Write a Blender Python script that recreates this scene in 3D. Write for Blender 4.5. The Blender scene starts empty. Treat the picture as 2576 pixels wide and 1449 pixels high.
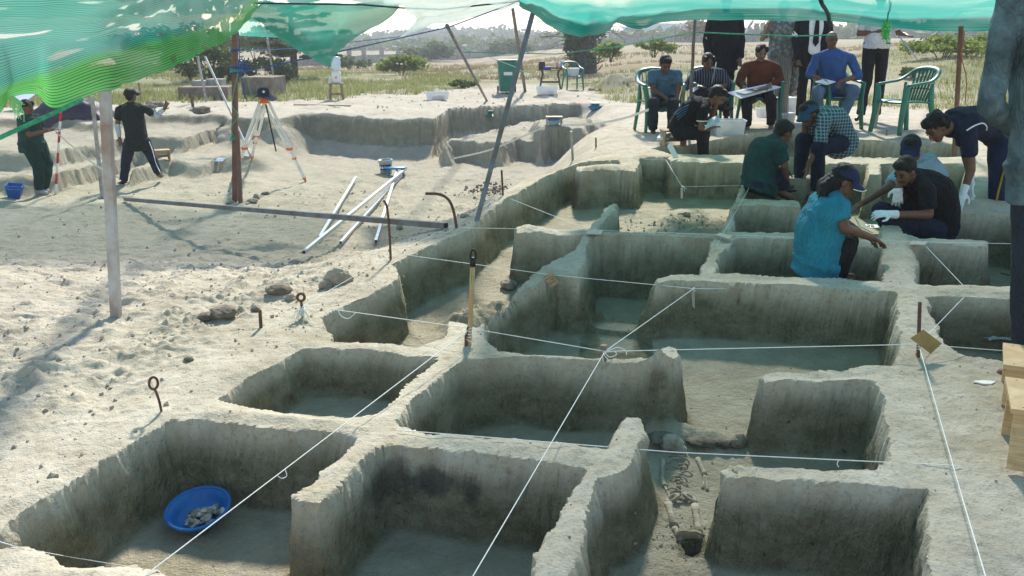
import bpy, bmesh, math, random
import numpy as np
from mathutils import Vector, Matrix
random.seed(7)
rng = np.random.default_rng(11)
np.seterr(over='ignore')
SC = bpy.context.scene
COL = SC.collection

# ------------------------------------------------------------------ camera
F = 2300.0                      # focal length in units of a 2576-wide picture
CAMZ = 1.75
PITCH = math.atan((724.5 - 90.0) / F)
cam_d = bpy.data.cameras.new('camera')
cam_d.sensor_width = 36.0
cam_d.lens = F / 2576.0 * 36.0
cam_d.clip_start = 0.05
cam_d.clip_end = 3000
cam = bpy.data.objects.new('camera', cam_d)
COL.objects.link(cam)
cam.location = (0, 0, CAMZ)
cam.rotation_euler = (math.pi / 2 - PITCH, 0, 0)
SC.camera = cam

# ------------------------------------------------------------------ light
SUN_EL = math.radians(42)
SUN_AZ = math.radians(7)       # measured from +Y (straight ahead) towards +X
W = bpy.data.worlds.new('World')
SC.world = W
W.use_nodes = True
wt = W.node_tree
bgn = wt.nodes['Background']
sky = wt.nodes.new('ShaderNodeTexSky')
sky.sky_type = 'NISHITA'
sky.sun_disc = False
sky.sun_elevation = SUN_EL
sky.sun_rotation = SUN_AZ
sky.air_density = 1.3
sky.dust_density = 0.2
sky.ozone_density = 1.5
wt.links.new(sky.outputs[0], bgn.inputs[0])
bgn.inputs[1].default_value = 0.15
sd = bpy.data.lights.new('sun', 'SUN')
sd.energy = 5.0
sd.angle = math.radians(4.0)
sd.color = (1.0, 0.945, 0.85)
sun = bpy.data.objects.new('sun', sd)
COL.objects.link(sun)
sun.rotation_euler = (-(math.pi / 2 - SUN_EL), 0, -SUN_AZ)
SC.view_settings.view_transform = 'Standard'
SC.view_settings.look = 'None'
SC.view_settings.exposure = 0.58
SC.view_settings.gamma = 1.0

# ------------------------------------------------------------------ picture -> place
CP, SP = math.cos(PITCH), math.sin(PITCH)
def ray(u, v):
    a = (u - 1288.0) / F
    b = (v - 724.5) / F
    return np.array([a, CP - b * SP, -SP - b * CP])
def P(u, v, Y):
    """point seen at (u,v) standing at forward distance Y"""
    r = ray(u, v)
    t = Y / r[1]
    return Vector((r[0] * t, Y, CAMZ + r[2] * t))
def G(u, v, z):
    """point seen at (u,v) lying at height z"""
    r = ray(u, v)
    t = (z - CAMZ) / r[2]
    return Vector((r[0] * t, r[1] * t, z))
PA, PB = 0.055, 0.015
def z0(X, Y):
    return PA * (Y - 4.0) + PB * X
def GP(u, v, dz=0.0):
    r = ray(u, v)
    t = (-PA * 4.0 - CAMZ + dz) / (r[2] - PA * r[1] - PB * r[0])
    return Vector((r[0] * t, r[1] * t, CAMZ + r[2] * t))
def sstep(x, a, b):
    t = np.clip((x - a) / (b - a), 0, 1)
    return t * t * (3 - 2 * t)

# ------------------------------------------------------------------ noise
def _hash(ix, iy, iz, seed):
    h = ix.astype(np.uint32) * np.uint32(374761393) + iy.astype(np.uint32) * np.uint32(668265263) + np.asarray(iz).astype(np.uint32) * np.uint32(3266489917) + np.uint32((seed * 1274126177) & 0xFFFFFFFF)
    h = (h ^ (h >> np.uint32(13))) * np.uint32(1274126177)
    h = (h ^ (h >> np.uint32(16))) * np.uint32(2246822519)
    return ((h ^ (h >> np.uint32(15))) & np.uint32(0xFFFFFF)).astype(np.float32) * np.float32(2.0 / 0xFFFFFF) - np.float32(1)
def vnoise2(x, y, seed=0):
    x = np.asarray(x, float); y = np.asarray(y, float)
    ix = np.floor(x).astype(np.int64); iy = np.floor(y).astype(np.int64)
    fx = x - ix; fy = y - iy
    fx = fx * fx * fx * (fx * (fx * 6 - 15) + 10); fy = fy * fy * fy * (fy * (fy * 6 - 15) + 10)
    a = _hash(ix, iy, 0, seed); b = _hash(ix + 1, iy, 0, seed)
    c = _hash(ix, iy + 1, 0, seed); d = _hash(ix + 1, iy + 1, 0, seed)
    return (a * (1 - fx) + b * fx) * (1 - fy) + (c * (1 - fx) + d * fx) * fy
def fbm2(x, y, oct=4, seed=0, gain=0.5):
    s = 0; amp = 1.0; tot = 0
    for o in range(oct):
        s = s + amp * vnoise2(x * 2 ** o + o * 13.7, y * 2 ** o - o * 7.3, seed + o)
        tot += amp; amp *= gain
    return s / tot
def vnoise3(x, y, z, seed=0):
    ix = np.floor(x).astype(np.int64); iy = np.floor(y).astype(np.int64); iz = np.floor(z).astype(np.int64)
    fx = x - ix; fy = y - iy; fz = z - iz
    fx = fx * fx * (3 - 2 * fx); fy = fy * fy * (3 - 2 * fy); fz = fz * fz * (3 - 2 * fz)
    def L(k):
        a = _hash(ix, iy, iz + k, seed); b = _hash(ix + 1, iy, iz + k, seed)
        c = _hash(ix, iy + 1, iz + k, seed); d = _hash(ix + 1, iy + 1, iz + k, seed)
        return (a * (1 - fx) + b * fx) * (1 - fy) + (c * (1 - fx) + d * fx) * fy
    return L(0) * (1 - fz) + L(1) * fz
def fbm3(x, y, z, oct=3, seed=0):
    s = 0; amp = 1.0; tot = 0
    for o in range(oct):
        s = s + amp * vnoise3(x * 2 ** o + o * 5.1, y * 2 ** o, z * 2 ** o - o * 3.3, seed + o)
        tot += amp; amp *= 0.5
    return s / tot

# ------------------------------------------------------------------ materials
MATS = {}
def new_mat(name):
    m = bpy.data.materials.new(name)
    m.use_nodes = True
    return m, m.node_tree, m.node_tree.nodes['Principled BSDF']
def N(nt, typ, **kw):
    n = nt.nodes.new(typ)
    for k, v in kw.items():
        if k.startswith('i_'):
            key = k[2:]
            key = int(key) if key.isdigit() else key.replace('_', ' ')
            n.inputs[key].default_value = v
        else:
            setattr(n, k, v)
    return n
def ramp(nt, pts):
    r = nt.nodes.new('ShaderNodeValToRGB')
    e = r.color_ramp.elements
    while len(e) < len(pts): e.new(0.5)
    for k, (p, c) in enumerate(pts):
        e[k].position = p
        e[k].color = c if len(c) == 4 else (*c, 1)
    return r
def mixc(nt, a, b, f, mode='MIX'):
    n = nt.nodes.new('ShaderNodeMix')
    n.data_type = 'RGBA'; n.blend_type = mode; n.clamp_factor = True
    for s, val in ((0, f), (6, a), (7, b)):
        if isinstance(val, (int, float)): n.inputs[s].default_value = val
        elif isinstance(val, tuple): n.inputs[s].default_value = (*val, 1) if len(val) == 3 else val
        else: nt.links.new(val, n.inputs[s])
    return n.outputs[2]
def mathn(nt, op, a, b=None, c=None):
    n = nt.nodes.new('ShaderNodeMath'); n.operation = op
    for k, val in enumerate((a, b, c)):
        if val is None: continue
        if isinstance(val, (int, float)): n.inputs[k].default_value = val
        else: nt.links.new(val, n.inputs[k])
    return n.outputs[0]
def coords(nt, kind='Object', scale=(1, 1, 1)):
    tc = nt.nodes.new('ShaderNodeTexCoord')
    mp = nt.nodes.new('ShaderNodeMapping')
    mp.inputs['Scale'].default_value = scale
    nt.links.new(tc.outputs[kind], mp.inputs[0])
    return mp.outputs[0]
def noise(nt, vec, scale, detail=4, rough=0.55, dist=0.0):
    n = N(nt, 'ShaderNodeTexNoise', i_Scale=scale, i_Detail=detail, i_Roughness=rough, i_Distortion=dist)
    nt.links.new(vec, n.inputs['Vector'])
    return n.outputs['Fac']
def bump(nt, h, strength, dist, normal=None):
    b = N(nt, 'ShaderNodeBump', i_Strength=strength, i_Distance=dist)
    nt.links.new(h, b.inputs['Height'])
    if normal is not None: nt.links.new(normal, b.inputs['Normal'])
    return b.outputs[0]
def mat(name, col, rough=0.7, var=0.12, scale=12.0, metal=0.0, bmp=0.0, bscale=60.0, col2=None, spec=0.3, trans=0.0, alpha=1.0, kind='Object'):
    """general worn surface: base colour with noise towards a second colour, fine relief"""
    if name in MATS: return MATS[name]
    m, nt, b = new_mat(name)
    v = coords(nt, kind)
    f = noise(nt, v, scale, 5, 0.6)
    r = ramp(nt, [(0.35, (0, 0, 0)), (0.68, (1, 1, 1))])
    nt.links.new(f, r.inputs[0])
    c2 = col2 if col2 else tuple(max(0, c * (1 - var * 2.2)) for c in col)
    c1 = tuple(min(1, c * (1 + var * 0.5)) for c in col)
    nt.links.new(mixc(nt, c1, c2, r.outputs[0]), b.inputs['Base Color'])
    b.inputs['Roughness'].default_value = rough
    b.inputs['Metallic'].default_value = metal
    b.inputs['Specular IOR Level'].default_value = spec
    if trans: b.inputs['Transmission Weight'].default_value = trans
    if alpha < 1: b.inputs['Alpha'].default_value = alpha
    if bmp:
        nt.links.new(bump(nt, noise(nt, v, bscale, 4), bmp, 0.01), b.inputs['Normal'])
    MATS[name] = m
    return m

# ------------------------------------------------------------------ mesh helpers
def mesh_obj(name, verts, faces, material=None, parent=None, smooth=False):
    me = bpy.data.meshes.new(name)
    me.from_pydata([tuple(v) for v in verts], [], faces)
    if material is not None: me.materials.append(material)
    if smooth: me.polygons.foreach_set('use_smooth', [True] * len(me.polygons))
    me.update()
    o = bpy.data.objects.new(name, me)
    COL.objects.link(o)
    if parent is not None:
        o.parent = parent
        o.matrix_parent_inverse = Matrix.Translation(-parent.location) if False else parent.matrix_basis.inverted()
    return o
def tag(o, label, cat, group=None):
    o['label'] = label
    o['category'] = cat
    if group: o['group'] = group
    return o
def thing(name, label, cat, loc=(0, 0, 0), rotz=0.0, group=None):
    o = bpy.data.objects.new(name, None)
    o.empty_display_size = 0.1
    COL.objects.link(o)
    o.location = loc
    o.rotation_euler = (0, 0, rotz)
    return tag(o, label, cat, group)
class MB:
    """collects boxes, tubes, lathes and sheets; build() links them as one mesh"""
    def __init__(s): s.v = []; s.f = []
    def add(s, vs, fs):
        k = len(s.v)
        s.v += [tuple(v) for v in vs]
        s.f += [tuple(i + k for i in f) for f in fs]
        return s
    def box(s, c, size, rot=None, bev=0.0):
        x, y, z = (d / 2 for d in size)
        R = rot if rot is not None else Matrix.Identity(3)
        c = Vector(c)
        if bev <= 0:
            pts = [(a * x, b * y, d * z) for a in (-1, 1) for b in (-1, 1) for d in (-1, 1)]
            vs = [c + R @ Vector(p) for p in pts]
            return s.add(vs, [(0, 1, 3, 2), (4, 6, 7, 5), (0, 4, 5, 1), (2, 3, 7, 6), (0, 2, 6, 4), (1, 5, 7, 3)])
        bm = bmesh.new()
        bmesh.ops.create_cube(bm, size=1.0)
        bmesh.ops.scale(bm, vec=size, verts=bm.verts)
        bmesh.ops.bevel(bm, geom=bm.edges[:], offset=bev, segments=2, affect='EDGES', profile=0.5)
        bm.verts.index_update()
        vs = [c + R @ v.co for v in bm.verts]
        fs = [tuple(v.index for v in f.verts) for f in bm.faces]
        bm.free()
        return s.add(vs, fs)
    def tube(s, pts, r, seg=8, cap=True, r2=None, flat=None):
        pts = [Vector(p) for p in pts]
        n = len(pts)
        rad = r if isinstance(r, (list, tuple)) else [r + ((r2 if r2 is not None else r) - r) * i / max(1, n - 1) for i in range(n)]
        vs = []; fs = []
        t0 = (pts[1] - pts[0]).normalized()
        up = Vector((0, 0, 1)) if abs(t0.z) < 0.9 else Vector((1, 0, 0))
        a = t0.cross(up).normalized()
        for i in range(n):
            t = (pts[min(i + 1, n - 1)] - pts[max(i - 1, 0)]).normalized()
            a = (a - t * a.dot(t))
            a = a.normalized() if a.length > 1e-6 else t.orthogonal().normalized()
            b = t.cross(a)
            for k in range(seg):
                th = 2 * math.pi * k / seg
                if flat:
                    vs.append(pts[i] + a * (math.cos(th) * rad[i]) + b * (math.sin(th) * rad[i] * flat))
                else:
                    vs.append(pts[i] + a * (math.cos(th) * rad[i]) + b * (math.sin(th) * rad[i]))
        for i in range(n - 1):
            for k in range(seg):
                fs.append((i * seg + k, i * seg + (k + 1) % seg, (i + 1) * seg + (k + 1) % seg, (i + 1) * seg + k))
        if cap:
            fs.append(tuple(reversed(range(seg))))
            fs.append(tuple((n - 1) * seg + k for k in range(seg)))
        return s.add(vs, fs)
    def bar(s, a, b, w, h, upv=(0, 0, 1)):
        """square bar from a to b"""
        a = Vector(a); b = Vector(b)
        t = (b - a).normalized()
        up = Vector(upv)
        x = t.cross(up)
        x = x.normalized() if x.length > 1e-4 else t.orthogonal().normalized()
        y = x.cross(t)
        vs = []
        for p in (a, b):
            for (i, j) in ((-1, -1), (1, -1), (1, 1), (-1, 1)):
                vs.append(p + x * (i * w / 2) + y * (j * h / 2))
        return s.add(vs, [(0, 3, 2, 1), (4, 5, 6, 7), (0, 1, 5, 4), (1, 2, 6, 5), (2, 3, 7, 6), (3, 0, 4, 7)])
    def lathe(s, prof, seg=20, c=(0, 0, 0), R=None, sx=1.0, sy=1.0):
        c = Vector(c)
        R = R if R is not None else Matrix.Identity(3)
        vs = []; fs = []
        for (r, z) in prof:
            for k in range(seg):
                th = 2 * math.pi * k / seg
                vs.append(c + R @ Vector((math.cos(th) * r * sx, math.sin(th) * r * sy, z)))
        for i in range(len(prof) - 1):
            for k in range(seg):
                fs.append((i * seg + k, i * seg + (k + 1) % seg, (i + 1) * seg + (k + 1) % seg, (i + 1) * seg + k))
        return s.add(vs, fs)
    def sphere(s, c, r, seg=12, rings=8, R=None):
        if isinstance(r, (int, float)): r = (r, r, r)
        c = Vector(c)
        R = R if R is not None else Matrix.Identity(3)
        vs = [c + R @ Vector((0, 0, -r[2]))]
        for i in range(1, rings):
            ph = math.pi * i / rings
            for k in range(seg):
                th = 2 * math.pi * k / seg
                vs.append(c + R @ Vector((math.sin(ph) * math.cos(th) * r[0], math.sin(ph) * math.sin(th) * r[1], -math.cos(ph) * r[2])))
        vs.append(c + R @ Vector((0, 0, r[2])))
        fs = []
        for k in range(seg): fs.append((0, 1 + (k + 1) % seg, 1 + k))
        for i in range(rings - 2):
            for k in range(seg):
                fs.append((1 + i * seg + k, 1 + i * seg + (k + 1) % seg, 1 + (i + 1) * seg + (k + 1) % seg, 1 + (i + 1) * seg + k))
        t = len(vs) - 1; base = 1 + (rings - 2) * seg
        for k in range(seg): fs.append((base + k, base + (k + 1) % seg, t))
        return s.add(vs, fs)
    def prism(s, outline, thick, R=None, c=(0, 0, 0)):
        """outline in local xz, thickness along local y"""
        R = R if R is not None else Matrix.Identity(3)
        c = Vector(c); n = len(outline)
        vs = [c + R @ Vector((x, -thick / 2, z)) for x, z in outline] + [c + R @ Vector((x, thick / 2, z)) for x, z in outline]
        fs = [tuple(range(n)), tuple(reversed(range(n, 2 * n)))]
        for k in range(n): fs.append((k, n + k, n + (k + 1) % n, (k + 1) % n))
        return s.add(vs, fs)
    def build(s, name, material=None, parent=None, smooth=False):
        return mesh_obj(name, s.v, s.f, material, parent, smooth)
def crv(pts, n=8):
    """Catmull-Rom through points"""
    pts = [Vector(p) for p in pts]
    if len(pts) < 3: return pts
    out = []
    ext = [pts[0] * 2 - pts[1]] + pts + [pts[-1] * 2 - pts[-2]]
    for i in range(1, len(ext) - 2):
        a, b, c, d = ext[i - 1], ext[i], ext[i + 1], ext[i + 2]
        for k in range(n):
            t = k / n
            out.append(0.5 * ((2 * b) + (c - a) * t + (2 * a - 5 * b + 4 * c - d) * t * t + (3 * b - a - 3 * c + d) * t ** 3))
    out.append(pts[-1])
    return out
def rotz(a): return Matrix.Rotation(a, 3, 'Z')
def frame(x=None, z=None):
    """rotation with local x towards x and local z near z"""
    x = Vector(x).normalized(); z = Vector(z)
    y = z.cross(x).normalized(); z = x.cross(y)
    return Matrix((x, y, z)).transposed()
# ================================================================== GROUND
def poly(pts, dz=0.0): return np.array([GP(u, v, dz)[:2] for u, v in pts])
def sdf(poly_, X, Y):
    """signed distance, positive inside"""
    n = len(poly_)
    d = np.full(X.shape, 1e9); ins = np.zeros(X.shape, bool)
    for i in range(n):
        ax, ay = poly_[i]; bx, by = poly_[(i + 1) % n]
        ex, ey = bx - ax, by - ay
        t = np.clip(((X - ax) * ex + (Y - ay) * ey) / (ex * ex + ey * ey + 1e-12), 0, 1)
        d = np.minimum(d, (X - ax - t * ex) ** 2 + (Y - ay - t * ey) ** 2)
        c = ((ay > Y) != (by > Y)) & (X < (bx - ax) * (Y - ay) / (by - ay + 1e-15) + ax)
        ins ^= c
    d = np.sqrt(d)
    return np.where(ins, d, -d)

# rims of the dug cells as they show in the picture (top edges of the baulks)
PIT = []   # (outline, depth, batter, slope of floor)
PIT.append(dict(n='front', depth=0.40, p=[  # bowl cell, charcoal cell, passage with the burial, right front cells
    (-90, 1400), (0, 1338), (70, 1288), (150, 1238), (250, 1170), (340, 1112), (432, 1056), (560, 1066), (700, 1078), (893, 1102),
    (868, 1140), (800, 1196), (732, 1246), (738, 1268), (800, 1276), (838, 1250), (905, 1168), (962, 1122), (1010, 1122), (1200, 1142), (1400, 1168), (1468, 1184),
    (1438, 1244), (1385, 1330), (1346, 1400), (1330, 1475), (1440, 1475), (1462, 1400), (1480, 1291), (1510, 1206), (1566, 1196), (1592, 1176),
    (1620, 1120), (1632, 1080), (1612, 1050), (1572, 1046), (1544, 1082), (1522, 1122),
    (1390, 1108), (1200, 1096), (1100, 1088), (1005, 1073), (992, 1062), (1040, 1010), (1085, 968), (1130, 935), (1180, 906),
    (1300, 897), (1500, 911), (1600, 917), (1660, 925), (1700, 915), (1716, 895), (1700, 872), (1678, 868), (1655, 884), (1640, 903), (1500, 899), (1400, 893),
    (1252, 884), (1226, 850), (1226, 800), (1300, 742), (1392, 694), (1458, 700), (1650, 712), (1690, 704),
    (1770, 706), (2000, 717), (2250, 736), (2254, 800), (2258, 870), (2250, 912), (2172, 916), (2130, 926), (2040, 934), (1922, 936), (1912, 944), (1924, 956),
    (2060, 962), (2150, 955), (2200, 962), (2214, 1010), (2226, 1080), (2244, 1160), (2200, 1180), (2100, 1176), (1832, 1170), (1816, 1180), (1826, 1198),
    (2000, 1204), (2200, 1232), (2326, 1232), (2334, 1300), (2336, 1475),
    (1560, 1600), (1200, 1600), (700, 1600), (560, 1500), (420, 1452), (330, 1426), (180, 1416), (60, 1374), (0, 1378), (-90, 1420)]))
PIT.append(dict(n='small', depth=0.27, p=[(552, 1004), (640, 946), (765, 880), (900, 881), (1000, 890), (1098, 899), (1000, 976), (945, 1038), (885, 1049), (800, 1041), (700, 1035), (600, 1016)]))
PIT.append(dict(n='left', depth=0.42, p=[  # long trench between the edge and the second baulk, opening into the heap cell
    (812, 798), (1008, 704), (990, 664), (1085, 618), (1180, 580), (1268, 502), (1310, 482), (1438, 408), (1556, 404), (1560, 415), (1452, 420), (1455, 432), (1560, 428), (1600, 432), (1614, 398), (1680, 396),
    (1690, 408), (1880, 410), (1886, 418), (1905, 430), (1876, 446), (1862, 480), (1846, 505), (1812, 588), (1500, 583), (1558, 516), (1548, 509), (1528, 518), (1478, 577), (1300, 576), (1294, 584), (1300, 592), (1468, 592), (1440, 628), (1360, 678), (1300, 730), (1200, 822), (1176, 812), (1130, 808), (1110, 850), (1050, 872), (950, 863), (840, 857)]))
PIT.append(dict(n='deep', depth=0.52, p=[(1486, 600), (1510, 592), (1640, 594), (1796, 600), (1756, 689), (1690, 689), (1655, 700), (1458, 688)]))
PIT.append(dict(n='ucut', depth=0.36, bat=0.10, p=[(1458, 680), (1650, 680), (1655, 760), (1455, 760)]))
PIT.append(dict(n='person', depth=0.46, p=[  # where the woman in turquoise works, open to the cells beyond
    (1852, 600), (2030, 602), (2036, 595), (2020, 585), (1842, 582), (1850, 520), (1865, 516), (2010, 520), (2016, 510), (2000, 503), (1862, 500), (1890, 452), (1915, 450), (2040, 452), (2044, 440), (1915, 436), (1935, 405), (1990, 396), (2060, 398), (2070, 412),
    (2180, 412), (2185, 440), (2216, 440), (2218, 412), (2430, 412), (2440, 500), (2330, 516), (2320, 524), (2330, 534), (2560, 540), (2640, 600), (2640, 700), (2520, 722), (2310, 714), (2308, 640), (2290, 622), (2320, 612), (2480, 622), (2492, 612), (2480, 603), (2320, 598), (2272, 585), (2272, 565), (2240, 556), (2212, 566), (2210, 598),
    (2150, 602), (2138, 612), (2150, 622), (2216, 626), (2216, 640), (2222, 708), (2000, 694), (1800, 685), (1815, 640)]))
PIT.append(dict(n='right', depth=0.34, p=[(2330, 746), (2640, 756), (2640, 925), (2500, 905), (2402, 888), (2372, 850), (2346, 790)]))
PIT.append(dict(n='back', depth=0.36, p=[(1640, 372), (1720, 368), (1800, 352), (1880, 336), (1990, 318), (2140, 318), (2160, 352), (2300, 358), (2440, 366), (2450, 392), (2300, 398), (2060, 390), (1935, 398), (1900, 398), (1880, 390), (1690, 388)]))
PIT.append(dict(n='foot', depth=0.62, bat=0.05, p=[(1690, 1352), (1775, 1352), (1782, 1400), (1750, 1412), (1700, 1408)], dz=-0.40))
PIT.append(dict(n='sub', depth=0.47, bat=0.03, p=[(945, 962), (1100, 905), (1030, 960), (948, 1040), (880, 1046)], dz=0))

C0E = np.array([GP(u, v)[:2] for u, v in [(-90, 1400), (150, 1238), (432, 1050), (552, 1004), (765, 880), (812, 798), (1008, 704), (1085, 618), (1180, 578), (1268, 502), (1438, 406)]])
C0E = np.maximum.accumulate(C0E[np.argsort(C0E[:, 1])], axis=0)
def edge_x(Y): return np.interp(Y, C0E[:, 1], C0E[:, 0])
def curve_of(pts, z):
    a = np.array([G(u, v, z)[:2] for u, v in pts])
    return a[np.argsort(a[:, 0])]
RIM = curve_of([(-150, 304), (0, 300), (120, 300), (245, 307), (380, 288), (470, 284), (560, 288), (600, 300), (700, 294), (780, 286), (850, 286), (1000, 297), (1090, 296), (1130, 277), (1240, 268), (1390, 261), (1500, 262), (1640, 270)], 0.1)
ST1 = curve_of([(-150, 462), (0, 452), (130, 446), (300, 436), (420, 408), (500, 414), (540, 400), (575, 330)], -0.45)
ST2 = curve_of([(-150, 392), (0, 385), (120, 380), (200, 365), (300, 352), (450, 347), (540, 330), (590, 312)], -0.15)
BL1 = np.array([G(u, v, -0.28)[:2] for u, v in [(1118, 362), (1135, 350), (1200, 352), (1250, 360), (1300, 347), (1368, 352), (1385, 330), (1500, 320), (1560, 300), (1400, 296), (1330, 300), (1262, 322), (1180, 342), (1125, 346)]])
BL2 = np.array([G(u, v, -0.04)[:2] for u, v in [(1360, 325), (1378, 318), (1420, 318), (1465, 326), (1480, 312), (1560, 300), (1420, 298), (1350, 305)]])

def outer(X, Y):
    zp = z0(X, Y)
    plate = 0.1 + 0.0 * X
    zr = np.where(Y > 12.2, z0(X, 12.2), zp)
    plate = plate + 0.35 * sstep(X, 2.5, 7)
    zr = zr + (plate - zr) * sstep(Y, 12.6, 20)
    ex = edge_x(Y)
    low = sstep(Y, 5.2, 11.0) * sstep(ex - X, 0.02, 1.5)
    # behind the grid corner the low floor runs to the right until the trench dies out
    xr = np.interp(Y, [9, 11, 13, 16, 19], [edge_x(np.array(9.0)), 1.2, 1.35, 1.9, 2.6])
    low2 = sstep(Y, 9.2, 10.5) * (1 - sstep(X, xr - 1.7, xr))
    low = np.maximum(low, low2)
    zl = -0.7 + 0.03 * fbm2(X * 0.6, Y * 0.6, 3, 5)
    z = zr + (zl - zr) * low
    return z, low

def terrace(z, Y, line, X, level, jit, w, seed):
    yl = np.interp(X, line[:, 0], line[:, 1]) + jit * fbm2(X * 1.3, X * 0 + seed, 4, seed) + 0.3 * jit * fbm2(X * 4, Y * 4, 3, seed + 3)
    t = sstep(Y, yl, yl + w)
    return np.maximum(z, z + (level - z) * t)

def ground_height(X, Y, detail=True):
    z, low = outer(X, Y)
    cut = np.zeros_like(z)
    zb = z.copy()
    # steps on the left, then the trench wall at the back
    m = X < -3.9
    near = (Y > 8.5) & (Y < 30)
    ramp_right = sstep(X, -4.9, -4.3)
    z1 = terrace(z, Y, ST1, X, -0.45 + 0.04 * fbm2(X * .8, Y * .8, 3, 21), 0.30, 0.45, 31)
    z1 = terrace(z1, Y, ST2, X, -0.15 + 0.05 * fbm2(X * .8, Y * .8, 3, 22), 0.35, 0.5, 32)
    z = np.where(Y > 8.5, z1 + (z - z1) * ramp_right, z)
    zrim = 0.1 + 0.04 * fbm2(X * 0.5, Y * 0.5, 3, 41)
    ylim = np.interp(X, RIM[:, 0], RIM[:, 1]) + 0.22 * fbm2(X * 1.1, X * 0, 4, 33) + 0.06 * fbm2(X * 5, Y * 2, 3, 36)
    t = sstep(Y, ylim - 0.12, ylim + 0.16) * 0.6 + 0.4 * sstep(Y, ylim - 0.8, ylim + 0.1)
    act = (Y > 12)
    z = np.where(act, z + (np.maximum(z, zrim) - z) * t, z)
    for bl, lev, sd_ in ((BL1, -0.28, 51), (BL2, -0.03, 52)):
        d = sdf(bl, X, Y) + 0.12 * fbm2(X * 2, Y * 2, 4, sd_)
        tt = sstep(d, -0.16, 0.05)
        z = np.where(act & (d > -0.3), np.maximum(z, z + (lev + 0.04 * fbm2(X * 2, Y * 2, 3, sd_ + 4) - z) * tt), z)
    cut = np.where(act & (Y < ylim + 0.1) & (z > -0.62) & (low > 0.5), 0.9, cut)
    cut = np.where((Y < ylim - 0.2) & (low > 0.6) & (Y > 9), 0.35, cut)
    # dug cells
    zc = z.copy()
    dmax = np.full(z.shape, -9.0)
    for k, p in enumerate(PIT):
        pl = poly(p['p'], p.get('dz', 0))
        x0, y0 = pl.min(0) - 0.15; x1, y1 = pl.max(0) + 0.15
        ok = (X > x0) & (X < x1) & (Y > y0) & (Y < y1)
        if not ok.any(): continue
        xs, ys = X[ok], Y[ok]
        d = sdf(pl, xs, ys)
        # sharp vertical fluting of the trowelled faces and worn, nibbled edges
        d = d + 0.020 * fbm2(xs * 5, ys * 5, 3, 61) + 0.008 * fbm2(xs * 15, ys * 15, 2, 62) + 0.003 * vnoise2(xs * 45, ys * 45, 63)
        bw = p.get('bat', 0.045) + 0.02 * fbm2(xs * 1.5, ys * 1.5, 2, 64 + k)
        tl = np.clip((d + 0.006) / (bw + 0.006), 0, 1)
        tt = tl
        talus = 0.05 * np.exp(-np.maximum(d - bw, 0) / 0.05) * (0.5 + 0.5 * fbm2(xs * 4, ys * 4, 2, 66))
        fl = z0(xs, ys) - p['depth'] + 0.012 * fbm2(xs * 3, ys * 3, 3, 65) + talus
        zz = zc[ok]
        if p['n'] in ('foot', 'sub'):
            new = np.minimum(z[ok], zz + (fl - zz) * tt)
        else:
            new = np.minimum(z[ok], zz + (fl - zz) * tt)
        z[ok] = new
        cut[ok] = np.maximum(cut[ok], sstep(d, 0.0, 0.02) * (1 - 0.55 * sstep(d, bw, bw + 0.05)))
        dmax[ok] = np.maximum(dmax[ok], d)
    if detail:
        # heap of loose soil in the cell behind, lumps on floors
        for (u, v, r, h, dzz) in [(1760, 560, 0.55, 0.10, -0.4), (1690, 575, 0.4, 0.07, -0.4), (1600, 545, 0.3, 0.06, -0.42), (1330, 700, .2, .05, -.4), (1270, 800, .35, .10, -.42), (1180, 830, .25, .16, -.42),
                                   (1700, 1110, .16, .09, -.40), (1640, 1105, .10, .10, -.40), (1790, 1118, .12, .07, -.40)]:
            c = GP(u, v, dzz)
            q = ((X - c.x) ** 2 + (Y - c.y) ** 2) / (r * r)
            z = z + h * np.exp(-q * 2.2) * (1 + 0.5 * fbm2(X * 9, Y * 9, 3, 71))
        out = 1 - sstep(dmax, -0.10, 0.0)
        far = 1 - sstep(Y, 9, 26) * 0.6
        z = z + out * (0.020 * fbm2(X * 2.1, Y * 2.1, 4, 81) + 0.035 * fbm2(X * .7, Y * .7, 3, 82))
        # trampled, pock-marked loose soil on the left
        tr = sstep(edge_x(Y) - X, 0.15, 0.9) * (1 - sstep(Y, 7.5, 12) * 0.35) * (1 - sstep(Y, 15, 18)) * out
        n1 = fbm2(X * 6.5, Y * 6.5, 4, 83)
        n2 = fbm2(X * 16, Y * 16, 3, 84)
        z = z + tr * (0.028 * n1 + 0.042 * np.abs(n2) * (0.3 + np.clip(n1 + .3, 0, 1)) - 0.015)
        # foot prints
        n3 = vnoise2(X * 4.2, Y * 3.1, 85)
        z = z - tr * 0.018 * sstep(n3, 0.35, 0.6)
        z = z + out * 0.006 * fbm2(X * 22, Y * 22, 2, 86)
        # worn crests: baulk tops a little uneven
        z = z + sstep(dmax, -0.2, -0.02) * (1 - sstep(dmax, 0.0, 0.05)) * 0.010 * fbm2(X * 7, Y * 7, 3, 87)
        # trench wall erosion gullies
        z = z + sstep(low, 0.3, 0.8) * sstep(Y, 12, 14) * (0.05 * fbm2(X * 3, Y * 1.2, 4, 88))
        # far ground: humps
        ar = X / np.maximum(Y, 1.0)
        zfar = np.interp(ar, [-0.6, -0.16, -0.033, 0.05, 0.15, 0.27, 0.6], [-0.8, -1.0, -0.86, 0.15, 1.0, 1.1, 1.2])
        z = z + (zfar - z) * sstep(Y, 34, 90)
        z = z + sstep(ar, 0.25, 0.48) * 1.0 * sstep(Y, 14, 32) * (1 - sstep(Y, 34, 90))
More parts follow.
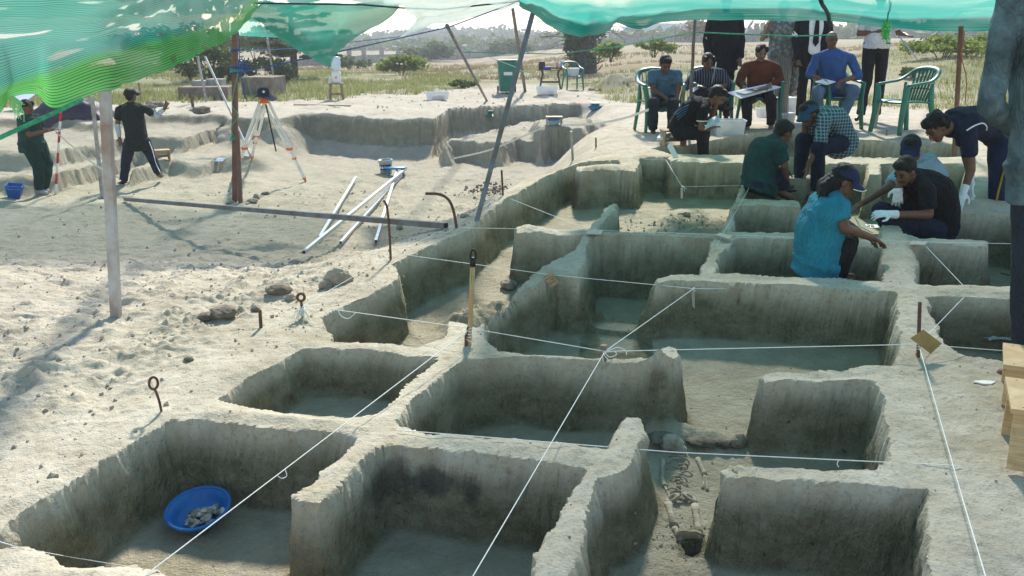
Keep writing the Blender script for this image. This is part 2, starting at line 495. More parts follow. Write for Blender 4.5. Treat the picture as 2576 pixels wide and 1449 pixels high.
        for (u, v, Yh, r, h) in [(1590, 150, 30, 1.4, .5), (1555, 158, 29, .9, .3), (1660, 158, 27, 1.2, .35), (1230, 150, 45, 2, .35), (1420, 190, 26, 1.5, .15)]:
            c = P(u, v, Yh)
            z = z + h * np.exp(-1.8 * ((X - c.x) ** 2 + (Y - c.y) ** 2) / (r * r)) * (1 + 0.4 * fbm2(X * 2, Y * 2, 3, 93))
        z = z + sstep(Y, 20, 30) * (0.12 * fbm2(X * .25, Y * .25, 4, 89)) + sstep(Y, 45, 120) * 0.5 * fbm2(X * .03, Y * .03, 3, 90)
    return z, cut, dmax, low

def seq(*segs):
    out = []
    for a, b, s in segs: out += list(np.arange(a, b - s * 0.3, s))
    return np.array(out)
def geo(a, b, n, first):
    r = 1.0; lo, hi = 1.0001, 2.5
    for _ in range(60):
        r = (lo + hi) / 2
        if first * (r ** n - 1) / (r - 1) > (b - a): hi = r
        else: lo = r
    return a + first * (r ** np.arange(1, n + 1) - 1) / (r - 1)
gx = seq((-9.5, -3.2, 0.045), (-3.2, -2.2, 0.022), (-2.2, 2.75, 0.0115), (2.75, 4.6, 0.025), (4.6, 8.0, 0.06))
gx = np.concatenate([-geo(9.5, 600, 46, 0.06)[::-1], gx, geo(8.0, 600, 46, 0.08)])
gy = seq((2.7, 6.2, 0.0115), (6.2, 9.2, 0.018), (9.2, 12.5, 0.03), (12.5, 20.5, 0.04), (20.5, 34, 0.13))
gy = np.concatenate([2.7 - geo(0, 60, 26, 0.03)[::-1], gy, geo(34, 900, 60, 0.2)])
GX, GY = np.meshgrid(gx, gy)
GZ, GCUT, GD, GLOW = ground_height(GX, GY)

def hz(x, y):
    """height of the finished ground under a point"""
    i = int(np.clip(np.searchsorted(gx, x) - 1, 0, len(gx) - 2)); j = int(np.clip(np.searchsorted(gy, y) - 1, 0, len(gy) - 2))
    a = (x - gx[i]) / (gx[i + 1] - gx[i]); b = (y - gy[j]) / (gy[j + 1] - gy[j])
    return float((GZ[j, i] * (1 - a) + GZ[j, i + 1] * a) * (1 - b) + (GZ[j + 1, i] * (1 - a) + GZ[j + 1, i + 1] * a) * b)
def S(u, v, guess=0.0, up=0.0):
    """point of the built ground seen at (u, v): march along the ray"""
    r = ray(u, v)
    t = 1.5; step = 0.02
    while t < 400:
        x, y, z = r[0] * t, r[1] * t, CAMZ + r[2] * t
        if z <= hz(x, y): break
        t += max(step, 0.004 * t)
    return Vector((r[0] * t, r[1] * t, hz(r[0] * t, r[1] * t) + up))

def build_ground():
    ny, nx = GX.shape
    v = np.stack([GX, GY, GZ], -1).astype(np.float64)
    # small horizontal push of the cut faces so they are not perfectly vertical sheets
    wall = (GD > 0.0) & (GD < 0.12)
    nx_ = np.gradient(GZ, axis=1) / np.maximum(np.gradient(GX, axis=1), 1e-6)
    ny_ = np.gradient(GZ, axis=0) / np.maximum(np.gradient(GY, axis=0), 1e-6)
    sl = np.sqrt(nx_ ** 2 + ny_ ** 2)
    steep = sstep(sl, 1.0, 3.0)
    idx = np.where(steep > 0.05)
    x, y, z = GX[idx], GY[idx], GZ[idx]
    amp = (0.026 * fbm3(x * 8, y * 8, z * 8, 3, 101) + 0.014 * fbm3(x * 26, y * 26, z * 20, 2, 105)) * steep[idx] * np.where(y > 11, 2, 1)
    L = np.maximum(sl[idx], 1e-3)
    v[idx[0], idx[1], 0] += -nx_[idx] / L * amp
    v[idx[0], idx[1], 1] += -ny_[idx] / L * amp
    me = bpy.data.meshes.new('ground')
    nv = nx * ny
    me.vertices.add(nv)
    me.vertices.foreach_set('co', v.reshape(-1).astype(np.float32))
    a = np.arange(nv).reshape(ny, nx)
    q = np.stack([a[:-1, :-1], a[:-1, 1:], a[1:, 1:], a[1:, :-1]], -1).reshape(-1, 4)
    nf = len(q)
    me.loops.add(nf * 4)
    me.loops.foreach_set('vertex_index', q.reshape(-1).astype(np.int32))
    me.polygons.add(nf)
    me.polygons.foreach_set('loop_start', np.arange(0, nf * 4, 4, dtype=np.int32))
    me.polygons.foreach_set('use_smooth', np.ones(nf, bool))
    me.update(calc_edges=True)
    at = me.attributes.new('cut', 'FLOAT', 'POINT')
    at.data.foreach_set('value', GCUT.reshape(-1).astype(np.float32))
    # grassy ground beyond the site
    yb = np.interp(GX, [-40, -12, -6, -1, 1, 3, 6, 9, 40], [17, 21.5, 24, 28, 31, 23, 17.5, 14.5, 13])
    gr = sstep(GY, yb, yb + 5) * (0.75 + 0.5 * fbm2(GX * .35, GY * .35, 4, 121))
    dry = sstep(GY, 34, 46) * (0.6 + 0.6 * fbm2(GX * .08, GY * .08, 3, 124))
    for nm, arr in (('grass', gr), ('dry', dry), ('low', GLOW)):
        at = me.attributes.new(nm, 'FLOAT', 'POINT')
        at.data.foreach_set('value', np.clip(arr, 0, 1).reshape(-1).astype(np.float32))
    me.set_sharp_from_angle(angle=math.radians(48))
    o = bpy.data.objects.new('ground', me)
    COL.objects.link(o)
    o['kind'] = 'structure'
    # ---- soil material
    m, nt, b = new_mat('soil')
    vec = coords(nt)
    A = lambda n: N(nt, 'ShaderNodeAttribute', attribute_name=n).outputs['Fac']
    big = noise(nt, vec, 0.9, 2, 0.6)
    mid = noise(nt, vec, 5.0, 3, 0.6)
    fine = noise(nt, vec, 38.0, 3, 0.65)
    r1 = ramp(nt, [(0.30, (0.335, 0.285, 0.205)), (0.48, (0.45, 0.397, 0.302)), (0.66, (0.555, 0.50, 0.40))])
    nt.links.new(mathn(nt, 'ADD', mathn(nt, 'MULTIPLY', big, 0.45), mathn(nt, 'MULTIPLY', mid, 0.55)), r1.inputs[0])
    # darker crumbs
    r2 = ramp(nt, [(0.34, (1, 1, 1)), (0.46, (0, 0, 0))])
    nt.links.new(fine, r2.inputs[0])
    top = mixc(nt, r1.outputs[0], (0.27, 0.22, 0.165), mathn(nt, 'MULTIPLY', r2.outputs[0], 0.55))
    # freshly cut faces and floors: browner, damper soil, faint layers, root marks
    lay = coords(nt, 'Object', (2.2, 2.2, 4.0))
    l1 = noise(nt, lay, 2.0, 5, 0.68)
    r3 = ramp(nt, [(0.28, (0.148, 0.131, 0.076)), (0.47, (0.23, 0.206, 0.126)), (0.62, (0.305, 0.277, 0.18)), (0.78, (0.365, 0.336, 0.236))])
    nt.links.new(l1, r3.inputs[0])
    st = noise(nt, coords(nt, 'Object', (1, 1, 1)), 3.1, 3, 0.5)
    r4 = ramp(nt, [(0.62, (0, 0, 0)), (0.70, (1, 1, 1))])
    nt.links.new(st, r4.inputs[0])
    face = mixc(nt, r3.outputs[0], (0.10, 0.085, 0.065), mathn(nt, 'MULTIPLY', r4.outputs[0], 0.5))
    face = mixc(nt, face, (0.42, 0.365, 0.27), mathn(nt, 'MULTIPLY', r2.outputs[0], 0.30))
    pk = ramp(nt, [(0.70, (0, 0, 0)), (0.76, (1, 1, 1))]); nt.links.new(noise(nt, vec, 27.0, 2, 0.5), pk.inputs[0])
    face = mixc(nt, face, (0.06, 0.048, 0.034), mathn(nt, 'MULTIPLY', pk.outputs[0], 0.75))
    c = mixc(nt, top, face, A('cut'))
    # charcoal lenses and yellow clay seen in the cut faces
    geo_ = N(nt, 'ShaderNodeNewGeometry'); nz = mathn(nt, 'MULTIPLY', mathn(nt, 'SUBTRACT', noise(nt, vec, 9.0, 4, 0.65), 0.5), 1.9)
    def stain(col_in, u, v, dz, rx, ry, rz, colr, amp):
        c_ = GP(u, v, dz)
        s1 = N(nt, 'ShaderNodeVectorMath', operation='SUBTRACT'); s1.inputs[1].default_value = c_
        nt.links.new(geo_.outputs['Position'], s1.inputs[0])
        s2 = N(nt, 'ShaderNodeVectorMath', operation='DIVIDE'); s2.inputs[1].default_value = (rx, ry, rz); nt.links.new(s1.outputs[0], s2.inputs[0])
        s3 = N(nt, 'ShaderNodeVectorMath', operation='LENGTH'); nt.links.new(s2.outputs[0], s3.inputs[0])
        f_ = mathn(nt, 'SUBTRACT', mathn(nt, 'ADD', 1.15, nz), s3.outputs['Value'])
        r_ = ramp(nt, [(0.0, (0, 0, 0)), (0.55, (amp, amp, amp))]); nt.links.new(f_, r_.inputs[0])
        return mixc(nt, col_in, colr, r_.outputs[0])
    for (u, v, dz, rx, ry, rz, amp) in [(965, 1200, -.17, .20, .2, .12, .62), (1110, 1200, -.15, .16, .15, .07, .7), (1190, 1210, -.17, .06, .15, .08, .7), (2185, 1270, -.22, .035, .12, .20, .7), (2260, 1240, -.10, .12, .1, .05, .7), (1690, 905, -.05, .03, .06, .05, .8), (1690, 1120, -.40, .22, .10, .06, .6)]:
        c = stain(c, u, v, dz, rx, ry, rz, (0.065, 0.06, 0.056), amp)
    c = stain(c, 775, 1350, -.24, .14, .10, .24, (0.32, 0.245, 0.13), .9)
    # low trampled floor on the left is greyer
    c = mixc(nt, c, (0.42, 0.385, 0.30), mathn(nt, 'MULTIPLY', A('low'), 0.35))
    gn = ramp(nt, [(0.3, (0.11, 0.12, 0.045)), (0.55, (0.20, 0.19, 0.085)), (0.75, (0.31, 0.265, 0.16))])
    nt.links.new(noise(nt, vec, 0.7, 6, 0.7), gn.inputs[0])
    dn = ramp(nt, [(0.3, (0.17, 0.11, 0.06)), (0.6, (0.25, 0.175, 0.10)), (0.8, (0.15, 0.16, 0.06))])
    nt.links.new(noise(nt, vec, 0.12, 5, 0.7), dn.inputs[0])
    c = mixc(nt, c, mixc(nt, gn.outputs[0], dn.outputs[0], A('dry')), A('grass'))
    nt.links.new(c, b.inputs['Base Color'])
    b.inputs['Roughness'].default_value = 0.95
    b.inputs['Specular IOR Level'].default_value = 0.12
    h1 = bump(nt, noise(nt, vec, 70.0, 3, 0.7), 0.6, 0.013)
    h2 = bump(nt, noise(nt, coords(nt, 'Object', (1, 1, 0.6)), 15.0, 5, 0.74), 1.0, 0.075, h1)
    hn = [n for n in nt.nodes if n.bl_idname == 'ShaderNodeBump'][-1]
    nt.links.new(mathn(nt, 'ADD', 0.35, mathn(nt, 'MULTIPLY', A('cut'), 0.65)), hn.inputs['Strength'])
    nt.links.new(h2, b.inputs['Normal'])
    me.materials.append(m)
    return o
ground = build_ground()
# ================================================================== SHADE NETS
def cr(p0, p1, p2, p3, t):
    return 0.5 * ((2 * p1) + (p2 - p0) * t + (2 * p0 - 5 * p1 + 4 * p2 - p3) * t * t + (3 * p1 - p0 - 3 * p2 + p3) * t ** 3)
def spline_rows(A, n):
    """Catmull-Rom along axis 0 of array A (k, ..., 3)"""
    E = np.concatenate([2 * A[:1] - A[1:2], A, 2 * A[-1:] - A[-2:-1]], 0)
    out = []
    for i in range(1, len(E) - 2):
        for k in range(n):
            out.append(cr(E[i - 1], E[i], E[i + 1], E[i + 2], k / n))
    out.append(A[-1])
    return np.array(out)
def net_mat(name, col, cov, line=0.019, edge_col=None, edge_w=0.0, patch=0.0, linedark=0.5, lines=1.0, thin=None, amp=0.36):
    m, nt, b = new_mat(name)
    nt.nodes.remove(b)
    uv = N(nt, 'ShaderNodeUVMap'); uv.uv_map = 'UVMap'
    sep = N(nt, 'ShaderNodeSeparateXYZ'); nt.links.new(uv.outputs[0], sep.inputs[0])
    wob = noise(nt, coords(nt, 'UV', (1.3, 1.3, 1)), 1.0, 1, 0.6)
    V = mathn(nt, 'ADD', sep.outputs[1], mathn(nt, 'MULTIPLY', wob, 0.05))
    fr = mathn(nt, 'FRACT', mathn(nt, 'DIVIDE', V, line))
    ln = mathn(nt, 'LESS_THAN', fr, 0.30)                    # heavy knitted rows
    fu = mathn(nt, 'FRACT', mathn(nt, 'ADD', mathn(nt, 'DIVIDE', sep.outputs[0], line * 0.42), mathn(nt, 'MULTIPLY', fr, 0.8)))
    st = mathn(nt, 'LESS_THAN', fu, 0.55)                    # slanting tapes between the rows
    pn = noise(nt, coords(nt, 'UV', (2.2, 7.0, 1)), 1.0, 1, 0.55)
    pr = ramp(nt, [(0.60, (0, 0, 0)), (0.66, (1, 1, 1))])
    nt.links.new(pn, pr.inputs[0])
    base = mathn(nt, 'ADD', cov - amp * 0.6, mathn(nt, 'MULTIPLY', st, amp))
    base = mathn(nt, 'MAXIMUM', base, mathn(nt, 'MULTIPLY', ln, min(1, cov + 0.25) * lines))
    base = mathn(nt, 'SUBTRACT', base, mathn(nt, 'MULTIPLY', pr.outputs[0], patch))
    if thin:      # coverage thinned away from the hem so more sun reaches the cells
        tf = ramp(nt, [(thin[0], (1, 1, 1)), (thin[0] + .12, (thin[1],) * 3)])
        nt.links.new(N(nt, 'ShaderNodeAttribute', attribute_name='hem').outputs['Fac'], tf.inputs[0])
        base = mathn(nt, 'MULTIPLY', base, tf.outputs[0])
    base = mathn(nt, 'MAXIMUM', base, 0.08)
    c = mixc(nt, col, tuple(x * linedark for x in col), ln)
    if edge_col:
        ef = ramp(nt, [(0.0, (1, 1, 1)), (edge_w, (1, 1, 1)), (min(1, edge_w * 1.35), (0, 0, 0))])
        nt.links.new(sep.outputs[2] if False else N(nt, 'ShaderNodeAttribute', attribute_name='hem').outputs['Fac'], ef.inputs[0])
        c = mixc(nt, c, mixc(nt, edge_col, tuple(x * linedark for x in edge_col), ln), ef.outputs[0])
    big = noise(nt, coords(nt, 'UV', (0.8, 1.6, 1)), 1.2, 1, 0.6)
    c = mixc(nt, c, (1, 1, 1), mathn(nt, 'MULTIPLY', mathn(nt, 'SUBTRACT', big, 0.42), 0.35))
    tr = N(nt, 'ShaderNodeBsdfTranslucent'); nt.links.new(c, tr.inputs[0])
    df = N(nt, 'ShaderNodeBsdfDiffuse'); nt.links.new(c, df.inputs[0])
    ms = N(nt, 'ShaderNodeMixShader'); ms.inputs[0].default_value = 0.35
    nt.links.new(tr.outputs[0], ms.inputs[1]); nt.links.new(df.outputs[0], ms.inputs[2])
    tp = N(nt, 'ShaderNodeBsdfTransparent')
    m2 = N(nt, 'ShaderNodeMixShader')
    nt.links.new(base, m2.inputs[0]); nt.links.new(tp.outputs[0], m2.inputs[1]); nt.links.new(ms.outputs[0], m2.inputs[2])
    nt.links.new(m2.outputs[0], nt.nodes['Material Output'].inputs[0])
    return m
def net_sheet(name, rows, material, nr=10, nc=10, wrinkle=0.02, wfreq=(3, 1.2), seed=1, ragged=0.0):
    """rows: lists of (u, v, Y) from the hem upward"""
    A = np.array([[P(*p)[:] for p in r] for r in rows])
    A = spline_rows(A, nr)
    A = np.swapaxes(spline_rows(np.swapaxes(A, 0, 1), nc), 0, 1)
    n0, n1 = A.shape[:2]
    du = np.linalg.norm(np.diff(A, axis=1), axis=2).mean(0); dv = np.linalg.norm(np.diff(A, axis=0), axis=2).mean(1)
    U = np.concatenate([[0], np.cumsum(du)]); V = np.concatenate([[0], np.cumsum(dv)])
    UU, VV = np.meshgrid(U, V)
    tu = np.gradient(A, axis=1); tv = np.gradient(A, axis=0)
    nn = np.cross(tu, tv); nn /= np.linalg.norm(nn, axis=2, keepdims=True) + 1e-9
    w = wrinkle * fbm2(UU * wfreq[0], VV * wfreq[1], 4, seed)
    A = A + nn * w[..., None]
    if ragged:
        k = np.exp(-np.arange(n0) / 2.0)[:, None]
        A[..., 2] += ragged * k * fbm2(UU * 4, UU * 0 + 3, 3, seed + 9)
    v = A.reshape(-1, 3)
    idx = np.arange(n0 * n1).reshape(n0, n1)
    fs = np.stack([idx[:-1, :-1], idx[:-1, 1:], idx[1:, 1:], idx[1:, :-1]], -1).reshape(-1, 4)
    o = mesh_obj(name, v.tolist(), fs.tolist(), material, None, True)
    me = o.data
    lay = me.uv_layers.new(name='UVMap')
    uvs = np.stack([UU, VV], -1).reshape(-1, 2)[fs.reshape(-1)]
    lay.data.foreach_set('uv', uvs.reshape(-1).astype(np.float32))
    at = me.attributes.new('hem', 'FLOAT', 'POINT')
    hem = np.repeat((np.arange(n0) / (n0 - 1))[:, None], n1, 1)
    at.data.foreach_set('value', hem.reshape(-1).astype(np.float32))
    return o

NM_left = net_mat('net_teal_lime', (0.045, 0.34, 0.255), 0.88, line=0.023, amp=0.24, edge_col=(0.10, 0.42, 0.10), edge_w=0.22, patch=0.45, linedark=0.30)
NM_dark = net_mat('net_dark_teal', (0.04, 0.36, 0.27), 0.84, line=0.012, linedark=0.8)
NM_pale = net_mat('net_pale', (0.40, 0.50, 0.46), 0.80, line=0.012, linedark=0.8)
NM_right = net_mat('net_right', (0.08, 0.46, 0.37), 0.97, line=0.03, edge_col=(0.008, 0.13, 0.105), edge_w=0.2, patch=0.06, linedark=0.6, lines=1.0, thin=(.42, .54), amp=0.08)  # near-black hem colour paints in the shaded side of the hanging flap

nA = net_sheet('shade_net', [
    [(-160, 330, 4.5), (-10, 290, 4.8), (26, 244, 4.85), (90, 234, 4.95), (140, 268, 5.05), (273, 226, 5.5), (359, 201, 6.2), (459, 158, 7.4), (545, 112, 9.3), (596, 78, 11.2), (655, 18, 12.6)],
    [(-160, 250, 4.3), (-10, 212, 4.6), (28, 196, 4.7), (90, 184, 4.8), (140, 180, 4.85), (265, 140, 5.25), (355, 120, 6.0), (455, 88, 7.1), (545, 50, 9.0), (600, 25, 10.9), (650, -8, 12.4)],
    [(-160, 120, 4.0), (-10, 92, 4.2), (28, 86, 4.28), (90, 75, 4.4), (140, 63, 4.5), (260, 45, 4.8), (350, 30, 5.5), (450, 8, 6.5), (540, -15, 8.4), (600, -30, 10.4), (645, -40, 12.0)],
    [(-160, -60, 3.4), (-10, -60, 3.6), (28, -61, 3.65), (90, -63, 3.75), (140, -66, 3.85), (260, -70, 4.2), (350, -75, 4.8), (450, -78, 5.8), (540, -72, 7.6), (600, -70, 9.4), (640, -66, 11.2)],
    [(-400, -330, 2.6), (-210, -320, 2.7), (-150, -316, 2.72), (-60, -312, 2.78), (10, -308, 2.82), (160, -290, 3.1), (280, -260, 3.6), (400, -210, 4.6), (500, -170, 6.2), (580, -130, 8.2), (630, -100, 10.2)]],
    NM_left, wrinkle=0.06, wfreq=(1.0, 2.6), seed=3, ragged=0.03)
tag(nA, 'large teal shade net with lime green lower hem sagging at upper left', 'shade net')
nB = net_sheet('shade_net', [
    [(600, 62, 12.4), (636, 48, 12.7), (700, 92, 12.9), (760, 128, 13.0), (822, 164, 13.0), (842, 140, 13.1), (880, 106, 13.2), (930, 82, 13.4), (975, 58, 13.6), (1006, 22, 13.8)],
    [(612, 40, 12.5), (645, 30, 12.8), (710, 60, 13.2), (770, 82, 13.3), (830, 100, 13.4), (850, 90, 13.5), (890, 72, 13.5), (935, 58, 13.6), (978, 40, 13.8), (1007, 17, 13.9)],
    [(640, 8, 12.6), (655, 8, 13.0), (715, 9, 13.3), (775, 10, 13.5), (835, 10, 13.6), (870, 11, 13.6), (900, 11, 13.7), (940, 11, 13.8), (980, 14, 13.9), (1010, 14, 14.0)]],
    NM_dark, wrinkle=0.10, wfreq=(0.9, 2.6), seed=5)
tag(nB, 'dark teal net hanging in folds to a pointed tip above water cooler', 'shade net')
nL = net_sheet('shade_net', [
    [(560, 88, 15.0), (610, 90, 15.2), (660, 93, 15.3), (705, 95, 15.4)], [(570, 74, 15.0), (615, 74, 15.2), (655, 76, 15.3), (690, 84, 15.4)], [(575, 58, 15.0), (610, 50, 15.2), (640, 48, 15.3), (668, 70, 15.4)]],
    net_mat('net_light_teal', (0.16, 0.66, 0.55), 0.55, line=0.012, linedark=0.9), wrinkle=0.02, seed=6)
tag(nL, 'small light teal strip of netting behind the brown post', 'shade net')
nD = net_sheet('shade_net', [
    [(1003, 92, 14.6), (1060, 72, 14.9), (1110, 60, 15.2), (1180, 42, 15.4), (1250, 26, 15.4), (1345, 6, 15.2)],
    [(1046, 52, 13.6), (1080, 46, 13.9), (1130, 38, 14.2), (1190, 26, 14.4), (1250, 14, 14.3), (1330, -4, 13.6)],
    [(1024, 28, 12.6), (1075, 22, 12.8), (1130, 16, 12.9), (1190, 8, 12.9), (1250, -4, 12.6), (1320, -16, 12.0)],
    [(975, 10, 11.6), (1050, 0, 11.4), (1120, -10, 11.3), (1185, -18, 11.2), (1240, -24, 11.0), (1310, -34, 10.6)],
    [(640, -40, 10.6), (800, -50, 10.4), (950, -58, 10.2), (1080, -66, 9.8), (1180, -72, 9.6), (1290, -80, 9.2)]],
    NM_pale, wrinkle=0.05, seed=7)
tag(nD, 'pale whitish translucent net roof stretched under a dark rope', 'shade net')
nE = net_sheet('shade_net', [  # mostly hidden roof net, added to shade the low left floor
    [(-260, 50, 16.5), (0, 46, 16.6), (200, 42, 16.6), (400, 40, 16.6), (620, 36, 16.4), (820, 30, 16.2), (990, 22, 16.0)],
    [(-300, 20, 14.5), (0, 16, 14.6), (200, 14, 14.6), (400, 12, 14.6), (620, 8, 14.4), (820, 6, 14.2), (990, 4, 14.0)],
    [(-360, -20, 12.5), (-20, -24, 12.5), (190, -26, 12.5), (400, -28, 12.5), (640, -30, 12.4), (820, -30, 12.4), (980, -30, 12.3)],
    [(-420, -66, 10.8), (-40, -70, 10.8), (180, -70, 10.8), (400, -72, 10.8), (660, -72, 10.6), (830, -72, 10.5), (970, -72, 10.4)]],
    net_mat('net_added_roof', (0.20, 0.52, 0.44), 0.45, line=0.012, linedark=0.8), wrinkle=0.06, seed=17)
tag(nE, 'far teal net roof added to shade the left floor, mostly hidden by the left net', 'shade net')
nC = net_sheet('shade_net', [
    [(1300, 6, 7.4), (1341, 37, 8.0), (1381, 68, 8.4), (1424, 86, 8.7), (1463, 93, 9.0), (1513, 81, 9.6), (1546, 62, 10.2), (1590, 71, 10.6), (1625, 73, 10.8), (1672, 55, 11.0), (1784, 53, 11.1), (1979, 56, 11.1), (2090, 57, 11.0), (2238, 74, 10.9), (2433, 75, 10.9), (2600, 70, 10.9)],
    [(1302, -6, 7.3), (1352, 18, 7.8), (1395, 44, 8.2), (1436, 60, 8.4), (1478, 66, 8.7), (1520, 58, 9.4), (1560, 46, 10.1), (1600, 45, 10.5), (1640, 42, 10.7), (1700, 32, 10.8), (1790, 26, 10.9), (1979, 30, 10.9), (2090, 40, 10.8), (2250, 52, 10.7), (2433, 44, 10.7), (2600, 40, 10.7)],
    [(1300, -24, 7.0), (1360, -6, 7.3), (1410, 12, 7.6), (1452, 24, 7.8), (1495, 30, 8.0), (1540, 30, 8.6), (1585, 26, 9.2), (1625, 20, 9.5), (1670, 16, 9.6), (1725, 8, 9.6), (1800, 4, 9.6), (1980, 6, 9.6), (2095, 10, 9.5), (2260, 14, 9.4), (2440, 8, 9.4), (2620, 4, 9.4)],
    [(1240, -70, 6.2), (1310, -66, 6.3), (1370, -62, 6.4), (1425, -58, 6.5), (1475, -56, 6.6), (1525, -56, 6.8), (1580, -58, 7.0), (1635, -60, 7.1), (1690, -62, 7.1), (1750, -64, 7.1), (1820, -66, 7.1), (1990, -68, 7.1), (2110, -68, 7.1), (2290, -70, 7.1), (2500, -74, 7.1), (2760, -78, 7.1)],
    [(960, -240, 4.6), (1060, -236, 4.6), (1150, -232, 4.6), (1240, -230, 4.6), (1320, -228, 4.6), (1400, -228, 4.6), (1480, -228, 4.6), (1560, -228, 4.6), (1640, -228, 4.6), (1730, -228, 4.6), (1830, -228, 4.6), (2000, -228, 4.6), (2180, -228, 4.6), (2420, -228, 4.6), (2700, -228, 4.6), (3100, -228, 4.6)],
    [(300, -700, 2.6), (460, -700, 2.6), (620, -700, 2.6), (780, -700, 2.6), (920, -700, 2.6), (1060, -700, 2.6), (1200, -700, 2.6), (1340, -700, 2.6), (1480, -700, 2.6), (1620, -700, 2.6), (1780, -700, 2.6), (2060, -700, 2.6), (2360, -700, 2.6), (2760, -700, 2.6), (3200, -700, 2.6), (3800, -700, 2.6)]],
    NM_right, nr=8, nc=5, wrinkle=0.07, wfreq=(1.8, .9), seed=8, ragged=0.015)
tag(nC, 'wide turquoise shade net stretched over the excavation and seated people', 'shade net')

# ================================================================== POLES
M_galv = mat('galvanised', (0.36, 0.37, 0.38), 0.45, 0.15, 9, metal=0.55, bmp=0.1, col2=(0.22, 0.20, 0.19))
M_rustgalv = mat('rusty_galvanised', (0.40, 0.41, 0.42), 0.5, 0.2, 3.5, metal=0.35, bmp=0.2, col2=(0.24, 0.12, 0.07))
M_rust = mat('rusty_iron', (0.16, 0.085, 0.06), 0.85, 0.25, 30, bmp=0.4, metal=0.1, bscale=200)
M_maroon = mat('maroon_paint', (0.13, 0.05, 0.04), 0.65, 0.3, 6, bmp=0.2, col2=(0.20, 0.11, 0.08))
M_silver = mat('silver_tube', (0.50, 0.52, 0.54), 0.4, 0.12, 7, metal=0.7, col2=(0.42, 0.42, 0.40))
M_dkpipe = mat('dark_pipe', (0.17, 0.19, 0.22), 0.5, 0.2, 6, metal=0.35, col2=(0.13, 0.10, 0.08))
M_wood = mat('wood_pale', (0.50, 0.33, 0.17), 0.6, 0.2, 7, bmp=0.2, col2=(0.36, 0.21, 0.10))
M_woodgrey = mat('wood_weathered', (0.30, 0.22, 0.15), 0.8, 0.25, 10, bmp=0.4, col2=(0.17, 0.12, 0.085))
M_black = mat('black_plastic', (0.018, 0.018, 0.02), 0.5, 0.2, 10)
M_string = mat('white_string', (0.82, 0.82, 0.78), 0.9, 0.06, 60)
M_bluerope = mat('blue_rope', (0.05, 0.11, 0.33), 0.8, 0.3, 40)
M_darkrope = mat('dark_rope', (0.035, 0.05, 0.06), 0.8, 0.3, 40)
M_greenrope = mat('green_rope', (0.06, 0.38, 0.22), 0.8, 0.2, 40)
M_limerope = mat('lime_rope', (0.12, 0.60, 0.16), 0.8, 0.2, 40)

def post(name, label, a, b, w, m, cat='pole', round_=False, hollow=True):
    mb = MB()
    a = Vector(a); b = Vector(b)
    if round_:
        n = 10
        mb.tube([a + (b - a) * (i / n) + Vector((0.003 * math.sin(i * 2.1), 0.003 * math.cos(i * 1.7), 0)) for i in range(n + 1)], w / 2, 10)
    else:
        mb.bar(a, b, w, w, (0, 1, 0))
    return tag(mb.build(name, m, None, round_), label, cat)
def sink(p, d=0.08): return Vector((p.x, p.y, p.z - d))

b1 = S(290, 796)
post('net_pole', 'grey steel post with rust patches at left holding up the net hem', sink(b1), P(264, 222, b1.y + 0.05), 0.055, M_rustgalv)
b = S(258, 500)
post('net_pole', 'slim pale steel post just left of man in black shirt', sink(b), P(231, 240, b.y - 0.1), 0.045, M_galv)
# brown post with its short strut
b2 = S(591, 508)
br = thing('net_pole', 'brown wooden post wound with blue and green rope beside tripod', 'pole', b2)
mb = MB(); mb.bar(sink(b2), P(591, 78, b2.y), 0.075, 0.075, (0, 1, 0)); mb.build('post', M_maroon, br)
mb = MB(); mb.bar(sink(S(605, 512)), P(597, 330, b2.y - 0.07), 0.055, 0.05, (0, 1, 0)); mb.build('strut', M_maroon, br)
b = S(639, 404)
post('prop', 'thin white propping stick leaning behind brown post', sink(b), P(516, 143, b.y + 1.5), 0.035, mat('white_worn', (0.62, 0.60, 0.55), 0.7, 0.2, 8))
b = S(520, 256)
post('prop', 'thin grey stick standing in grass near concrete slabs', sink(b), P(497, 141, b.y), 0.06, M_galv, round_=True)
b = S(355, 258)
post('prop', 'short grey stick behind cap of man in black shirt', sink(b), P(349, 208, b.y), 0.05, M_woodgrey, round_=True)
b = S(692, 216)
post('prop', 'slim pale stick in front of dark spreading tree', sink(b), P(672, 96, b.y - 0.5), 0.07, M_galv, round_=True)
b = S(486, 270)
post('prop', 'very short dark stake at the trench rim near grass', sink(b), P(481, 238, b.y), 0.07, M_rust, round_=True)
b = S(1193, 556)
post('net_pole', 'long slanting grey steel pole propping the corner of turquoise net', sink(b), P(1340, 34, 8.35), 0.042, M_dkpipe)
b = S(1227, 251)
post('net_pole', 'thin dark pole slanting left under pale net and blue rope', sink(b), P(1124, 64, 15.3), 0.06, M_dkpipe, round_=True)
b = S(1322, 229)
post('net_pole', 'tall dark pole behind green wheelie bin leaning left', sink(b), P(1290, 24, b.y - 4.0), 0.08, M_dkpipe)
post('net_pole', 'thin upright pole behind seated people right of palm stump', Vector((P(1747, 60, 11.9).x, 11.9, hz(P(1747, 60, 11.9).x, 11.9) - .05)), P(1748, 46, 11.2), 0.04, M_dkpipe, round_=True)
q = P(2424, 200, 10.8)
rp = thing('net_pole', 'dark red pole with orange cable behind bending man at right', 'pole', (q.x, q.y, hz(q.x, q.y)))
mb = MB(); mb.tube([(q.x + 0.03, q.y, hz(q.x, q.y) - .05), P(2418, 66, 10.85)], 0.027, 10); mb.build('post', M_maroon, rp)
mb = MB(); mb.tube(crv([P(2426, 78, 10.80), P(2423, 110, 10.8), P(2417, 135, 10.8), P(2424, 165, 10.8), P(2431, 200, 10.8), P(2428, 260, 10.8)]), 0.006, 6); mb.build('cable', mat('orange_cable', (0.35, 0.10, 0.05), 0.5), rp)
b = S(1850, 150)
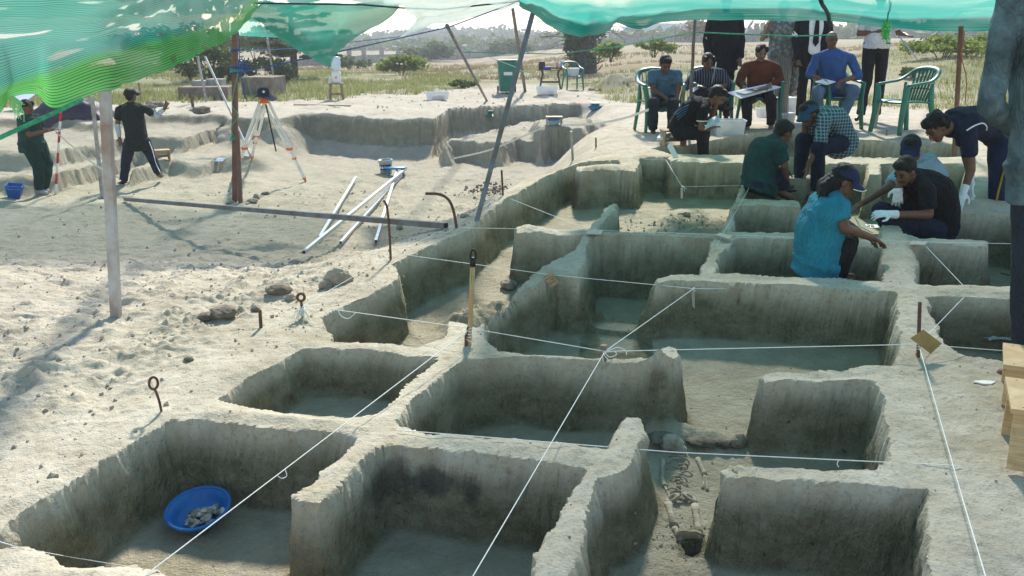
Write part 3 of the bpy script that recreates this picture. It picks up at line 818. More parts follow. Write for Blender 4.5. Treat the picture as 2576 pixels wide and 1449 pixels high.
post('prop', 'pale stick slanting between the dark suits in background', P(1848, 138, 19.0), P(1893, 52, 19.5), 0.06, mat('white_worn', (0.6, 0.6, 0.55)), round_=True)

# lengths of tube lying on the trampled floor
def lying(name, label, a, b, w, m, lift=0.03, la=0.0, lb=0.0):
    a = S(*a); b = S(*b)
    a = a + Vector((0, 0, lift + la)); b = b + Vector((0, 0, lift + lb))
    r = thing(name, label, 'pipe', (a.x, a.y, a.z - lift))
    mb = MB(); mb.bar(a, b, w, w); mb.build('tube', m, r)
    t = (b - a).normalized()
    for p, s in ((a, -1), (b, 1)):
        mb = MB(); mb.bar(p + t * (s * 0.001), p + t * (s * 0.004), w * 0.72, w * 0.72); mb.build('end_shade', M_black, r)  # black plate stands in for the shade inside the hollow tube
    return r
lying('steel_pipe', 'long dark steel pipe lying across the trampled floor', (316, 509), (1122, 578), 0.05, M_dkpipe, 0.035)
lying('steel_pipe', 'longest shiny steel tube propped on a stone, reaching blue stool', (766, 657), (1022, 437), 0.038, M_silver, 0.09)
lying('steel_pipe', 'shiny steel tube lying left of the others over dark pipe', (806, 612), (896, 458), 0.036, M_silver, 0.075)
lying('steel_pipe', 'shiny steel tube lying under the longest one', (858, 624), (1008, 452), 0.036, M_silver, 0.06)
lying('steel_pipe', 'shiny steel tube lying rightmost, beside the hooked iron bar', (946, 616), (1000, 440), 0.035, M_silver, 0.045, 0, 0.05)

# ================================================================== IRON PEGS
def rod(name, label, pts, r, m=None, cat='peg'):
    mb = MB(); mb.tube(crv(pts, 6) if len(pts) > 2 else pts, r, 8)
    return tag(mb.build(name, m or M_rust, None, True), label, cat)
p = S(409, 1038); Y = p.y
def loop(cx, cy, rx, ry, Y, n=14, rot=0.0):
    return [P(cx + rx * math.sin(2 * math.pi * k / n + rot), cy + ry * math.cos(2 * math.pi * k / n + rot), Y) for k in range(n + 1)]
rod('iron_pin', 'rusty iron pin with open eye standing on near left edge', [sink(p), P(402, 1015, Y), P(392, 985, Y)] + loop(386, 964, 11, 15, Y), 0.0065, cat='pin')
p = S(762, 800); Y = p.y
rod('iron_pin', 'rusty iron pin with round eye wrapped in frayed string', [sink(p), P(760, 780, Y), P(758, 762, Y)] + loop(757, 748, 9, 9, Y), 0.009, cat='pin')
p = S(656, 826)
rod('iron_stake', 'short plain rusty stake left of the string-wrapped pin', [sink(p), P(654, 780, p.y)], 0.011, cat='stake')
p = S(983, 656)
rod('iron_bar', 'thin hooked iron bar upright at the trench edge beside steel tubes', [sink(p), P(981, 610, p.y), P(977, 550, p.y), P(973, 520, p.y), P(968, 508, p.y), P(964, 504, p.y)], 0.009, cat='iron bar')
p = S(1152, 574)
rod('iron_bar', 'iron bar bent over in a quarter arch at trench edge', [sink(p), P(1142, 535, p.y), P(1132, 508, p.y), P(1118, 494, p.y), P(1100, 488, p.y), P(1070, 487, p.y)], 0.012, cat='iron bar')
p = S(1266, 492)
rod('iron_stake', 'thin dark stake beside rubble heap at the trench corner', [sink(p), P(1262, 428, p.y)], 0.010, cat='stake')
p = S(1500, 372)
rod('iron_stake', 'small thin stake on slope behind the grid corner post', [sink(p), P(1499, 346, p.y)], 0.010, cat='stake')
p = S(1442, 402)
mb = MB(); mb.bar(sink(p), P(1437, 330, p.y), 0.03, 0.03, (0, 1, 0))
tag(mb.build('corner_post', M_galv), 'grey square post with string at far left corner of grid', 'post')
p = S(2312, 900, 0); p = GP(2313, 895)
ip = thing('grid_peg', 'rusty iron peg with a tilted cardboard tag bound to it', 'peg', p)
mb = MB(); mb.tube([sink(p), P(2314, 760, p.y)], 0.0105, 8); mb.build('rod', M_rust, ip, True)
mb = MB()
for k in range(7):
    z = P(2313, 842 + k * 6, p.y)
    mb.tube([z + Vector((0.014 * math.cos(t), 0.014 * math.sin(t), 0.004 * t / 6.28)) for t in np.linspace(0, 6.28, 10)], 0.0028, 5)
mb.build('binding', M_string, ip)
PEG_R = P(2311, 866, p.y - 0.015)
p = GP(1520, 905)
pg = thing('grid_peg', 'stubby wooden peg with knotted white string on middle baulk', 'peg', p)
mb = MB(); mb.tube([sink(p, .06), p + Vector((-0.003, 0, 0.03)), P(1519, 868, p.y)], [0.014, 0.018, 0.019], 10); mb.build('stub', M_woodgrey, pg)
PEG_M = P(1522, 884, p.y - 0.02)
mb = MB()
mb.tube(crv([P(1522, 884, p.y - .02), P(1540, 878, p.y - .02), P(1556, 874, p.y - .02), P(1574, 882, p.y - .02), P(1576, 893, p.y - .02)]), 0.0034, 5)
mb.tube(crv([P(1522, 886, p.y - .02), P(1545, 884, p.y - .02), P(1550, 892, p.y - .02), P(1534, 898, p.y - .02), P(1522, 888, p.y - .02)]), 0.0032, 5)
mb.tube(crv([P(1518, 892, p.y - .025), P(1530, 905, p.y - .025), P(1536, 914, p.y - .025), P(1520, 916, p.y - .025), P(1516, 898, p.y - .025)]), 0.003, 5)
mb.sphere(P(1521, 888, p.y - .022), 0.010, 8, 6)
mb.build('knot', M_string, pg)
# spade handle used as a peg
p = S(1178, 868); Y = p.y
hd = thing('spade_handle', 'wooden spade handle with black grip upright at baulk crossing', 'handle', p)
mb = MB(); mb.tube([sink(p, .1), P(1181, 850, Y), P(1186, 740, Y), P(1189, 668, Y)], 0.0135, 12); mb.build('shaft', M_wood, hd, True)
mb = MB(); mb.tube([P(1189, 670, Y), P(1190, 648, Y)], 0.0165, 12)
mb.tube(crv([P(1184, 652, Y), P(1184, 636, Y), P(1190, 628, Y), P(1196, 636, Y), P(1196, 652, Y)]), 0.006, 8); mb.build('grip', M_black, hd, True)
mb = MB(); mb.tube([sink(p, .1) + Vector((-.014, -.01, 0)), P(1172, 845, Y - .01), P(1177, 822, Y - .01)], [0.02, 0.016, 0.008], 8, flat=0.5); mb.build('socket', M_rust, hd)
mb = MB(); mb.bar(P(1183, 715, Y - .016), P(1184, 690, Y - .016), 0.012, 0.003); mb.build('sticker', mat('lime_sticker', (0.25, 0.85, 0.2), 0.5), hd)
mb = MB()
for k in range(3): mb.tube([P(1181, 832 + k * 7, Y) + Vector((0.018 * math.cos(t), 0.018 * math.sin(t), 0)) for t in np.linspace(0, 6.28, 10)], 0.003, 5)
mb.tube(crv([P(1174, 832, Y - .02), P(1172, 848, Y - .02), P(1180, 858, Y - .02), P(1192, 856, Y - .02), P(1186, 838, Y - .02)]), 0.0028, 5)
mb.build('string_loop', M_string, hd)
SPADE = P(1183, 826, Y - .01)

# ================================================================== STRINGS, ROPES
def line(name, label, pts, r=0.0022, m=None, cat='string', sag=0.0, extra=None):
    pts = [Vector(q) for q in pts]
    out = []
    for a, b in zip(pts[:-1], pts[1:]):
        n = max(2, int((b - a).length / 0.12))
        for k in range(n):
            t = k / n
            out.append(a + (b - a) * t - Vector((0, 0, sag * 4 * t * (1 - t))))
    out.append(pts[-1])
    mb = MB(); mb.tube(out, r, 6)
    if extra:
        for e in extra: mb.tube(crv(e, 5), r * 0.85, 5)
    return tag(mb.build(name, m or M_string), label, cat)
PIN = P(764, 768, S(762, 800).y)
def up(u, v, d): return S(u, v) + Vector((0, 0, d))
def gp(u, v, d=0.0): return GP(u, v, d)
k = PIN + (SPADE - PIN) * 0.25
line('grid_string', 'white grid string from eye pin past spade handle to wooden peg', [PIN, SPADE, PEG_M], extra=[[PIN + (SPADE - PIN) * .22, k + Vector((-.01, 0, -.035)), k + Vector((.03, 0, -.05)), k + Vector((.06, 0, -.03)), k + Vector((.08, 0, -.012))]])
line('grid_string', 'white grid string from wooden peg to tagged iron peg and beyond', [PEG_M, PEG_R, PEG_R + (P(2600, 888, PEG_R.y + .1) - PEG_R)])
A0 = gp(375, 1440, .02)
line('grid_string', 'white grid string running over bowl cell up to spade handle', [A0 + (A0 - SPADE) * .1, A0, SPADE], extra=[[A0 + (SPADE - A0) * .29, A0 + (SPADE - A0) * .295 + Vector((.012, 0, -.02)), A0 + (SPADE - A0) * .305 + Vector((.016, 0, -.022)), A0 + (SPADE - A0) * .312]])
line('grid_string', 'white grid string crossing charcoal stained cell up to wooden peg', [P(1160, 1500, 2.55), PEG_M])
PT2 = P(1745, 726, GP(1750, 705).y - .05)
line('grid_string', 'white grid string from wooden peg to narrow hanging tag', [PEG_M, PT2])
PT3 = gp(1818, 590, .01)
line('grid_string', 'thin white string from narrow tag over third baulk to far cells', [PT2, PT3, gp(1886, 470, .02), gp(1916, 408, .03)], 0.002)
line('grid_string', 'white grid string over right bank running down to lower right', [PEG_R, P(2420, 1250, 3.12), P(2500, 1520, 2.35)])
line('grid_string', 'white string from tagged iron peg up to pinkish tag and back', [PEG_R, P(2438, 734, GP(2440, 730).y), gp(2322, 612, .01)], extra=[[P(2438, 734, GP(2440, 730).y), P(2448, 755, GP(2440, 730).y - .03), P(2456, 772, GP(2440, 730).y - .03)], [P(2436, 740, GP(2440, 730).y), P(2430, 780, GP(2440, 730).y - .03), P(2418, 806, GP(2440, 730).y - .03)]])
line('grid_string', 'white string along second baulk from trench edge past cardboard tag', [gp(1012, 640, .02), gp(1392, 692, .03), PT2, P(2300, 728, PT2.y), P(2600, 733, PT2.y)])
line('grid_string', 'white string along third baulk passing behind turquoise shirt', [gp(1165, 573, .03), gp(1482, 579, .02), PT3, gp(2322, 609, .02), gp(2600, 614, .02)], 0.002)
line('grid_string', 'white string along front baulk and over the burial passage', [gp(1000, 1082, .012), gp(1400, 1114, .03), P(1700, 1138, gp(1400, 1114).y), P(2300, 1166, gp(2250, 1166).y), gp(2420, 1172, .012)], extra=[[gp(2110, 1158, .05), gp(2106, 1166, .04), gp(2110, 1175, .03)]])
line('grid_string', 'short white string from rubble corner down to far crossing', [P(1268, 494, S(1266, 492).y), gp(1482, 578, .02)])
line('grid_string', 'white string from grey corner post dipping to small wooden tag', [P(1441, 396, S(1442, 402).y), gp(1675, 402, .03), P(1716, 470, 8.3), gp(1878, 466, .02)], 0.002)
line('grid_string', 'white string lying on near left baulk at picture corner', [S(-30, 1372, up=.004), S(60, 1386, up=.004), S(170, 1408, up=.004), S(280, 1424, up=.004), S(362, 1440, up=.004)], 0.0018)
line('grid_string', 'thin string from short stake to wrapped eye pin', [S(640, 852, up=.01), PIN + Vector((0, 0, -.03))], 0.0015)
line('grid_string', 'thin string along trench edge from eye pin to hooked bar', [PIN, S(985, 652, up=.03), S(1150, 572, up=.03), P(1262, 492, S(1266, 492).y)], 0.0014)
# frayed bundle at the eye pin
mb = MB(); mb2 = MB()
for k in range(22):
    a = random.uniform(-1, 1); l = random.uniform(.3, 1)
    base = P(763 + random.uniform(-4, 4), 775 + random.uniform(-6, 8), PIN.y - .02)
    e = P(763 + a * 30 * l, 790 + 30 * l * random.uniform(.2, 1), PIN.y - .03 - .05 * l)
    mid = (base + e) / 2 + Vector((random.uniform(-.015, .015), -.02, random.uniform(-.005, .02)))
    (mb if k % 3 else mb2).tube(crv([base, mid, e], 4), 0.0022, 4)
mb.sphere(P(763, 782, PIN.y - .015), (0.014, 0.012, 0.022), 8, 6)
fr = thing('string_bundle', 'frayed bundle of white and green string hanging on eye pin', 'string', PIN)
mb.build('white_strands', M_string, fr); mb2.build('green_strands', mat('pale_green_string', (0.35, 0.62, 0.47), 0.9), fr)

# measuring tapes
M_tape = mat('tape', (0.72, 0.70, 0.62), 0.6, 0.1, 20)
def tape(label, pts, w=0.014):
    pts = crv(pts, 8); mb = MB()
    vs = []; fs = []
    for q in pts: vs += [q + Vector((0, 0, w / 2)), q - Vector((0, 0, w / 2)), q + Vector((0, 0.002, -w / 2)), q + Vector((0, 0.002, w / 2))]
    for k in range(len(pts) - 1):
        for j in range(4): fs.append((4 * k + j, 4 * k + (j + 1) % 4, 4 * k + 4 + (j + 1) % 4, 4 * k + 4 + j))
    mb.add(vs, fs); return tag(mb.build('measuring_tape', M_tape), label, 'tape')
# ropes
TP2 = P(597, 184, b2.y - .05)
line('rope', 'blue rope from brown post rising right under the pale net', [TP2, P(880, 124, 13.2), P(1130, 68, 15.2), P(1280, 12, 14.6), P(1330, -8, 14)], 0.010, M_bluerope, 'rope')
line('rope', 'dark rope along the top edge of hanging teal net', [P(640, 8, 12.55), P(912, 12, 13.6), P(1010, 20, 13.8), P(1110, 24, 13.9), P(1290, 4, 13.5), P(1350, -8, 13)], 0.013, M_darkrope, 'rope')
line('rope', 'thin pale blue line behind teal net above the tree', [P(590, 128, b2.y), P(740, 122, 14.0), P(1008, 92, 14.6)], 0.007, mat('paleblue_rope', (0.20, 0.30, 0.50), 0.8), 'rope')
line('rope', 'slack green line behind the wheelie bin and palm stump', [P(1165, 131, 17), P(1399, 136, 16), P(1549, 118, 14.5), P(1747, 81, 11.6), P(1990, 91, 11.6), P(2100, 88, 11.6)], 0.009, M_greenrope, 'rope')
line('rope', 'light green rope tied across left net hem near woman', [P(-30, 358, 4.6), P(0, 346, 4.65), P(154, 276, 5.0), P(205, 250, 5.2)], 0.012, M_greenrope, 'rope')
line('rope', 'thin grey guy rope to blue knotted stakes at right', [P(2258, 80, 12), P(2335, 150, 15), P(2412, 202, 17)][:2] + [P(2308, 150, 16.5)], 0.008, M_galv, 'rope') if False else None
line('rope', 'thin blue guy line running down to stakes behind white shirt', [P(2262, 92, 13), P(2310, 152, 16.8)], 0.010, mat('paleblue_rope', (0.20, 0.30, 0.50), 0.8), 'rope')
line('rope', 'thin green line slanting in front of the wheelie bin', [P(1165, 118, 17.5), P(1300, 170, 19.5), P(1345, 200, 20)], 0.006, mat('pale_green_string', (0.35, 0.62, 0.47), 0.9), 'rope')
line('rope', 'dark twisted cord hanging over the turquoise net above suits', crv([P(2062, -10, 9.2), P(2068, 10, 9.4), P(2078, 25, 10.2), P(2084, 40, 10.6), P(2086, 56, 10.75)], 5), 0.022, M_darkrope, 'cord')
gt = thing('rope', 'bright green cord with tangled knot hanging from turquoise net', 'cord', P(2233, 75, 10.5))
mb = MB(); mb.tube(crv([P(2239, -10, 9.0), P(2236, 20, 9.8), P(2233, 45, 10.4), P(2230, 60, 10.5)]), 0.008, 6); mb.build('cord', M_greenrope, gt)
mb = MB()
for k in range(14):
    pts = [P(2228 + random.gauss(0, 6), 60 + 10 * j + random.gauss(0, 5), 10.48 + random.gauss(0, .02)) for j in range(5)]
    mb.tube(crv(pts, 5), 0.0055, 5)
mb.build('tangle', M_limerope, gt)
# windings on the brown post
mb = MB(); mb2 = MB(); mb3 = MB()
def wind(mb, v, n, w=0.055, r=0.009):
    for k in range(n):
        c = P(591, v + k * 4.5, b2.y)
        mb.tube([c + Vector((w * 1.15 * math.cos(t), w * 1.15 * math.sin(t), .01 * math.sin(t + k))) for t in np.linspace(0, 6.28, 12)], r, 6)
wind(mb, 166, 5); wind(mb, 124, 2); wind(mb2, 174, 2, .06); wind(mb2, 344, 2, .06)
mb.tube(crv([P(600, 80, b2.y - .06), P(602, 110, b2.y - .06), P(603, 150, b2.y - .08), P(612, 165, b2.y - .08), P(600, 178, b2.y - .07)]), 0.007, 5)
mb.tube(crv([P(600, 182, b2.y - .06), P(612, 210, b2.y - .08), P(614, 236, b2.y - .1), P(622, 254, b2.y - .1)]), 0.009, 5)
for k in range(8): mb.tube(crv([P(598, 170 + random.gauss(0, 6), b2.y - .06), P(612 + random.gauss(0, 6), 168 + random.gauss(0, 10), b2.y - .1), P(628 + random.gauss(0, 8), 172 + random.gauss(0, 6), b2.y - .1)], 5), 0.007, 5)
mb2.tube(crv([P(600, 178, b2.y - .07), P(584, 260, b2.y - .06), P(600, 290, b2.y - .08), P(582, 320, b2.y - .07), P(590, 346, b2.y - .07), P(602, 352, b2.y - .07)]), 0.007, 5)
mb2.tube(crv([P(602, 172, b2.y - .07), P(620, 190, b2.y - .1), P(628, 225, b2.y - .1), P(635, 250, b2.y - .1)]), 0.005, 5)
mb.build('blue_rope', M_bluerope, br); mb2.build('green_rope', M_greenrope, br)
# torn fringe at the left net corner
mb = MB()
for k in range(26):
    a = P(28 + k * 0.8, 236 + k * .9, 4.85)
    e = P(38 + k * .9 + random.gauss(0, 5), 285 + random.gauss(0, 14), 4.85)
    mb.tube(crv([a, (a + e) / 2 + Vector((random.gauss(0, .015), -.01, 0)), e], 4), 0.0022, 4)
tag(mb.build('net_fringe', mat('fringe', (0.40, 0.80, 0.45), 0.9)), 'torn pale green fringe of the net beside head of woman', 'net fringe')
line('rope', 'pale loop of cord dangling from mended left net', [P(386, 268, 10), P(392, 282, 10), P(408, 292, 10)], 0.008, mat('paleblue_rope', (0.2, .3, .5)), 'cord')

# ================================================================== TAGS
M_card = mat('cardboard', (0.42, 0.30, 0.17), 0.85, 0.12, 25)
M_cardpale = mat('cardboard_pale', (0.58, 0.50, 0.40), 0.85, 0.1, 25)
M_ink = mat('ink', (0.05, 0.04, 0.04), 0.8)
M_paper = mat('paper', (0.78, 0.78, 0.76), 0.7, 0.05, 30)
def quad_tag(name, label, c4, m, thick=0.003, ink=None, cat='tag'):
    """four picture corners with distances -> thin card with writing"""
    q = [P(*c) for c in c4]
    n = (q[1] - q[0]).cross(q[3] - q[0]).normalized() * thick
    if n.y > 0: n = -n
    r = thing(name, label, cat, q[0])
    mb = MB(); mb.add(q + [p + n for p in q], [(0, 1, 2, 3), (7, 6, 5, 4), (0, 4, 5, 1), (1, 5, 6, 2), (2, 6, 7, 3), (3, 7, 4, 0)]); mb.build('card', m, r)
    if ink:
        mb = MB()
        def at(s, t): return (q[0] * (1 - s) + q[1] * s) * (1 - t) + (q[3] * (1 - s) + q[2] * s) * t + n * 1.25
        for (s0, s1, t0, t1) in ink: mb.add([at(s0, t0), at(s1, t0), at(s1, t1), at(s0, t1)], [(0, 1, 2, 3)])
        mb.build('writing', M_ink, r)
    return r
def scrawl(rows, seed):
    rr = random.Random(seed); out = []
    for (t0, t1, s0, s1) in rows:
        s = s0
        while s < s1:
            w = rr.uniform(.03, .09)
            out.append((s, min(s + w, s1), t0 + rr.uniform(0, .02), t1 - rr.uniform(0, .03)))
            s += w + rr.uniform(.015, .05)
    return out
Yt = GP(1395, 700).y - .06
quad_tag('paper_tag', 'brown cardboard tag with handwriting hanging on baulk corner', [(1366, 695, Yt + .02), (1390, 684, Yt + .02), (1406, 711, Yt), (1384, 726, Yt)], M_card, ink=scrawl([(.06, .14, .02, .5), (.28, .36, .1, .95), (.46, .54, .5, .98), (.66, .74, .05, .9)], 4))
Yt = GP(2440, 735).y - .03
quad_tag('paper_tag', 'pinkish cardboard tag with faint print on right baulk', [(2424, 733, Yt), (2455, 733, Yt), (2457, 782, Yt - .02), (2425, 781, Yt - .02)], mat('pinkish_card', (0.50, 0.39, 0.34), .85), ink=scrawl([(.15, .2, .35, .6), (.25, .30, .4, .55), (.36, .41, .2, .5), (.5, .57, .4, .7), (.66, .70, .4, .65), (.76, .80, .1, .5), (.86, .90, .1, .45)], 6))
Yt = PEG_R.y - .02
quad_tag('paper_tag', 'plain brown card tilted behind the iron peg', [(2289, 851, Yt + .0), (2322, 829, Yt + .03), (2369, 864, Yt + .02), (2341, 890, Yt)], mat('brown_card', (0.40, 0.27, 0.10), .8))
Yt = PT2.y
quad_tag('paper_tag', 'narrow pale tag hanging edge-on from string at second baulk', [(1741, 734, Yt - .01), (1747, 734, Yt - .03), (1748, 776, Yt - .03), (1743, 770, Yt - .01)], M_cardpale, .004)
def flat_tag(label, pts, d):
    q = [GP(u, v, d) for u, v in pts]
    mb = MB(); mb.add(q + [p - Vector((0, 0, .004)) for p in q], [(0, 1, 2, 3), (7, 6, 5, 4), (0, 4, 5, 1), (1, 5, 6, 2), (2, 6, 7, 3), (3, 7, 4, 0)])
    return tag(mb.build('paper_tag', M_cardpale), label, 'tag')
flat_tag('pale tag lying flat on far crossing of second row', [(1474, 588), (1480, 577), (1518, 578), (1512, 589)], .03)
flat_tag('small pale tag lying flat on third baulk left of turquoise shirt', [(1800, 590), (1812, 585), (1843, 594), (1834, 600)], .03)
flat_tag('pale tag lying flat on crossing below the gloved workers', [(2286, 614), (2296, 605), (2336, 607), (2326, 615)], .03)
q = P(1716, 470, 8.3)
quad_tag('paper_tag', 'tiny wooden tag hanging in front of far grey baulk', [(1713, 472, 8.29), (1718, 472, 8.27), (1718, 499, 8.27), (1713, 499, 8.29)], M_cardpale, .004)
# knots of string at tags
for (pt, lab) in ((PT2, 'white knot of string above narrow hanging tag'), (P(2438, 732, GP(2440, 730).y - .02), 'white knot of string above pinkish tag'), (P(1716, 469, 8.28), 'white knot above tiny wooden tag')):
    mb = MB(); mb.sphere(pt, 0.009, 8, 6)
    for k in range(4): mb.tube(crv([pt, pt + Vector((random.gauss(0, .012), -.008, random.gauss(0, .01))), pt + Vector((random.gauss(0, .02), -.008, -.02 + random.gauss(0, .01)))], 4), .002, 4)
    tag(mb.build('string_knot', M_string), lab, 'knot')
tape('white measuring tape stretched from woman towards man at left', [P(140, 332, S(140, 488).y), P(190, 375, 14.0), P(240, 415, 13.9), P(298, 447, 13.8)], 0.035)
tape('white measuring tape sagging from wooden box towards the chairs', [P(1412, 315, 17.0), P(1480, 313, 15.6), P(1560, 300, 13.6), P(1632, 276, 12.0)], 0.035)
tape('white measuring tape hanging from box down to the lit floor', [P(1372, 318, 17.0), P(1300, 350, 16.6), P(1230, 378, 16.4), P(1140, 399, 16.6)], 0.03)
# ================================================================== BACKGROUND
def leaf_mat(name, c1, c2, c3=None, trans=0.3):
    m, nt, b = new_mat(name)
    g = N(nt, 'ShaderNodeNewGeometry')
    r = ramp(nt, [(0.0, c1), (0.55, c2), (1.0, c3 or c2)])
    nt.links.new(g.outputs['Random Per Island'], r.inputs[0])
    nt.links.new(r.outputs[0], b.inputs['Base Color'])
    b.inputs['Roughness'].default_value = 0.7
    b.inputs['Specular IOR Level'].default_value = 0.2
    tr = N(nt, 'ShaderNodeBsdfTranslucent'); nt.links.new(r.outputs[0], tr.inputs[0])
    ms = N(nt, 'ShaderNodeMixShader'); ms.inputs[0].default_value = trans
    nt.links.new(b.outputs[0], ms.inputs[1]); nt.links.new(tr.outputs[0], ms.inputs[2])
    nt.links.new(ms.outputs[0], nt.nodes['Material Output'].inputs[0])
    return m
def np_mesh(name, v, f, m, parent=None, k=4):
    me = bpy.data.meshes.new(name)
    me.vertices.add(len(v)); me.vertices.foreach_set('co', np.asarray(v, np.float32).reshape(-1))
    nf = len(f)
    me.loops.add(nf * k); me.loops.foreach_set('vertex_index', np.asarray(f, np.int32).reshape(-1))
    me.polygons.add(nf); me.polygons.foreach_set('loop_start', np.arange(0, nf * k, k, dtype=np.int32))
    me.update(calc_edges=True)
    me.materials.append(m)
    o = bpy.data.objects.new(name, me); COL.objects.link(o)
    if parent is not None:
        o.parent = parent; o.matrix_parent_inverse = parent.matrix_basis.inverted()
    return o
def leaves(centers, radii, n, size, flat=1.0, seed=0, up=0.0, aspect=0.55):
    """n leaf quads per clump scattered through each clump's volume (denser to the outside)"""
    r = np.random.default_rng(seed)
    V = []
    for c, rad in zip(centers, radii):
        rad = np.array(rad if hasattr(rad, '__len__') else (rad, rad, rad * flat))
        d = r.normal(size=(n, 3)); d /= np.linalg.norm(d, axis=1)[:, None]
        p = np.array(c[:]) + d * rad * (r.random((n, 1)) ** 0.45) * (0.75 + 0.5 * r.random((n, 1)))
        a = r.normal(size=(n, 3)); a[:, 2] = a[:, 2] * 0.6 + up; a /= np.linalg.norm(a, axis=1)[:, None]
        b = np.cross(a, r.normal(size=(n, 3))); b /= np.linalg.norm(b, axis=1)[:, None] + 1e-9
        s = size * (0.6 + 0.8 * r.random((n, 1)))
        V.append(np.stack([p - a * s, p + b * s * aspect, p + a * s, p - b * s * aspect], 1))
    V = np.concatenate(V).reshape(-1, 3)
    return V, np.arange(len(V)).reshape(-1, 4)
L_dark = leaf_mat('leaf_dark', (0.035, 0.06, 0.018), (0.055, 0.095, 0.025), (0.10, 0.13, 0.04))
L_mid = leaf_mat('leaf_mid', (0.05, 0.09, 0.025), (0.085, 0.13, 0.035), (0.15, 0.19, 0.06))
L_lime = leaf_mat('leaf_lime', (0.10, 0.15, 0.03), (0.19, 0.25, 0.05), (0.30, 0.34, 0.08), 0.45)
L_far = leaf_mat('leaf_far', (0.05, 0.075, 0.04), (0.07, 0.10, 0.05), (0.10, 0.13, 0.06))
L_dry = leaf_mat('leaf_dry', (0.13, 0.10, 0.065), (0.20, 0.16, 0.10), (0.27, 0.22, 0.15))
L_grass = leaf_mat('grass_blades', (0.13, 0.17, 0.05), (0.25, 0.27, 0.09), (0.38, 0.35, 0.18), 0.45)
L_dgrass = leaf_mat('dry_grass_blades', (0.20, 0.14, 0.075), (0.28, 0.20, 0.115), (0.30, 0.27, 0.12), 0.4)
M_bark = mat('bark', (0.11, 0.085, 0.065), 0.9, 0.3, 14, bmp=0.6, bscale=40)
M_conc = mat('concrete', (0.34, 0.32, 0.29), 0.9, 0.2, 4, bmp=0.3, col2=(0.22, 0.205, 0.185))

# far wood on the skyline
def wood(name, band, n, size, leafn, seed, m):
    r = np.random.default_rng(seed)
    C = []; R = []
    for k in range(n):
        u = r.uniform(*band['u']); Y = r.uniform(*band['Y'])
        top = np.interp(u, band['tu'], band['tv']) + r.normal() * 3
        p = P(u, top, Y)
        rad = band['r'] * r.uniform(0.7, 1.3)
        C.append((p.x, p.y, p.z - rad * 0.8)); R.append((rad * 1.25, rad, rad * 0.9))
        C.append((p.x + r.normal() * rad, p.y - 2, p.z - rad * 2.0)); R.append((rad * 1.5, rad, rad * 1.2))
    v, f = leaves(C, R, leafn, size, seed=seed)
    o = np_mesh(name, v, f, m)
    o['kind'] = 'stuff'
    return o
wood('distant_wood', dict(u=(300, 1700), Y=(300, 360), tu=[300, 620, 760, 900, 1000, 1110, 1250, 1330, 1450, 1560, 1700], tv=[92, 100, 96, 92, 86, 76, 77, 84, 90, 82, 86], r=5.0), 520, 1.2, 90, 1, L_far)
wood('distant_wood', dict(u=(300, 1700), Y=(180, 240), tu=[300, 620, 900, 1100, 1300, 1500, 1700], tv=[104, 110, 106, 100, 98, 96, 92], r=3.4), 420, 0.8, 80, 2, L_mid)
wood('distant_wood', dict(u=(1560, 2800), Y=(150, 230), tu=[1560, 1700, 1900, 2100, 2400, 2800], tv=[84, 78, 74, 66, 60, 52], r=3.2), 260, 0.9, 60, 3, L_mid)
for o_, lab in zip([o for o in COL.objects if o.name.startswith('distant_wood')], ('hazy wooded skyline far behind the wall', 'green scrub in front of the far skyline', 'scrubby trees on the rise behind the seated people')):
    o_['label'] = lab; o_['category'] = 'wood'

# boundary wall: pillars with sunken panels between them
def far_pt(u, v, Y): return P(u, v, Y)
wall = thing('boundary_wall', 'long grey concrete boundary wall with regular pillars across the field', 'wall', far_pt(1211, 140, 118))
pil = [(700, 134, 172, 82), (735, 133, 170, 84), (770, 131, 168, 86), (806, 129, 167, 86), (842, 127, 166, 88), (878, 125, 163, 90), (915, 122, 160, 92), (960, 121, 156, 95), (1001, 120, 153, 98), (1040, 118, 150, 101), (1080, 117, 147, 104), (1114, 115, 145, 107), (1148, 114, 143, 110), (1180, 113, 142, 113), (1211, 111, 140, 116), (1239, 109, 136, 119), (1268, 107, 133, 121), (1295, 106, 130, 123), (1320, 105, 128, 124), (1345, 104, 126, 125), (1372, 103, 124, 126), (1402, 101, 122, 126), (1432, 98, 120, 124), (1466, 94, 117, 122), (1500, 90, 114, 119), (1536, 86, 111, 116), (1574, 82, 108, 113), (1606, 80, 106, 110), (1638, 78, 104, 107), (1700, 73, 100, 104), (1765, 69, 96, 101), (1830, 65, 93, 99), (1904, 60, 90, 97), (1980, 56, 87, 95), (2060, 50, 84, 93)]
for k, (u, vt, vb, Y) in enumerate(pil):
    t = P(u, vt, Y); bt = P(u, vb, Y)
    h = t.z - bt.z + 1.2
    mb = MB(); mb.box((t.x, t.y, t.z - h / 2), (0.42, 0.42, h)); mb.box((t.x, t.y, t.z + 0.03), (0.50, 0.50, 0.07)); mb.build('pillar', M_conc, wall)
    if k + 1 < len(pil):
        u2, vt2, vb2, Y2 = pil[k + 1]
        t2 = P(u2, vt2, Y2)
        a = Vector((t.x, t.y, t.z - 0.62)); b_ = Vector((t2.x, t2.y, t2.z - 0.62))
        d = (b_ - a).normalized() * 0.22
        mb = MB(); mb.bar(a + d - Vector((0, 0, .75)), b_ - d - Vector((0, 0, .75)), 0.16, 1.5); mb.build('panel', M_conc, wall)
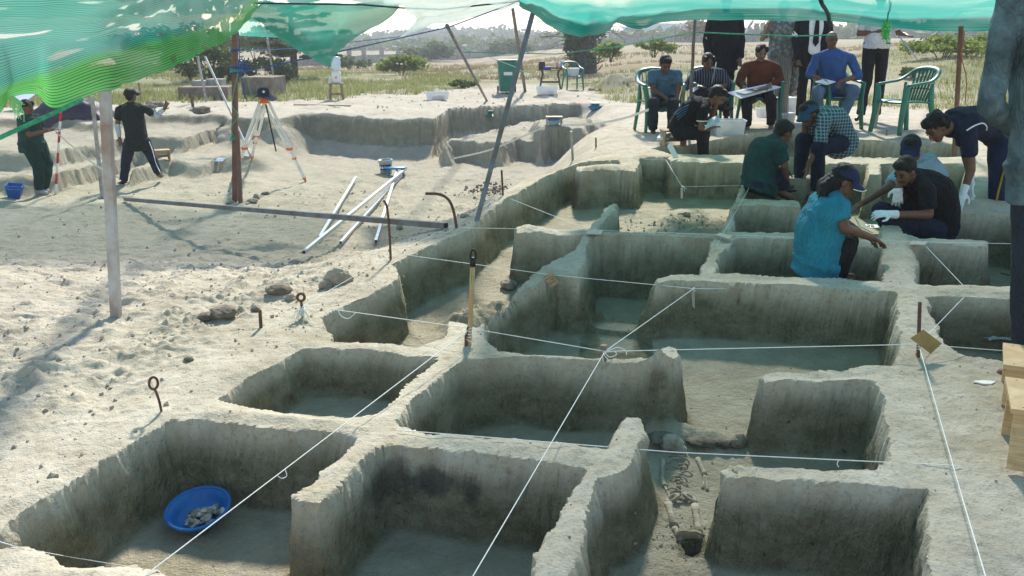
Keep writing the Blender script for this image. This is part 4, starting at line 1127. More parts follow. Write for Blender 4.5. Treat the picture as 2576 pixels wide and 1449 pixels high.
# far houses
def house(label, u, v, Y, w, h, wm, rm):
    c = P(u, v, Y)
    r = thing('house', label, 'house', (c.x, c.y, c.z - h))
    mb = MB(); mb.box((c.x, c.y, c.z - h / 2 - .3), (w, 6, h)); mb.build('wall', wm, r)
    mb = MB(); mb.prism([(-w / 2 - .5, 0), (w / 2 + .5, 0), (w / 2 - 1.2, 1.3), (-w / 2 + 1.2, 1.3)], 7, c=(c.x, c.y, c.z - .3)); mb.build('roof', rm, r)
    for s in (-.3, 0, .3):
        mb = MB(); mb.box((c.x + s * w, c.y - 3.02, c.z - h * .55 - .3), (w * .12, .06, h * .35)); mb.build('window', mat('far_window', (0.08, 0.09, 0.1), .3), r)
M_white = mat('white_paint', (0.72, 0.72, 0.70), 0.7, 0.06, 3)
M_bluegrey = mat('bluegrey_roof', (0.33, 0.38, 0.45), 0.6, 0.1, 2)
house('white house with pale roof far beyond the wall', 1672, 72, 190, 9, 3.2, M_white, M_white)
house('low house with blue grey roof beyond wall near palm', 1610, 77, 200, 8, 3, M_bluegrey, M_bluegrey)

# trees and bushes
def bush(label, u, v, Y, w, h, m, seed, n=14, leafn=90, size=0.09, name='bush', group=None, stems=True):
    c = P(u, v, Y); c.z = hz(c.x, c.y) if abs(hz(c.x, c.y) - c.z) < 0.6 else c.z
    r = np.random.default_rng(seed)
    t = thing(name, label, 'bush', c, group=group)
    C = []; R = []
    for k in range(n):
        q = r.uniform(-1, 1, 3)
        C.append((c.x + q[0] * w * .42, c.y + q[1] * w * .3, c.z + h * (0.25 + 0.6 * abs(q[2]) * (1 - 0.5 * abs(q[0]))))); R.append((w * .19, w * .17, h * .2))
    vv, f = leaves(C, R, leafn, size, seed=seed, up=0.2)
    np_mesh('foliage', vv, f, m, t)
    mb = MB()
    for k in range(5):
        a = r.uniform(-.2, .2, 2)
        mb.tube([(c.x + a[0] * .3, c.y + a[1] * .3, c.z - .1), (c.x + a[0] * w, c.y + a[1] * w, c.z + h * .6)], 0.02, 5, r2=.008)
    mb.build('stem', M_bark, t)
    return t
bush('pale green shrub behind concrete slabs left of brown post', 520, 190, 34, 2.6, 1.5, L_mid, 11, 18)
bush('dark green shrub just left of the brown post', 570, 200, 33, 1.2, 0.9, L_dark, 12, 10, 70)
bush('low green shrubs under the spreading tree', 660, 190, 34, 2.2, 1.0, L_mid, 13, 14, 70)
bush('large rounded green bush left of spreading tree in distance', 640, 150, 60, 5, 2.2, L_mid, 14, 20, 90, .16)
bush('broad dark bush at far left under the net', 470, 150, 55, 6, 2.2, L_dark, 15, 22, 90, .16)
bush('green leafy bush in the dry grass right of water cooler', 1010, 168, 42, 2.2, 1.0, L_lime, 16, 16, 80, .1)
bush('small bush right beside teal net tip in front of wall', 880, 160, 60, 2.6, 1.3, L_mid, 17, 12, 80, .13)
bush('round green bush against the wall, right of centre', 1080, 142, 100, 5.5, 2.2, L_mid, 18, 18, 90, .2)
bush('round green bush against the wall near slanting pole', 1290, 128, 118, 5.5, 2.2, L_mid, 19, 18, 90, .2)
bush('lime green bush right beside the palm stump', 1535, 150, 36, 1.3, 0.75, L_lime, 20, 12, 80, .07)
bush('lime green low bush between palm stump and upright pole', 1645, 138, 36, 1.5, 0.65, L_lime, 21, 12, 80, .07)
bush('bare brownish bush behind upright pole near suits', 1745, 96, 95, 5.5, 2.5, L_dry, 22, 16, 90, .14)
bush('lime green bush on the rise at upper right', 2370, 134, 26, 2.3, .7, L_lime, 23, 22, 90, .06)
bush('yellow green bush farther right on the rise', 2540, 130, 27, 2.0, .8, L_lime, 24, 18, 90, .06)
bush('small dark bush in scrub behind right end of excavation', 2300, 165, 22, .6, .3, L_mid, 25, 8, 70, .04)
bush('low green weed between bin and slanting pole', 1160, 186, 30, 1.0, .3, L_mid, 26, 8, 70, .05)

def spreading_tree():
    c = P(741, 200, 36); c.z = hz(c.x, c.y)
    t = thing('tree', 'dark spreading tree with layered flat branches behind teal net', 'tree', c)
    r = random.Random(5)
    mb = MB()
    tr = crv([c - Vector((0, 0, .2)), c + Vector((0.02, 0, .8)), c + Vector((-.02, 0, 1.8)), c + Vector((.03, 0, 2.8)), c + Vector((0, 0, 3.7))], 4)
    mb.tube(tr, [0.16 - 0.13 * i / (len(tr) - 1) for i in range(len(tr))], 9)
    mb.build('trunk', M_bark, t, True)
    C = []; R = []
    lb = MB()
    for k in range(26):
        h = 0.75 + 2.8 * (k / 25); ang = k * 2.4 + r.uniform(-.3, .3)
        L = (2.1 if h < 2.0 else 1.6) * (1 - 0.25 * abs(h - 1.8)) * r.uniform(.7, 1.1)
        e = c + Vector((math.cos(ang) * L, math.sin(ang) * L, h + .12))
        lb.tube(crv([c + Vector((0, 0, h - .1)), c + Vector((math.cos(ang) * L * .5, math.sin(ang) * L * .5, h + .02)), e], 4), 0.03, 5, r2=.008)
        for j in range(7):
            s = 0.3 + 0.75 * j / 6
            C.append((c.x + math.cos(ang) * L * s + r.gauss(0, .12), c.y + math.sin(ang) * L * s + r.gauss(0, .12), c.z + h + .08 * s + r.gauss(0, .04))); R.append((.24, .24, .065))
    lb.build('branch', M_bark, t)
    v, f = leaves(C, R, 80, 0.05, seed=9, up=0.0)
    np_mesh('crown', v, f, L_dark, t)
spreading_tree()
def palm():
    c = P(1470, 163, 42); c.z = hz(c.x, c.y)
    t = thing('palm_stump', 'shaggy palm trunk with dead drooping fronds behind the table', 'palm', c)
    r = random.Random(8)
    mb = MB()
    prof = [c + Vector((0, 0, -.2)), c + Vector((0, 0, .5)), c + Vector((0.03, 0, 1.1)), c + Vector((0, 0, 1.9)), c + Vector((0, 0, 2.6))]
    mb.tube(crv(prof, 4), [0.62, .6, .56, .55, .53, .52, .52, .5, .5, .5, .48, .48, .46, .45, .44, .42, .4], 12); mb.build('trunk', mat('palm_trunk', (0.075, 0.065, 0.055), .95, .4, 6, bmp=.8), t, True)
    for k in range(44):   # old leaf bases, each its own scale
        a = k * 2.4; h = 0.1 + 2.4 * k / 44
        d = Vector((math.cos(a), math.sin(a), 0))
        mb = MB(); mb.tube([c + d * .5 + Vector((0, 0, h)), c + d * .68 + Vector((0, 0, h + .1)), c + d * .82 + Vector((0, 0, h + .32))], [.10, .08, .03], 5, flat=.35); mb.build('leaf_base', M_bark, t)
    for k in range(16):   # dead fronds hanging to the left, a few to the right
        side = -1 if k < 11 else 1
        h = r.uniform(1.2, 2.5)
        L = r.uniform(1.0, 2.1)
        e = c + Vector((side * (.4 + L), r.uniform(-.6, .6), h + r.uniform(-.6, .25)))
        st = c + Vector((side * .35, 0, h))
        mb = MB(); mid = (st + e) / 2 + Vector((0, 0, .12))
        mb.tube(crv([st, mid, e], 4), .022, 5, r2=.006)
        dirv = (e - mid).normalized()
        for j in range(9):
            s = Vector((dirv.x, r.uniform(-.7, .7), dirv.z + r.uniform(-.8, .8))).normalized() * r.uniform(.2, .45)
            mb.tube([mid + (e - mid) * (j / 8), mid + (e - mid) * (j / 8) + s], .018, 4, r2=.003, flat=.3)
        mb.build('dead_frond', mat('dead_frond', (0.20, 0.14, 0.10), .9, .3, 8), t)
    C = []; R = []
    for k in range(26):
        a = r.uniform(0, 6.28); C.append((c.x + math.cos(a) * .7, c.y + math.sin(a) * .7, c.z + r.uniform(.2, 2.6))); R.append((.28, .25, .35))
    v, f = leaves(C, R, 70, .075, seed=4); np_mesh('creeper', v, f, L_dark, t)
palm()
def blade_plant(label, u, v, Y, n, L, seed):
    c = P(u, v, Y); c.z = hz(c.x, c.y)
    t = thing('plant', label, 'plant', c)
    r = random.Random(seed)
    for k in range(n):
        a = r.uniform(-1, 1); l = L * r.uniform(.6, 1)
        tip = c + Vector((a * l * .45, r.uniform(-.15, .15), l))
        mb = MB(); mb.tube(crv([c, (c + tip) / 2 + Vector((-a * .05, 0, .05)), tip], 5), [.02, .035, .05, .06, .06, .05, .04, .03, .02, .012, .004], 6, flat=.12); mb.build('leaf', L_lime, t)
blade_plant('yellow green upright leaves of young banana plant in the grass', 478, 178, 34, 9, 1.0, 3)
blade_plant('small yellow green leaf tuft near the thin grey stick', 540, 188, 34, 6, .6, 4)
blade_plant('spiky green tuft right of brown post under tree', 628, 182, 34, 8, .6, 5)

def slab(label, c4, top_v, Y, m, name='concrete_block'):
    pass
def block(label, u0, u1, vt, vb, Y, dep, rot=0.0, m=None, name='concrete_block', cat='block'):
    a = P(u0, vb, Y); b = P(u1, vb, Y); t = P((u0 + u1) / 2, vt, Y)
    c = (a + b) / 2; h = t.z - c.z + .15
    mb = MB(); mb.box((c.x, c.y + dep / 2, t.z - h / 2), ((b - a).length, dep, h), rotz(rot), bev=.02)
    return tag(mb.build(name, m or M_conc), label, cat)
block('low brown concrete trough in the grass left of brown post', 446, 568, 219, 238, 25, .9, .1, mat('conc_brown', (0.24, 0.19, 0.15), .9, .2, 5, bmp=.3))
block('flat grey slab resting on low trough, left piece', 482, 515, 203, 213, 25.6, .5)
block('flat grey slab resting on low trough, right piece', 518, 556, 199, 212, 25.8, .5)
block('grey broken concrete block right of brown post behind tripod', 612, 690, 194, 226, 26, 1.2, -.1, mat('conc_brown', (0.24, 0.19, 0.15)))

# grass
def grass(name, label, n, fn, h, w, m, seed):
    r = np.random.default_rng(seed)
    x, y, ok = fn(r, n * 3)
    pts = np.stack([x[ok], y[ok]], 1)[:n]
    pts = np.repeat(pts, 5, 0) + r.normal(size=(len(pts) * 5, 2)) * 0.07
    i = np.clip(np.searchsorted(gx, pts[:, 0]) - 1, 0, len(gx) - 2); j = np.clip(np.searchsorted(gy, pts[:, 1]) - 1, 0, len(gy) - 2)
    z = GZ[j, i] - 0.02
    nn = len(pts)
    a = r.uniform(0, 6.28, nn); lean = r.normal(size=(nn, 2)) * 0.35
    hh = h * (0.4 + 0.9 * r.random(nn)) * (0.7 + 0.6 * np.clip(fbm2(pts[:, 0] * .4, pts[:, 1] * .4, 3, 7) + .5, 0, 1))
    p = np.stack([pts[:, 0], pts[:, 1], z], 1)
    dx = np.stack([np.cos(a), np.sin(a), a * 0], 1) * w
    tip = p + np.stack([lean[:, 0] * hh, lean[:, 1] * hh, hh], 1)
    v = np.stack([p - dx, p + dx, tip], 1).reshape(-1, 3)
    o = np_mesh(name, v, np.arange(len(v)).reshape(-1, 3), m, None, 3)
    o['kind'] = 'stuff'; o['label'] = label; o['category'] = 'grass'
    return o
def fleft(r, n):
    y = 21 + 26 * r.random(n) ** 1.4; x = r.uniform(-20, 3, n)
    yb = np.interp(x, [-20, -12, -6, -3, 0, 3], [18, 20.5, 23, 27, 33, 36])
    return x, y, (y > yb) & (fbm2(x * .35, y * .35, 3, 33) > -.05)
grass('grass', 'yellow green grass on the flat behind the trench', 10000, fleft, 0.19, 0.011, L_grass, 1)
def fright(r, n):
    y = 14 + 26 * r.random(n) ** 1.4; x = r.uniform(2.5, 24, n)
    yb = np.interp(x, [2.5, 4, 6, 8, 24], [25, 20, 17, 14.8, 13.5])
    return x, y, (y > yb) & (fbm2(x * .5, y * .5, 3, 34) > -.1)
grass('grass', 'patchy short grass behind the chairs on the right', 11000, fright, 0.15, 0.010, L_grass, 2)
def fdry(r, n):
    y = 36 + 50 * r.random(n); x = r.uniform(-.5, .55, n) * y
    return x, y, fbm2(x * .12, y * .12, 3, 35) > -.15
grass('dry_grass', 'tall reddish dry grass in front of the wall', 6000, fdry, 0.17, 0.025, L_dgrass, 3)
# ================================================================== OBJECTS
def at_ground(u, v): return S(u, v)
def local(root): root.location = (0, 0, 0)
def place(root, p, rz=0.0, tilt=None):
    root.location = p
    root.rotation_euler = (tilt[0] if tilt else 0, tilt[1] if tilt else 0, rz)
def T(name, label, cat, group=None): return thing(name, label, cat, (0, 0, 0), 0, group)
def dup(root, label, group=None):
    r = root.copy(); COL.objects.link(r); r['label'] = label
    if group: r['group'] = group
    for ch in root.children:
        c = ch.copy(); COL.objects.link(c); c.parent = r
        for g in ch.children:
            d = g.copy(); COL.objects.link(d); d.parent = c
    return r
M_green = mat('green_plastic', (0.012, 0.17, 0.115), 0.42, 0.12, 5, spec=0.4, col2=(0.01, 0.12, 0.085))
M_clear = mat('clear_plastic', (0.72, 0.75, 0.77), 0.25, 0.05, 8, alpha=0.55, spec=0.5)
M_clearlid = mat('clear_lid', (0.8, 0.82, 0.84), 0.3, 0.05, 8, alpha=0.75)
def grain_mat(name, c1, c2):
    m, nt, b = new_mat(name)
    n1 = noise(nt, coords(nt, 'Object', (1.5, 1.5, 22)), 3.0, 4, .6, 1.0); n2 = noise(nt, coords(nt), 9.0, 3, .6)
    r = ramp(nt, [(.35, c1), (.5, tuple((a + d) / 2 for a, d in zip(c1, c2))), (.65, c2)]); nt.links.new(n1, r.inputs[0])
    sc = ramp(nt, [(.55, (0, 0, 0)), (.75, (1, 1, 1))]); nt.links.new(n2, sc.inputs[0])
    nt.links.new(mixc(nt, r.outputs[0], tuple(x * .5 for x in c2), mathn(nt, 'MULTIPLY', sc.outputs[0], .5)), b.inputs['Base Color'])
    b.inputs['Roughness'].default_value = .7; nt.links.new(bump(nt, n1, .3, .01), b.inputs['Normal'])
    MATS[name] = m; return m
M_plank = grain_mat('plank', (0.50, 0.39, 0.24), (0.36, 0.25, 0.14))
grain_mat('fresh_plank', (0.62, 0.45, 0.24), (0.45, 0.29, 0.13))
M_darkwood = mat('dark_wood', (0.06, 0.035, 0.025), 0.5, 0.25, 8, col2=(0.03, 0.02, 0.015))
M_blue = mat('blue_plastic', (0.012, 0.10, 0.36), 0.45, 0.1, 6, spec=0.4)
M_skyblue = mat('skyblue_plastic', (0.30, 0.50, 0.68), 0.4, 0.08, 6)
M_orange = mat('orange_plastic', (0.75, 0.16, 0.035), 0.5, 0.1, 10)
M_alu = mat('aluminium_leg', (0.74, 0.74, 0.72), 0.5, 0.1, 10)
M_navycloth = mat('navy_cloth', (0.018, 0.024, 0.05), 0.95, 0.2, 30, bmp=.3)
M_stone = mat('stone', (0.36, 0.31, 0.245), 0.95, 0.2, 8, bmp=0.6, bscale=25, col2=(0.23, 0.19, 0.15))
M_darkstone = mat('dark_clod', (0.22, 0.18, 0.14), 0.97, 0.25, 10, bmp=0.6, bscale=25)

# ---- moulded plastic chair, front towards -y
def make_chair(label):
    t = T('plastic_chair', label, 'chair', 'green plastic armchairs')
    mb = MB()
    n = 8; vs = []; fs = []
    for zoff in (0, -0.014):
        for i in range(n + 1):
            for j in range(n + 1):
                x = -0.22 + 0.44 * i / n; y = -0.22 + 0.42 * j / n
                w = 1 - 0.12 * j / n
                dip = -0.018 * math.sin(math.pi * i / n) * math.sin(math.pi * j / n) - (0.02 if j == 0 else 0)
                vs.append((x * w, y, 0.43 + dip - 0.02 * j / n + zoff))
    m_ = (n + 1) ** 2
    for i in range(n):
        for j in range(n):
            a = i * (n + 1) + j
            fs.append((a, a + n + 1, a + n + 2, a + 1)); fs.append((m_ + a, m_ + a + 1, m_ + a + n + 2, m_ + a + n + 1))
    mb.add(vs, fs)
    mb.tube(crv([(-.225, .20, .40), (-.235, 0, .415), (-.235, -.2, .415), (-.2, -.235, .405), (0, -.245, .40), (.2, -.235, .405), (.235, -.2, .415), (.235, 0, .415), (.225, .20, .40)], 4), .024, 6, flat=.55)
    mb.build('seat', M_green, t, True)
    mb = MB()
    rim = crv([(-.27, -.22, .62), (-.28, -.05, .64), (-.275, .12, .665), (-.25, .24, .73), (-.18, .31, .80), (0, .335, .825), (.18, .31, .80), (.25, .24, .73), (.275, .12, .665), (.28, -.05, .64), (.27, -.22, .62)], 6)
    mb.tube(rim, .036, 8, flat=.5)
    mb.build('armrest', M_green, t, True)
    for k in range(7):
        s = -0.75 + 0.25 * k
        mb = MB(); mb.tube(crv([(s * .19, .195, .41), (s * .215, .25, .58), (s * .235, .325 - .05 * s * s, .80 - .04 * s * s)], 4), .021, 6, flat=.3); mb.build('slat', M_green, t, True)
    mb = MB(); mb.tube(crv([(-.17, .245, .56), (0, .26, .57), (.17, .245, .56)], 4), .03, 6, flat=.3); mb.build('back_band', M_green, t, True)
    for sx in (-1, 1):
        mb = MB(); mb.tube(crv([(sx * .27, -.22, .63), (sx * .245, -.225, .44), (sx * .25, -.255, .2), (sx * .265, -.275, 0)], 4), [.034, .04, .046, .05, .05, .048, .046, .044, .042, .04, .038, .037, .036], 8, flat=.6); mb.build('leg', M_green, t, True)
        mb = MB(); mb.tube(crv([(sx * .235, .20, .64), (sx * .22, .215, .42), (sx * .235, .27, .2), (sx * .25, .31, 0)], 4), [.02, .03, .04, .047, .048, .046, .044, .042, .04, .039, .038, .037, .036], 8, flat=.6); mb.build('leg', M_green, t, True)
    return t
CH = make_chair('empty green plastic armchair turned left at the far right')
p = S(2268, 336); place(CH, (p.x + .02, p.y + .06, hz(p.x, p.y)), -math.pi / 2 + 0.35)
CH_POS = {}
def chair_at(label, u, v, rz, key):
    c = dup(CH, label); p = S(u, v); CH_POS[key] = p
    place(c, (p.x, p.y, p.z), rz)
chair_at('green plastic armchair under the man in light blue tee', 1656, 330, 0.15, 'blue')
chair_at('green plastic armchair under the woman in striped top', 1782, 322, 0.05, 'stripe')
chair_at('green plastic armchair under the woman in rust blouse', 1905, 318, -0.05, 'rust')
chair_at('green plastic armchair under the man in blue shirt', 2096, 322, 0.2, 'shirt')
chair_at('green plastic armchair holding a box beside the dark table', 1440, 226, 0.25, 'far')

# ---- wooden stools and boxes made of boards
def board_box(label, w, d, h, m=M_plank, name='wooden_box', th=.02):
    t = T(name, label, 'box')
    MB().box((0, 0, h - th / 2), (w, d, th), bev=.003).build('top_board', m, t)
    for s in (-1, 1): MB().box((s * (w / 2 - th / 2 - .01), 0, (h - th) / 2), (th, d * .96, h - th), bev=.003).build('side_board', m, t)
    MB().box((0, d * .3, h * .35), (w - .03 - 2 * th, th, h * .25), bev=.003).build('back_rail', m, t)
    return t
def sit(root, u, v, rz=0.0, tilt=None, up=0.0):
    p = S(u, v); place(root, (p.x, p.y, p.z + up), rz, tilt); return p
t = board_box('small wooden box stool on step right of man in black', .26, .22, .19, mat('box_orange', (0.45, 0.29, 0.13), .7, .15, 8)); p = S(406, 404); place(t, (p.x, p.y + .08, hz(p.x, p.y)), .5)
t = board_box('wooden box stool on stepped trench block above pale blue bowl', .34, .25, .17); p = S(1394, 318); place(t, (p.x, p.y + .05, p.z), .05)
t = board_box('small wooden box at the trench rim right behind tripod leg', .17, .15, .14); p = S(665, 281); place(t, p, .1)
# right foreground stools
def stool(label, w, d, h, over=.02):
    t = T('wooden_stool', label, 'stool')
    m = mat('fresh_plank', (0.60, 0.42, 0.21), .6, .15, 5, bmp=.1, col2=(0.48, 0.31, 0.14))
    MB().box((0, 0, h - .011), (w, d, .022), bev=.003).build('seat_board', m, t)
    for s in (-1, 1): MB().box((s * (w / 2 - over - .011), 0, (h - .022) / 2), (.022, d * .86, h - .022), Matrix.Rotation(-s * .12, 3, 'Y'), bev=.003).build('leg_board', m, t)
    MB().box((0, d * .2, h * .5), (w - .07, .02, h * .3), bev=.003).build('brace', m, t)
    for sx in (-1, 1):
        for sy in (-1, 1): MB().sphere((sx * (w / 2 - over - .011), sy * d * .3, h), (.004, .004, .0015), 8, 4).build('nail', M_black, t)
    return t
t = stool('pale wooden stool at right edge, the farther one by the sandal', .36, .22, .21); p = GP(2572, 1000); place(t, (p.x, p.y, hz(p.x, p.y)), 1.1)
t = stool('pale wooden stool at right edge, the nearer one', .40, .22, .27); p = GP(2585, 1150); place(t, (p.x, p.y, hz(p.x, p.y)), 1.15)

# ---- clear storage boxes
def clear_box(label, w, d, h, lid=False, things=None):
    t = T('storage_box', label, 'plastic box')
    mb = MB(); k = .86; th = .004
    def ring(s, z, off=0): return [(sx * (w / 2 * s - off), sy * (d / 2 * s - off), z) for sx, sy in ((-1, -1), (1, -1), (1, 1), (-1, 1))]
    vs = ring(k, 0) + ring(1, h) + ring(1, h, th) + ring(k, th, th)
    fs = [(3, 2, 1, 0)]
    for a in range(4):
        b_ = (a + 1) % 4
        fs += [(a, b_, 4 + b_, 4 + a), (4 + a, 4 + b_, 8 + b_, 8 + a), (8 + a, 8 + b_, 12 + b_, 12 + a)]
    fs.append((12, 13, 14, 15)); mb.add(vs, fs); mb.build('tub', M_clear, t)
    mb = MB()
    for a, b_ in zip(ring(1.02, h), ring(1.02, h)[1:] + ring(1.02, h)[:1]): mb.bar(a, b_, .014, .012)
    mb.build('rim', M_clearlid, t)
    if lid: MB().box((0, 0, h + .012), (w * 1.04, d * 1.04, .018), bev=.004).build('lid', M_clearlid, t)
    if things:
        for k_ in range(things):
            mb = MB(); mb.box((random.uniform(-.3, .3) * w * .7, random.uniform(-.25, .25) * d, .03 + h * .22), (w * .25, d * .35, h * .42), rotz(random.uniform(-.5, .5))); mb.build('content', random.choice([M_paper, M_cardpale, M_card]), t)
    return t
t = clear_box('low clear box with papers on the sand right of cooler', .62, .36, .19, False, 3); sit(t, 1100, 250, .12)
t = clear_box('clear box with jars in front of the dark table', .60, .34, .20, False, 4); sit(t, 1376, 238, -.06)
t = clear_box('large clear box beside the crouching man reading papers', .40, .30, .20, False, 2); sit(t, 1832, 340, -.05)
t = clear_box('tall stacked clear box behind woman in rust blouse', .24, .24, .28, True, 2); sit(t, 1980, 288, .1)
t = clear_box('small clear box with cloth under rust blouse chair', .27, .22, .15, False, 2); sit(t, 1925, 296, .1)
t = clear_box('clear box topped with cardboard behind plaid shirt', .20, .22, .13, True, 1); sit(t, 1978, 308, .1)
t = clear_box('white box lying on the chair beside dark table', .30, .22, .20, True, 2); p = CH_POS['far']; place(t, (p.x + .02, p.y - .02, p.z + .43), .3)

# ---- water cooler on a wooden stool
p = S(847, 250)
t = T('wooden_stool', 'brown wooden stool under the water cooler', 'stool')
MB().box((0, 0, .41), (.40, .34, .03), bev=.004).build('seat_board', M_woodgrey, t)
for sx in (-1, 1):
    for sy in (-1, 1): MB().bar((sx * .14, sy * .11, .4), (sx * .17, sy * .14, 0), .045, .045).build('leg', M_woodgrey, t)
for sy in (-1, 1): MB().bar((-.15, sy * .125, .14), (.15, sy * .125, .14), .03, .045).build('rail', M_woodgrey, t)
place(t, p, .2)
t = T('water_cooler', 'white water dispenser topped with big clear blue bottle', 'water cooler')
mb = MB(); mb.lathe([(0, 0), (.115, 0), (.125, .03), (.125, .24), (.115, .29), (.08, .31), (0, .31)], 20); mb.build('dispenser', M_white, t, True)
mb = MB(); mb.lathe([(0, .31), (.04, .31), (.06, .34), (.125, .38), (.13, .44), (.12, .46), (.13, .48), (.13, .55), (.12, .57), (.13, .59), (.13, .65), (.11, .68), (.0, .69)], 20); mb.build('bottle', mat('bottle_blue', (0.62, 0.75, 0.84), .15, .05, 5, alpha=.75, spec=.5), t, True)
mb = MB(); mb.tube([(0.02, -.12, .17), (0.02, -.16, .16), (0.02, -.165, .13)], .012, 8); mb.build('tap', mat('red_plastic', (0.5, 0.03, 0.03), .5), t)
place(t, (p.x + .02, p.y, p.z + .425))
mb = MB(); mb.lathe([(0, 0), (.035, 0), (.045, .02), (.04, .10), (.028, .13), (.032, .17), (.028, .172)], 14); o = mb.build('glass_jug', M_clear, None, True); o.location = (p.x - .13, p.y - .08, p.z + .425); tag(o, 'small clear glass jug on the stool beside cooler', 'jug')

# ---- wheelie bin
t = T('wheelie_bin', 'green wheelie bin with white label behind trench', 'bin')
mb = MB(); w0, w1, h = .21, .265, .88
vs = [(sx * w0, sy * .2, .04) for sx, sy in ((-1, -1), (1, -1), (1, 1), (-1, 1))] + [(sx * w1, sy * .27, h) for sx, sy in ((-1, -1), (1, -1), (1, 1), (-1, 1))]
mb.add(vs, [(3, 2, 1, 0), (0, 1, 5, 4), (1, 2, 6, 5), (2, 3, 7, 6), (3, 0, 4, 7), (4, 5, 6, 7)]); mb.box((0, 0, h - .03), (.56, .575, .06), bev=.008); mb.build('body', M_green, t)
mb = MB(); mb.box((0, .0, h + .03), (.57, .60, .035), bev=.012); mb.tube([(-.2, .32, h), (.2, .32, h)], .018, 8); mb.build('lid', M_green, t)
for s in (-1, 1):
    mb = MB(); mb.lathe([(0, -.02), (.09, -.02), (.1, -.01), (.1, .01), (.09, .02), (0, .02)], 16, (s * .25, .2, .1), Matrix.Rotation(math.pi / 2, 3, 'Y')); mb.build('wheel', M_black, t)
a = math.atan2(.07, .84)
R_ = Matrix.Rotation(-a, 3, 'X')
lab_ = MB().box((0, -.243, .60), (.24, .004, .20), R_).build('label', M_white, t)
mb = MB(); mb.lathe([(.045, -.001), (.045, .001), (.033, .001), (.033, -.001)], 20, (0, -.2475, .64), R_ @ Matrix.Rotation(math.pi / 2, 3, 'X'));
for k in range(3):
    an = k * 2.09
    mb.box((math.cos(an) * .018, -.2485, .64 + math.sin(an) * .018), (.02, .002, .012), Matrix.Rotation(an, 3, 'Y'))
mb.build('emblem', mat('dark_green_print', (0.02, 0.15, 0.09), .6), t)
MB().box((0, -.241, .565), (.20, .003, .016), R_).build('print', mat('dark_green_print', (0, 0, 0)), t)
MB().box((0, -.238, .535), (.18, .003, .010), R_).build('print', mat('dark_green_print', (0, 0, 0)), t)
sit(t, 1276, 234, .1)

# ---- dark table with its clutter
t = T('table', 'dark wooden table with curved legs left of green chair', 'table')
TH = .62
MB().box((0, 0, TH - .015), (.78, .45, .03), bev=.006).build('table_top', M_darkwood, t)
for sx in (-1, 1):
    for sy in (-1, 1):
        mb = MB(); mb.tube(crv([(sx * .28, sy * .15, TH - .03), (sx * .24, sy * .13, TH - .15), (sx * .28, sy * .16, .3), (sx * .33, sy * .19, 0)], 4), .034, 8, r2=.026); mb.build('leg', M_darkwood, t, True)
MB().bar((-.28, 0, .22), (.28, 0, .22), .04, .06).build('stretcher', M_darkwood, t)
p = sit(t, 1384, 224, -.05); tz = p.z + TH
def on_table(o, x, y): o.location = (p.x + x, p.y + y, tz); return o
t = T('camera_bag', 'black camera bag at the left end of dark table', 'bag')
MB().box((0, 0, .11), (.22, .16, .22), bev=.03).build('pouch', M_black, t); MB().box((0, -.01, .225), (.16, .12, .03), bev=.01).build('flap', M_black, t)
mb = MB(); mb.tube(crv([(-.1, -.08, .18), (-.09, -.16, .0), (-.07, -.17, -.2), (-.05, -.17, -.32), (-.10, -.17, -.36), (-.09, -.17, -.2)], 5), .014, 5, flat=.3); mb.build('strap', M_black, t)
on_table(t, -.27, .02)
on_table(tag(MB().box((0, 0, .04), (.24, .14, .08), bev=.01).build('lunch_box', mat('royal_blue', (0.02, .06, .35), .5)), 'flat royal blue box on the dark table', 'box'), -.1, -.1)
mb = MB(); mb.lathe([(0, 0), (.035, 0), (.037, .16), (.02, .2), (.018, .23), (0, .23)], 12); on_table(tag(mb.build('bottle', mat('grey_bottle', (.3, .33, .35), .3), None, True), 'grey metal bottle on dark table behind chair back', 'bottle'), .22, .05)
mb = MB(); mb.lathe([(0, 0), (.045, 0), (.047, .17), (.035, .2), (.03, .24), (0, .24)], 12); on_table(tag(mb.build('bottle', mat('cyan_bottle', (.05, .45, .65), .3, alpha=.9), None, True), 'bright cyan drink bottle at right end of dark table', 'bottle'), .36, .0)
on_table(tag(MB().box((0, 0, .035), (.12, .08, .07), rotz(.4), bev=.008).build('red_pouch', mat('red_cloth', (.45, .02, .03), .7)), 'small red pouch beside the cyan bottle', 'pouch'), .30, -.1)
mb = MB(); mb.box((0, 0, .02), (.2, .12, .03), rotz(.2)); mb.box((.02, .01, .05), (.14, .1, .02), rotz(-.3)); on_table(tag(mb.build('papers', M_darkwood), 'dark notebooks stacked in the middle of dark table', 'notebooks'), .08, .05)

# ---- survey tripod with sun hat
t = thing('survey_tripod', 'survey tripod with silver legs and orange fittings on the floor', 'tripod', S(668, 440))
HD = P(664, 246, 14.9)
ft = [S(583, 459), S(770, 458), S(634, 407)]
mb = MB(); mb.lathe([(0, -.02), (.085, -.02), (.09, .02), (.06, .03), (0, .03)], 16, HD); mb.build('head', M_orange, t)
for k, f_ in enumerate(ft):
    d = (f_ - HD); side = d.cross(Vector((0, 0, 1))).normalized()
    a = HD + d.normalized() * .02
    mid = HD + d * .58
    lg = MB(); lg.bar(a + side * .05, mid + side * .032, .034, .036); lg.bar(a - side * .05, mid - side * .032, .034, .036); lg = lg.build('leg', M_alu, t)
    MB().bar(HD + d * .52, HD + d * .97, .04, .04).build('lower_leg', M_alu, t)
    MB().box(HD + d * .58, (.10, .05, .05), frame(side, d.normalized())).build('clamp', M_orange, t)
    MB().box(HD + d * .70, (.07, .045, .03), frame(side, d.normalized())).build('collar', M_orange, t)
    mb = MB(); mb.tube([HD + d * .945, HD + d * 1.0], .035, 8, r2=.012); mb.build('shoe', M_orange, t)
    MB().box(a + d.normalized() * .04, (.13, .05, .07), frame(side, d.normalized())).build('hinge', M_orange, t)
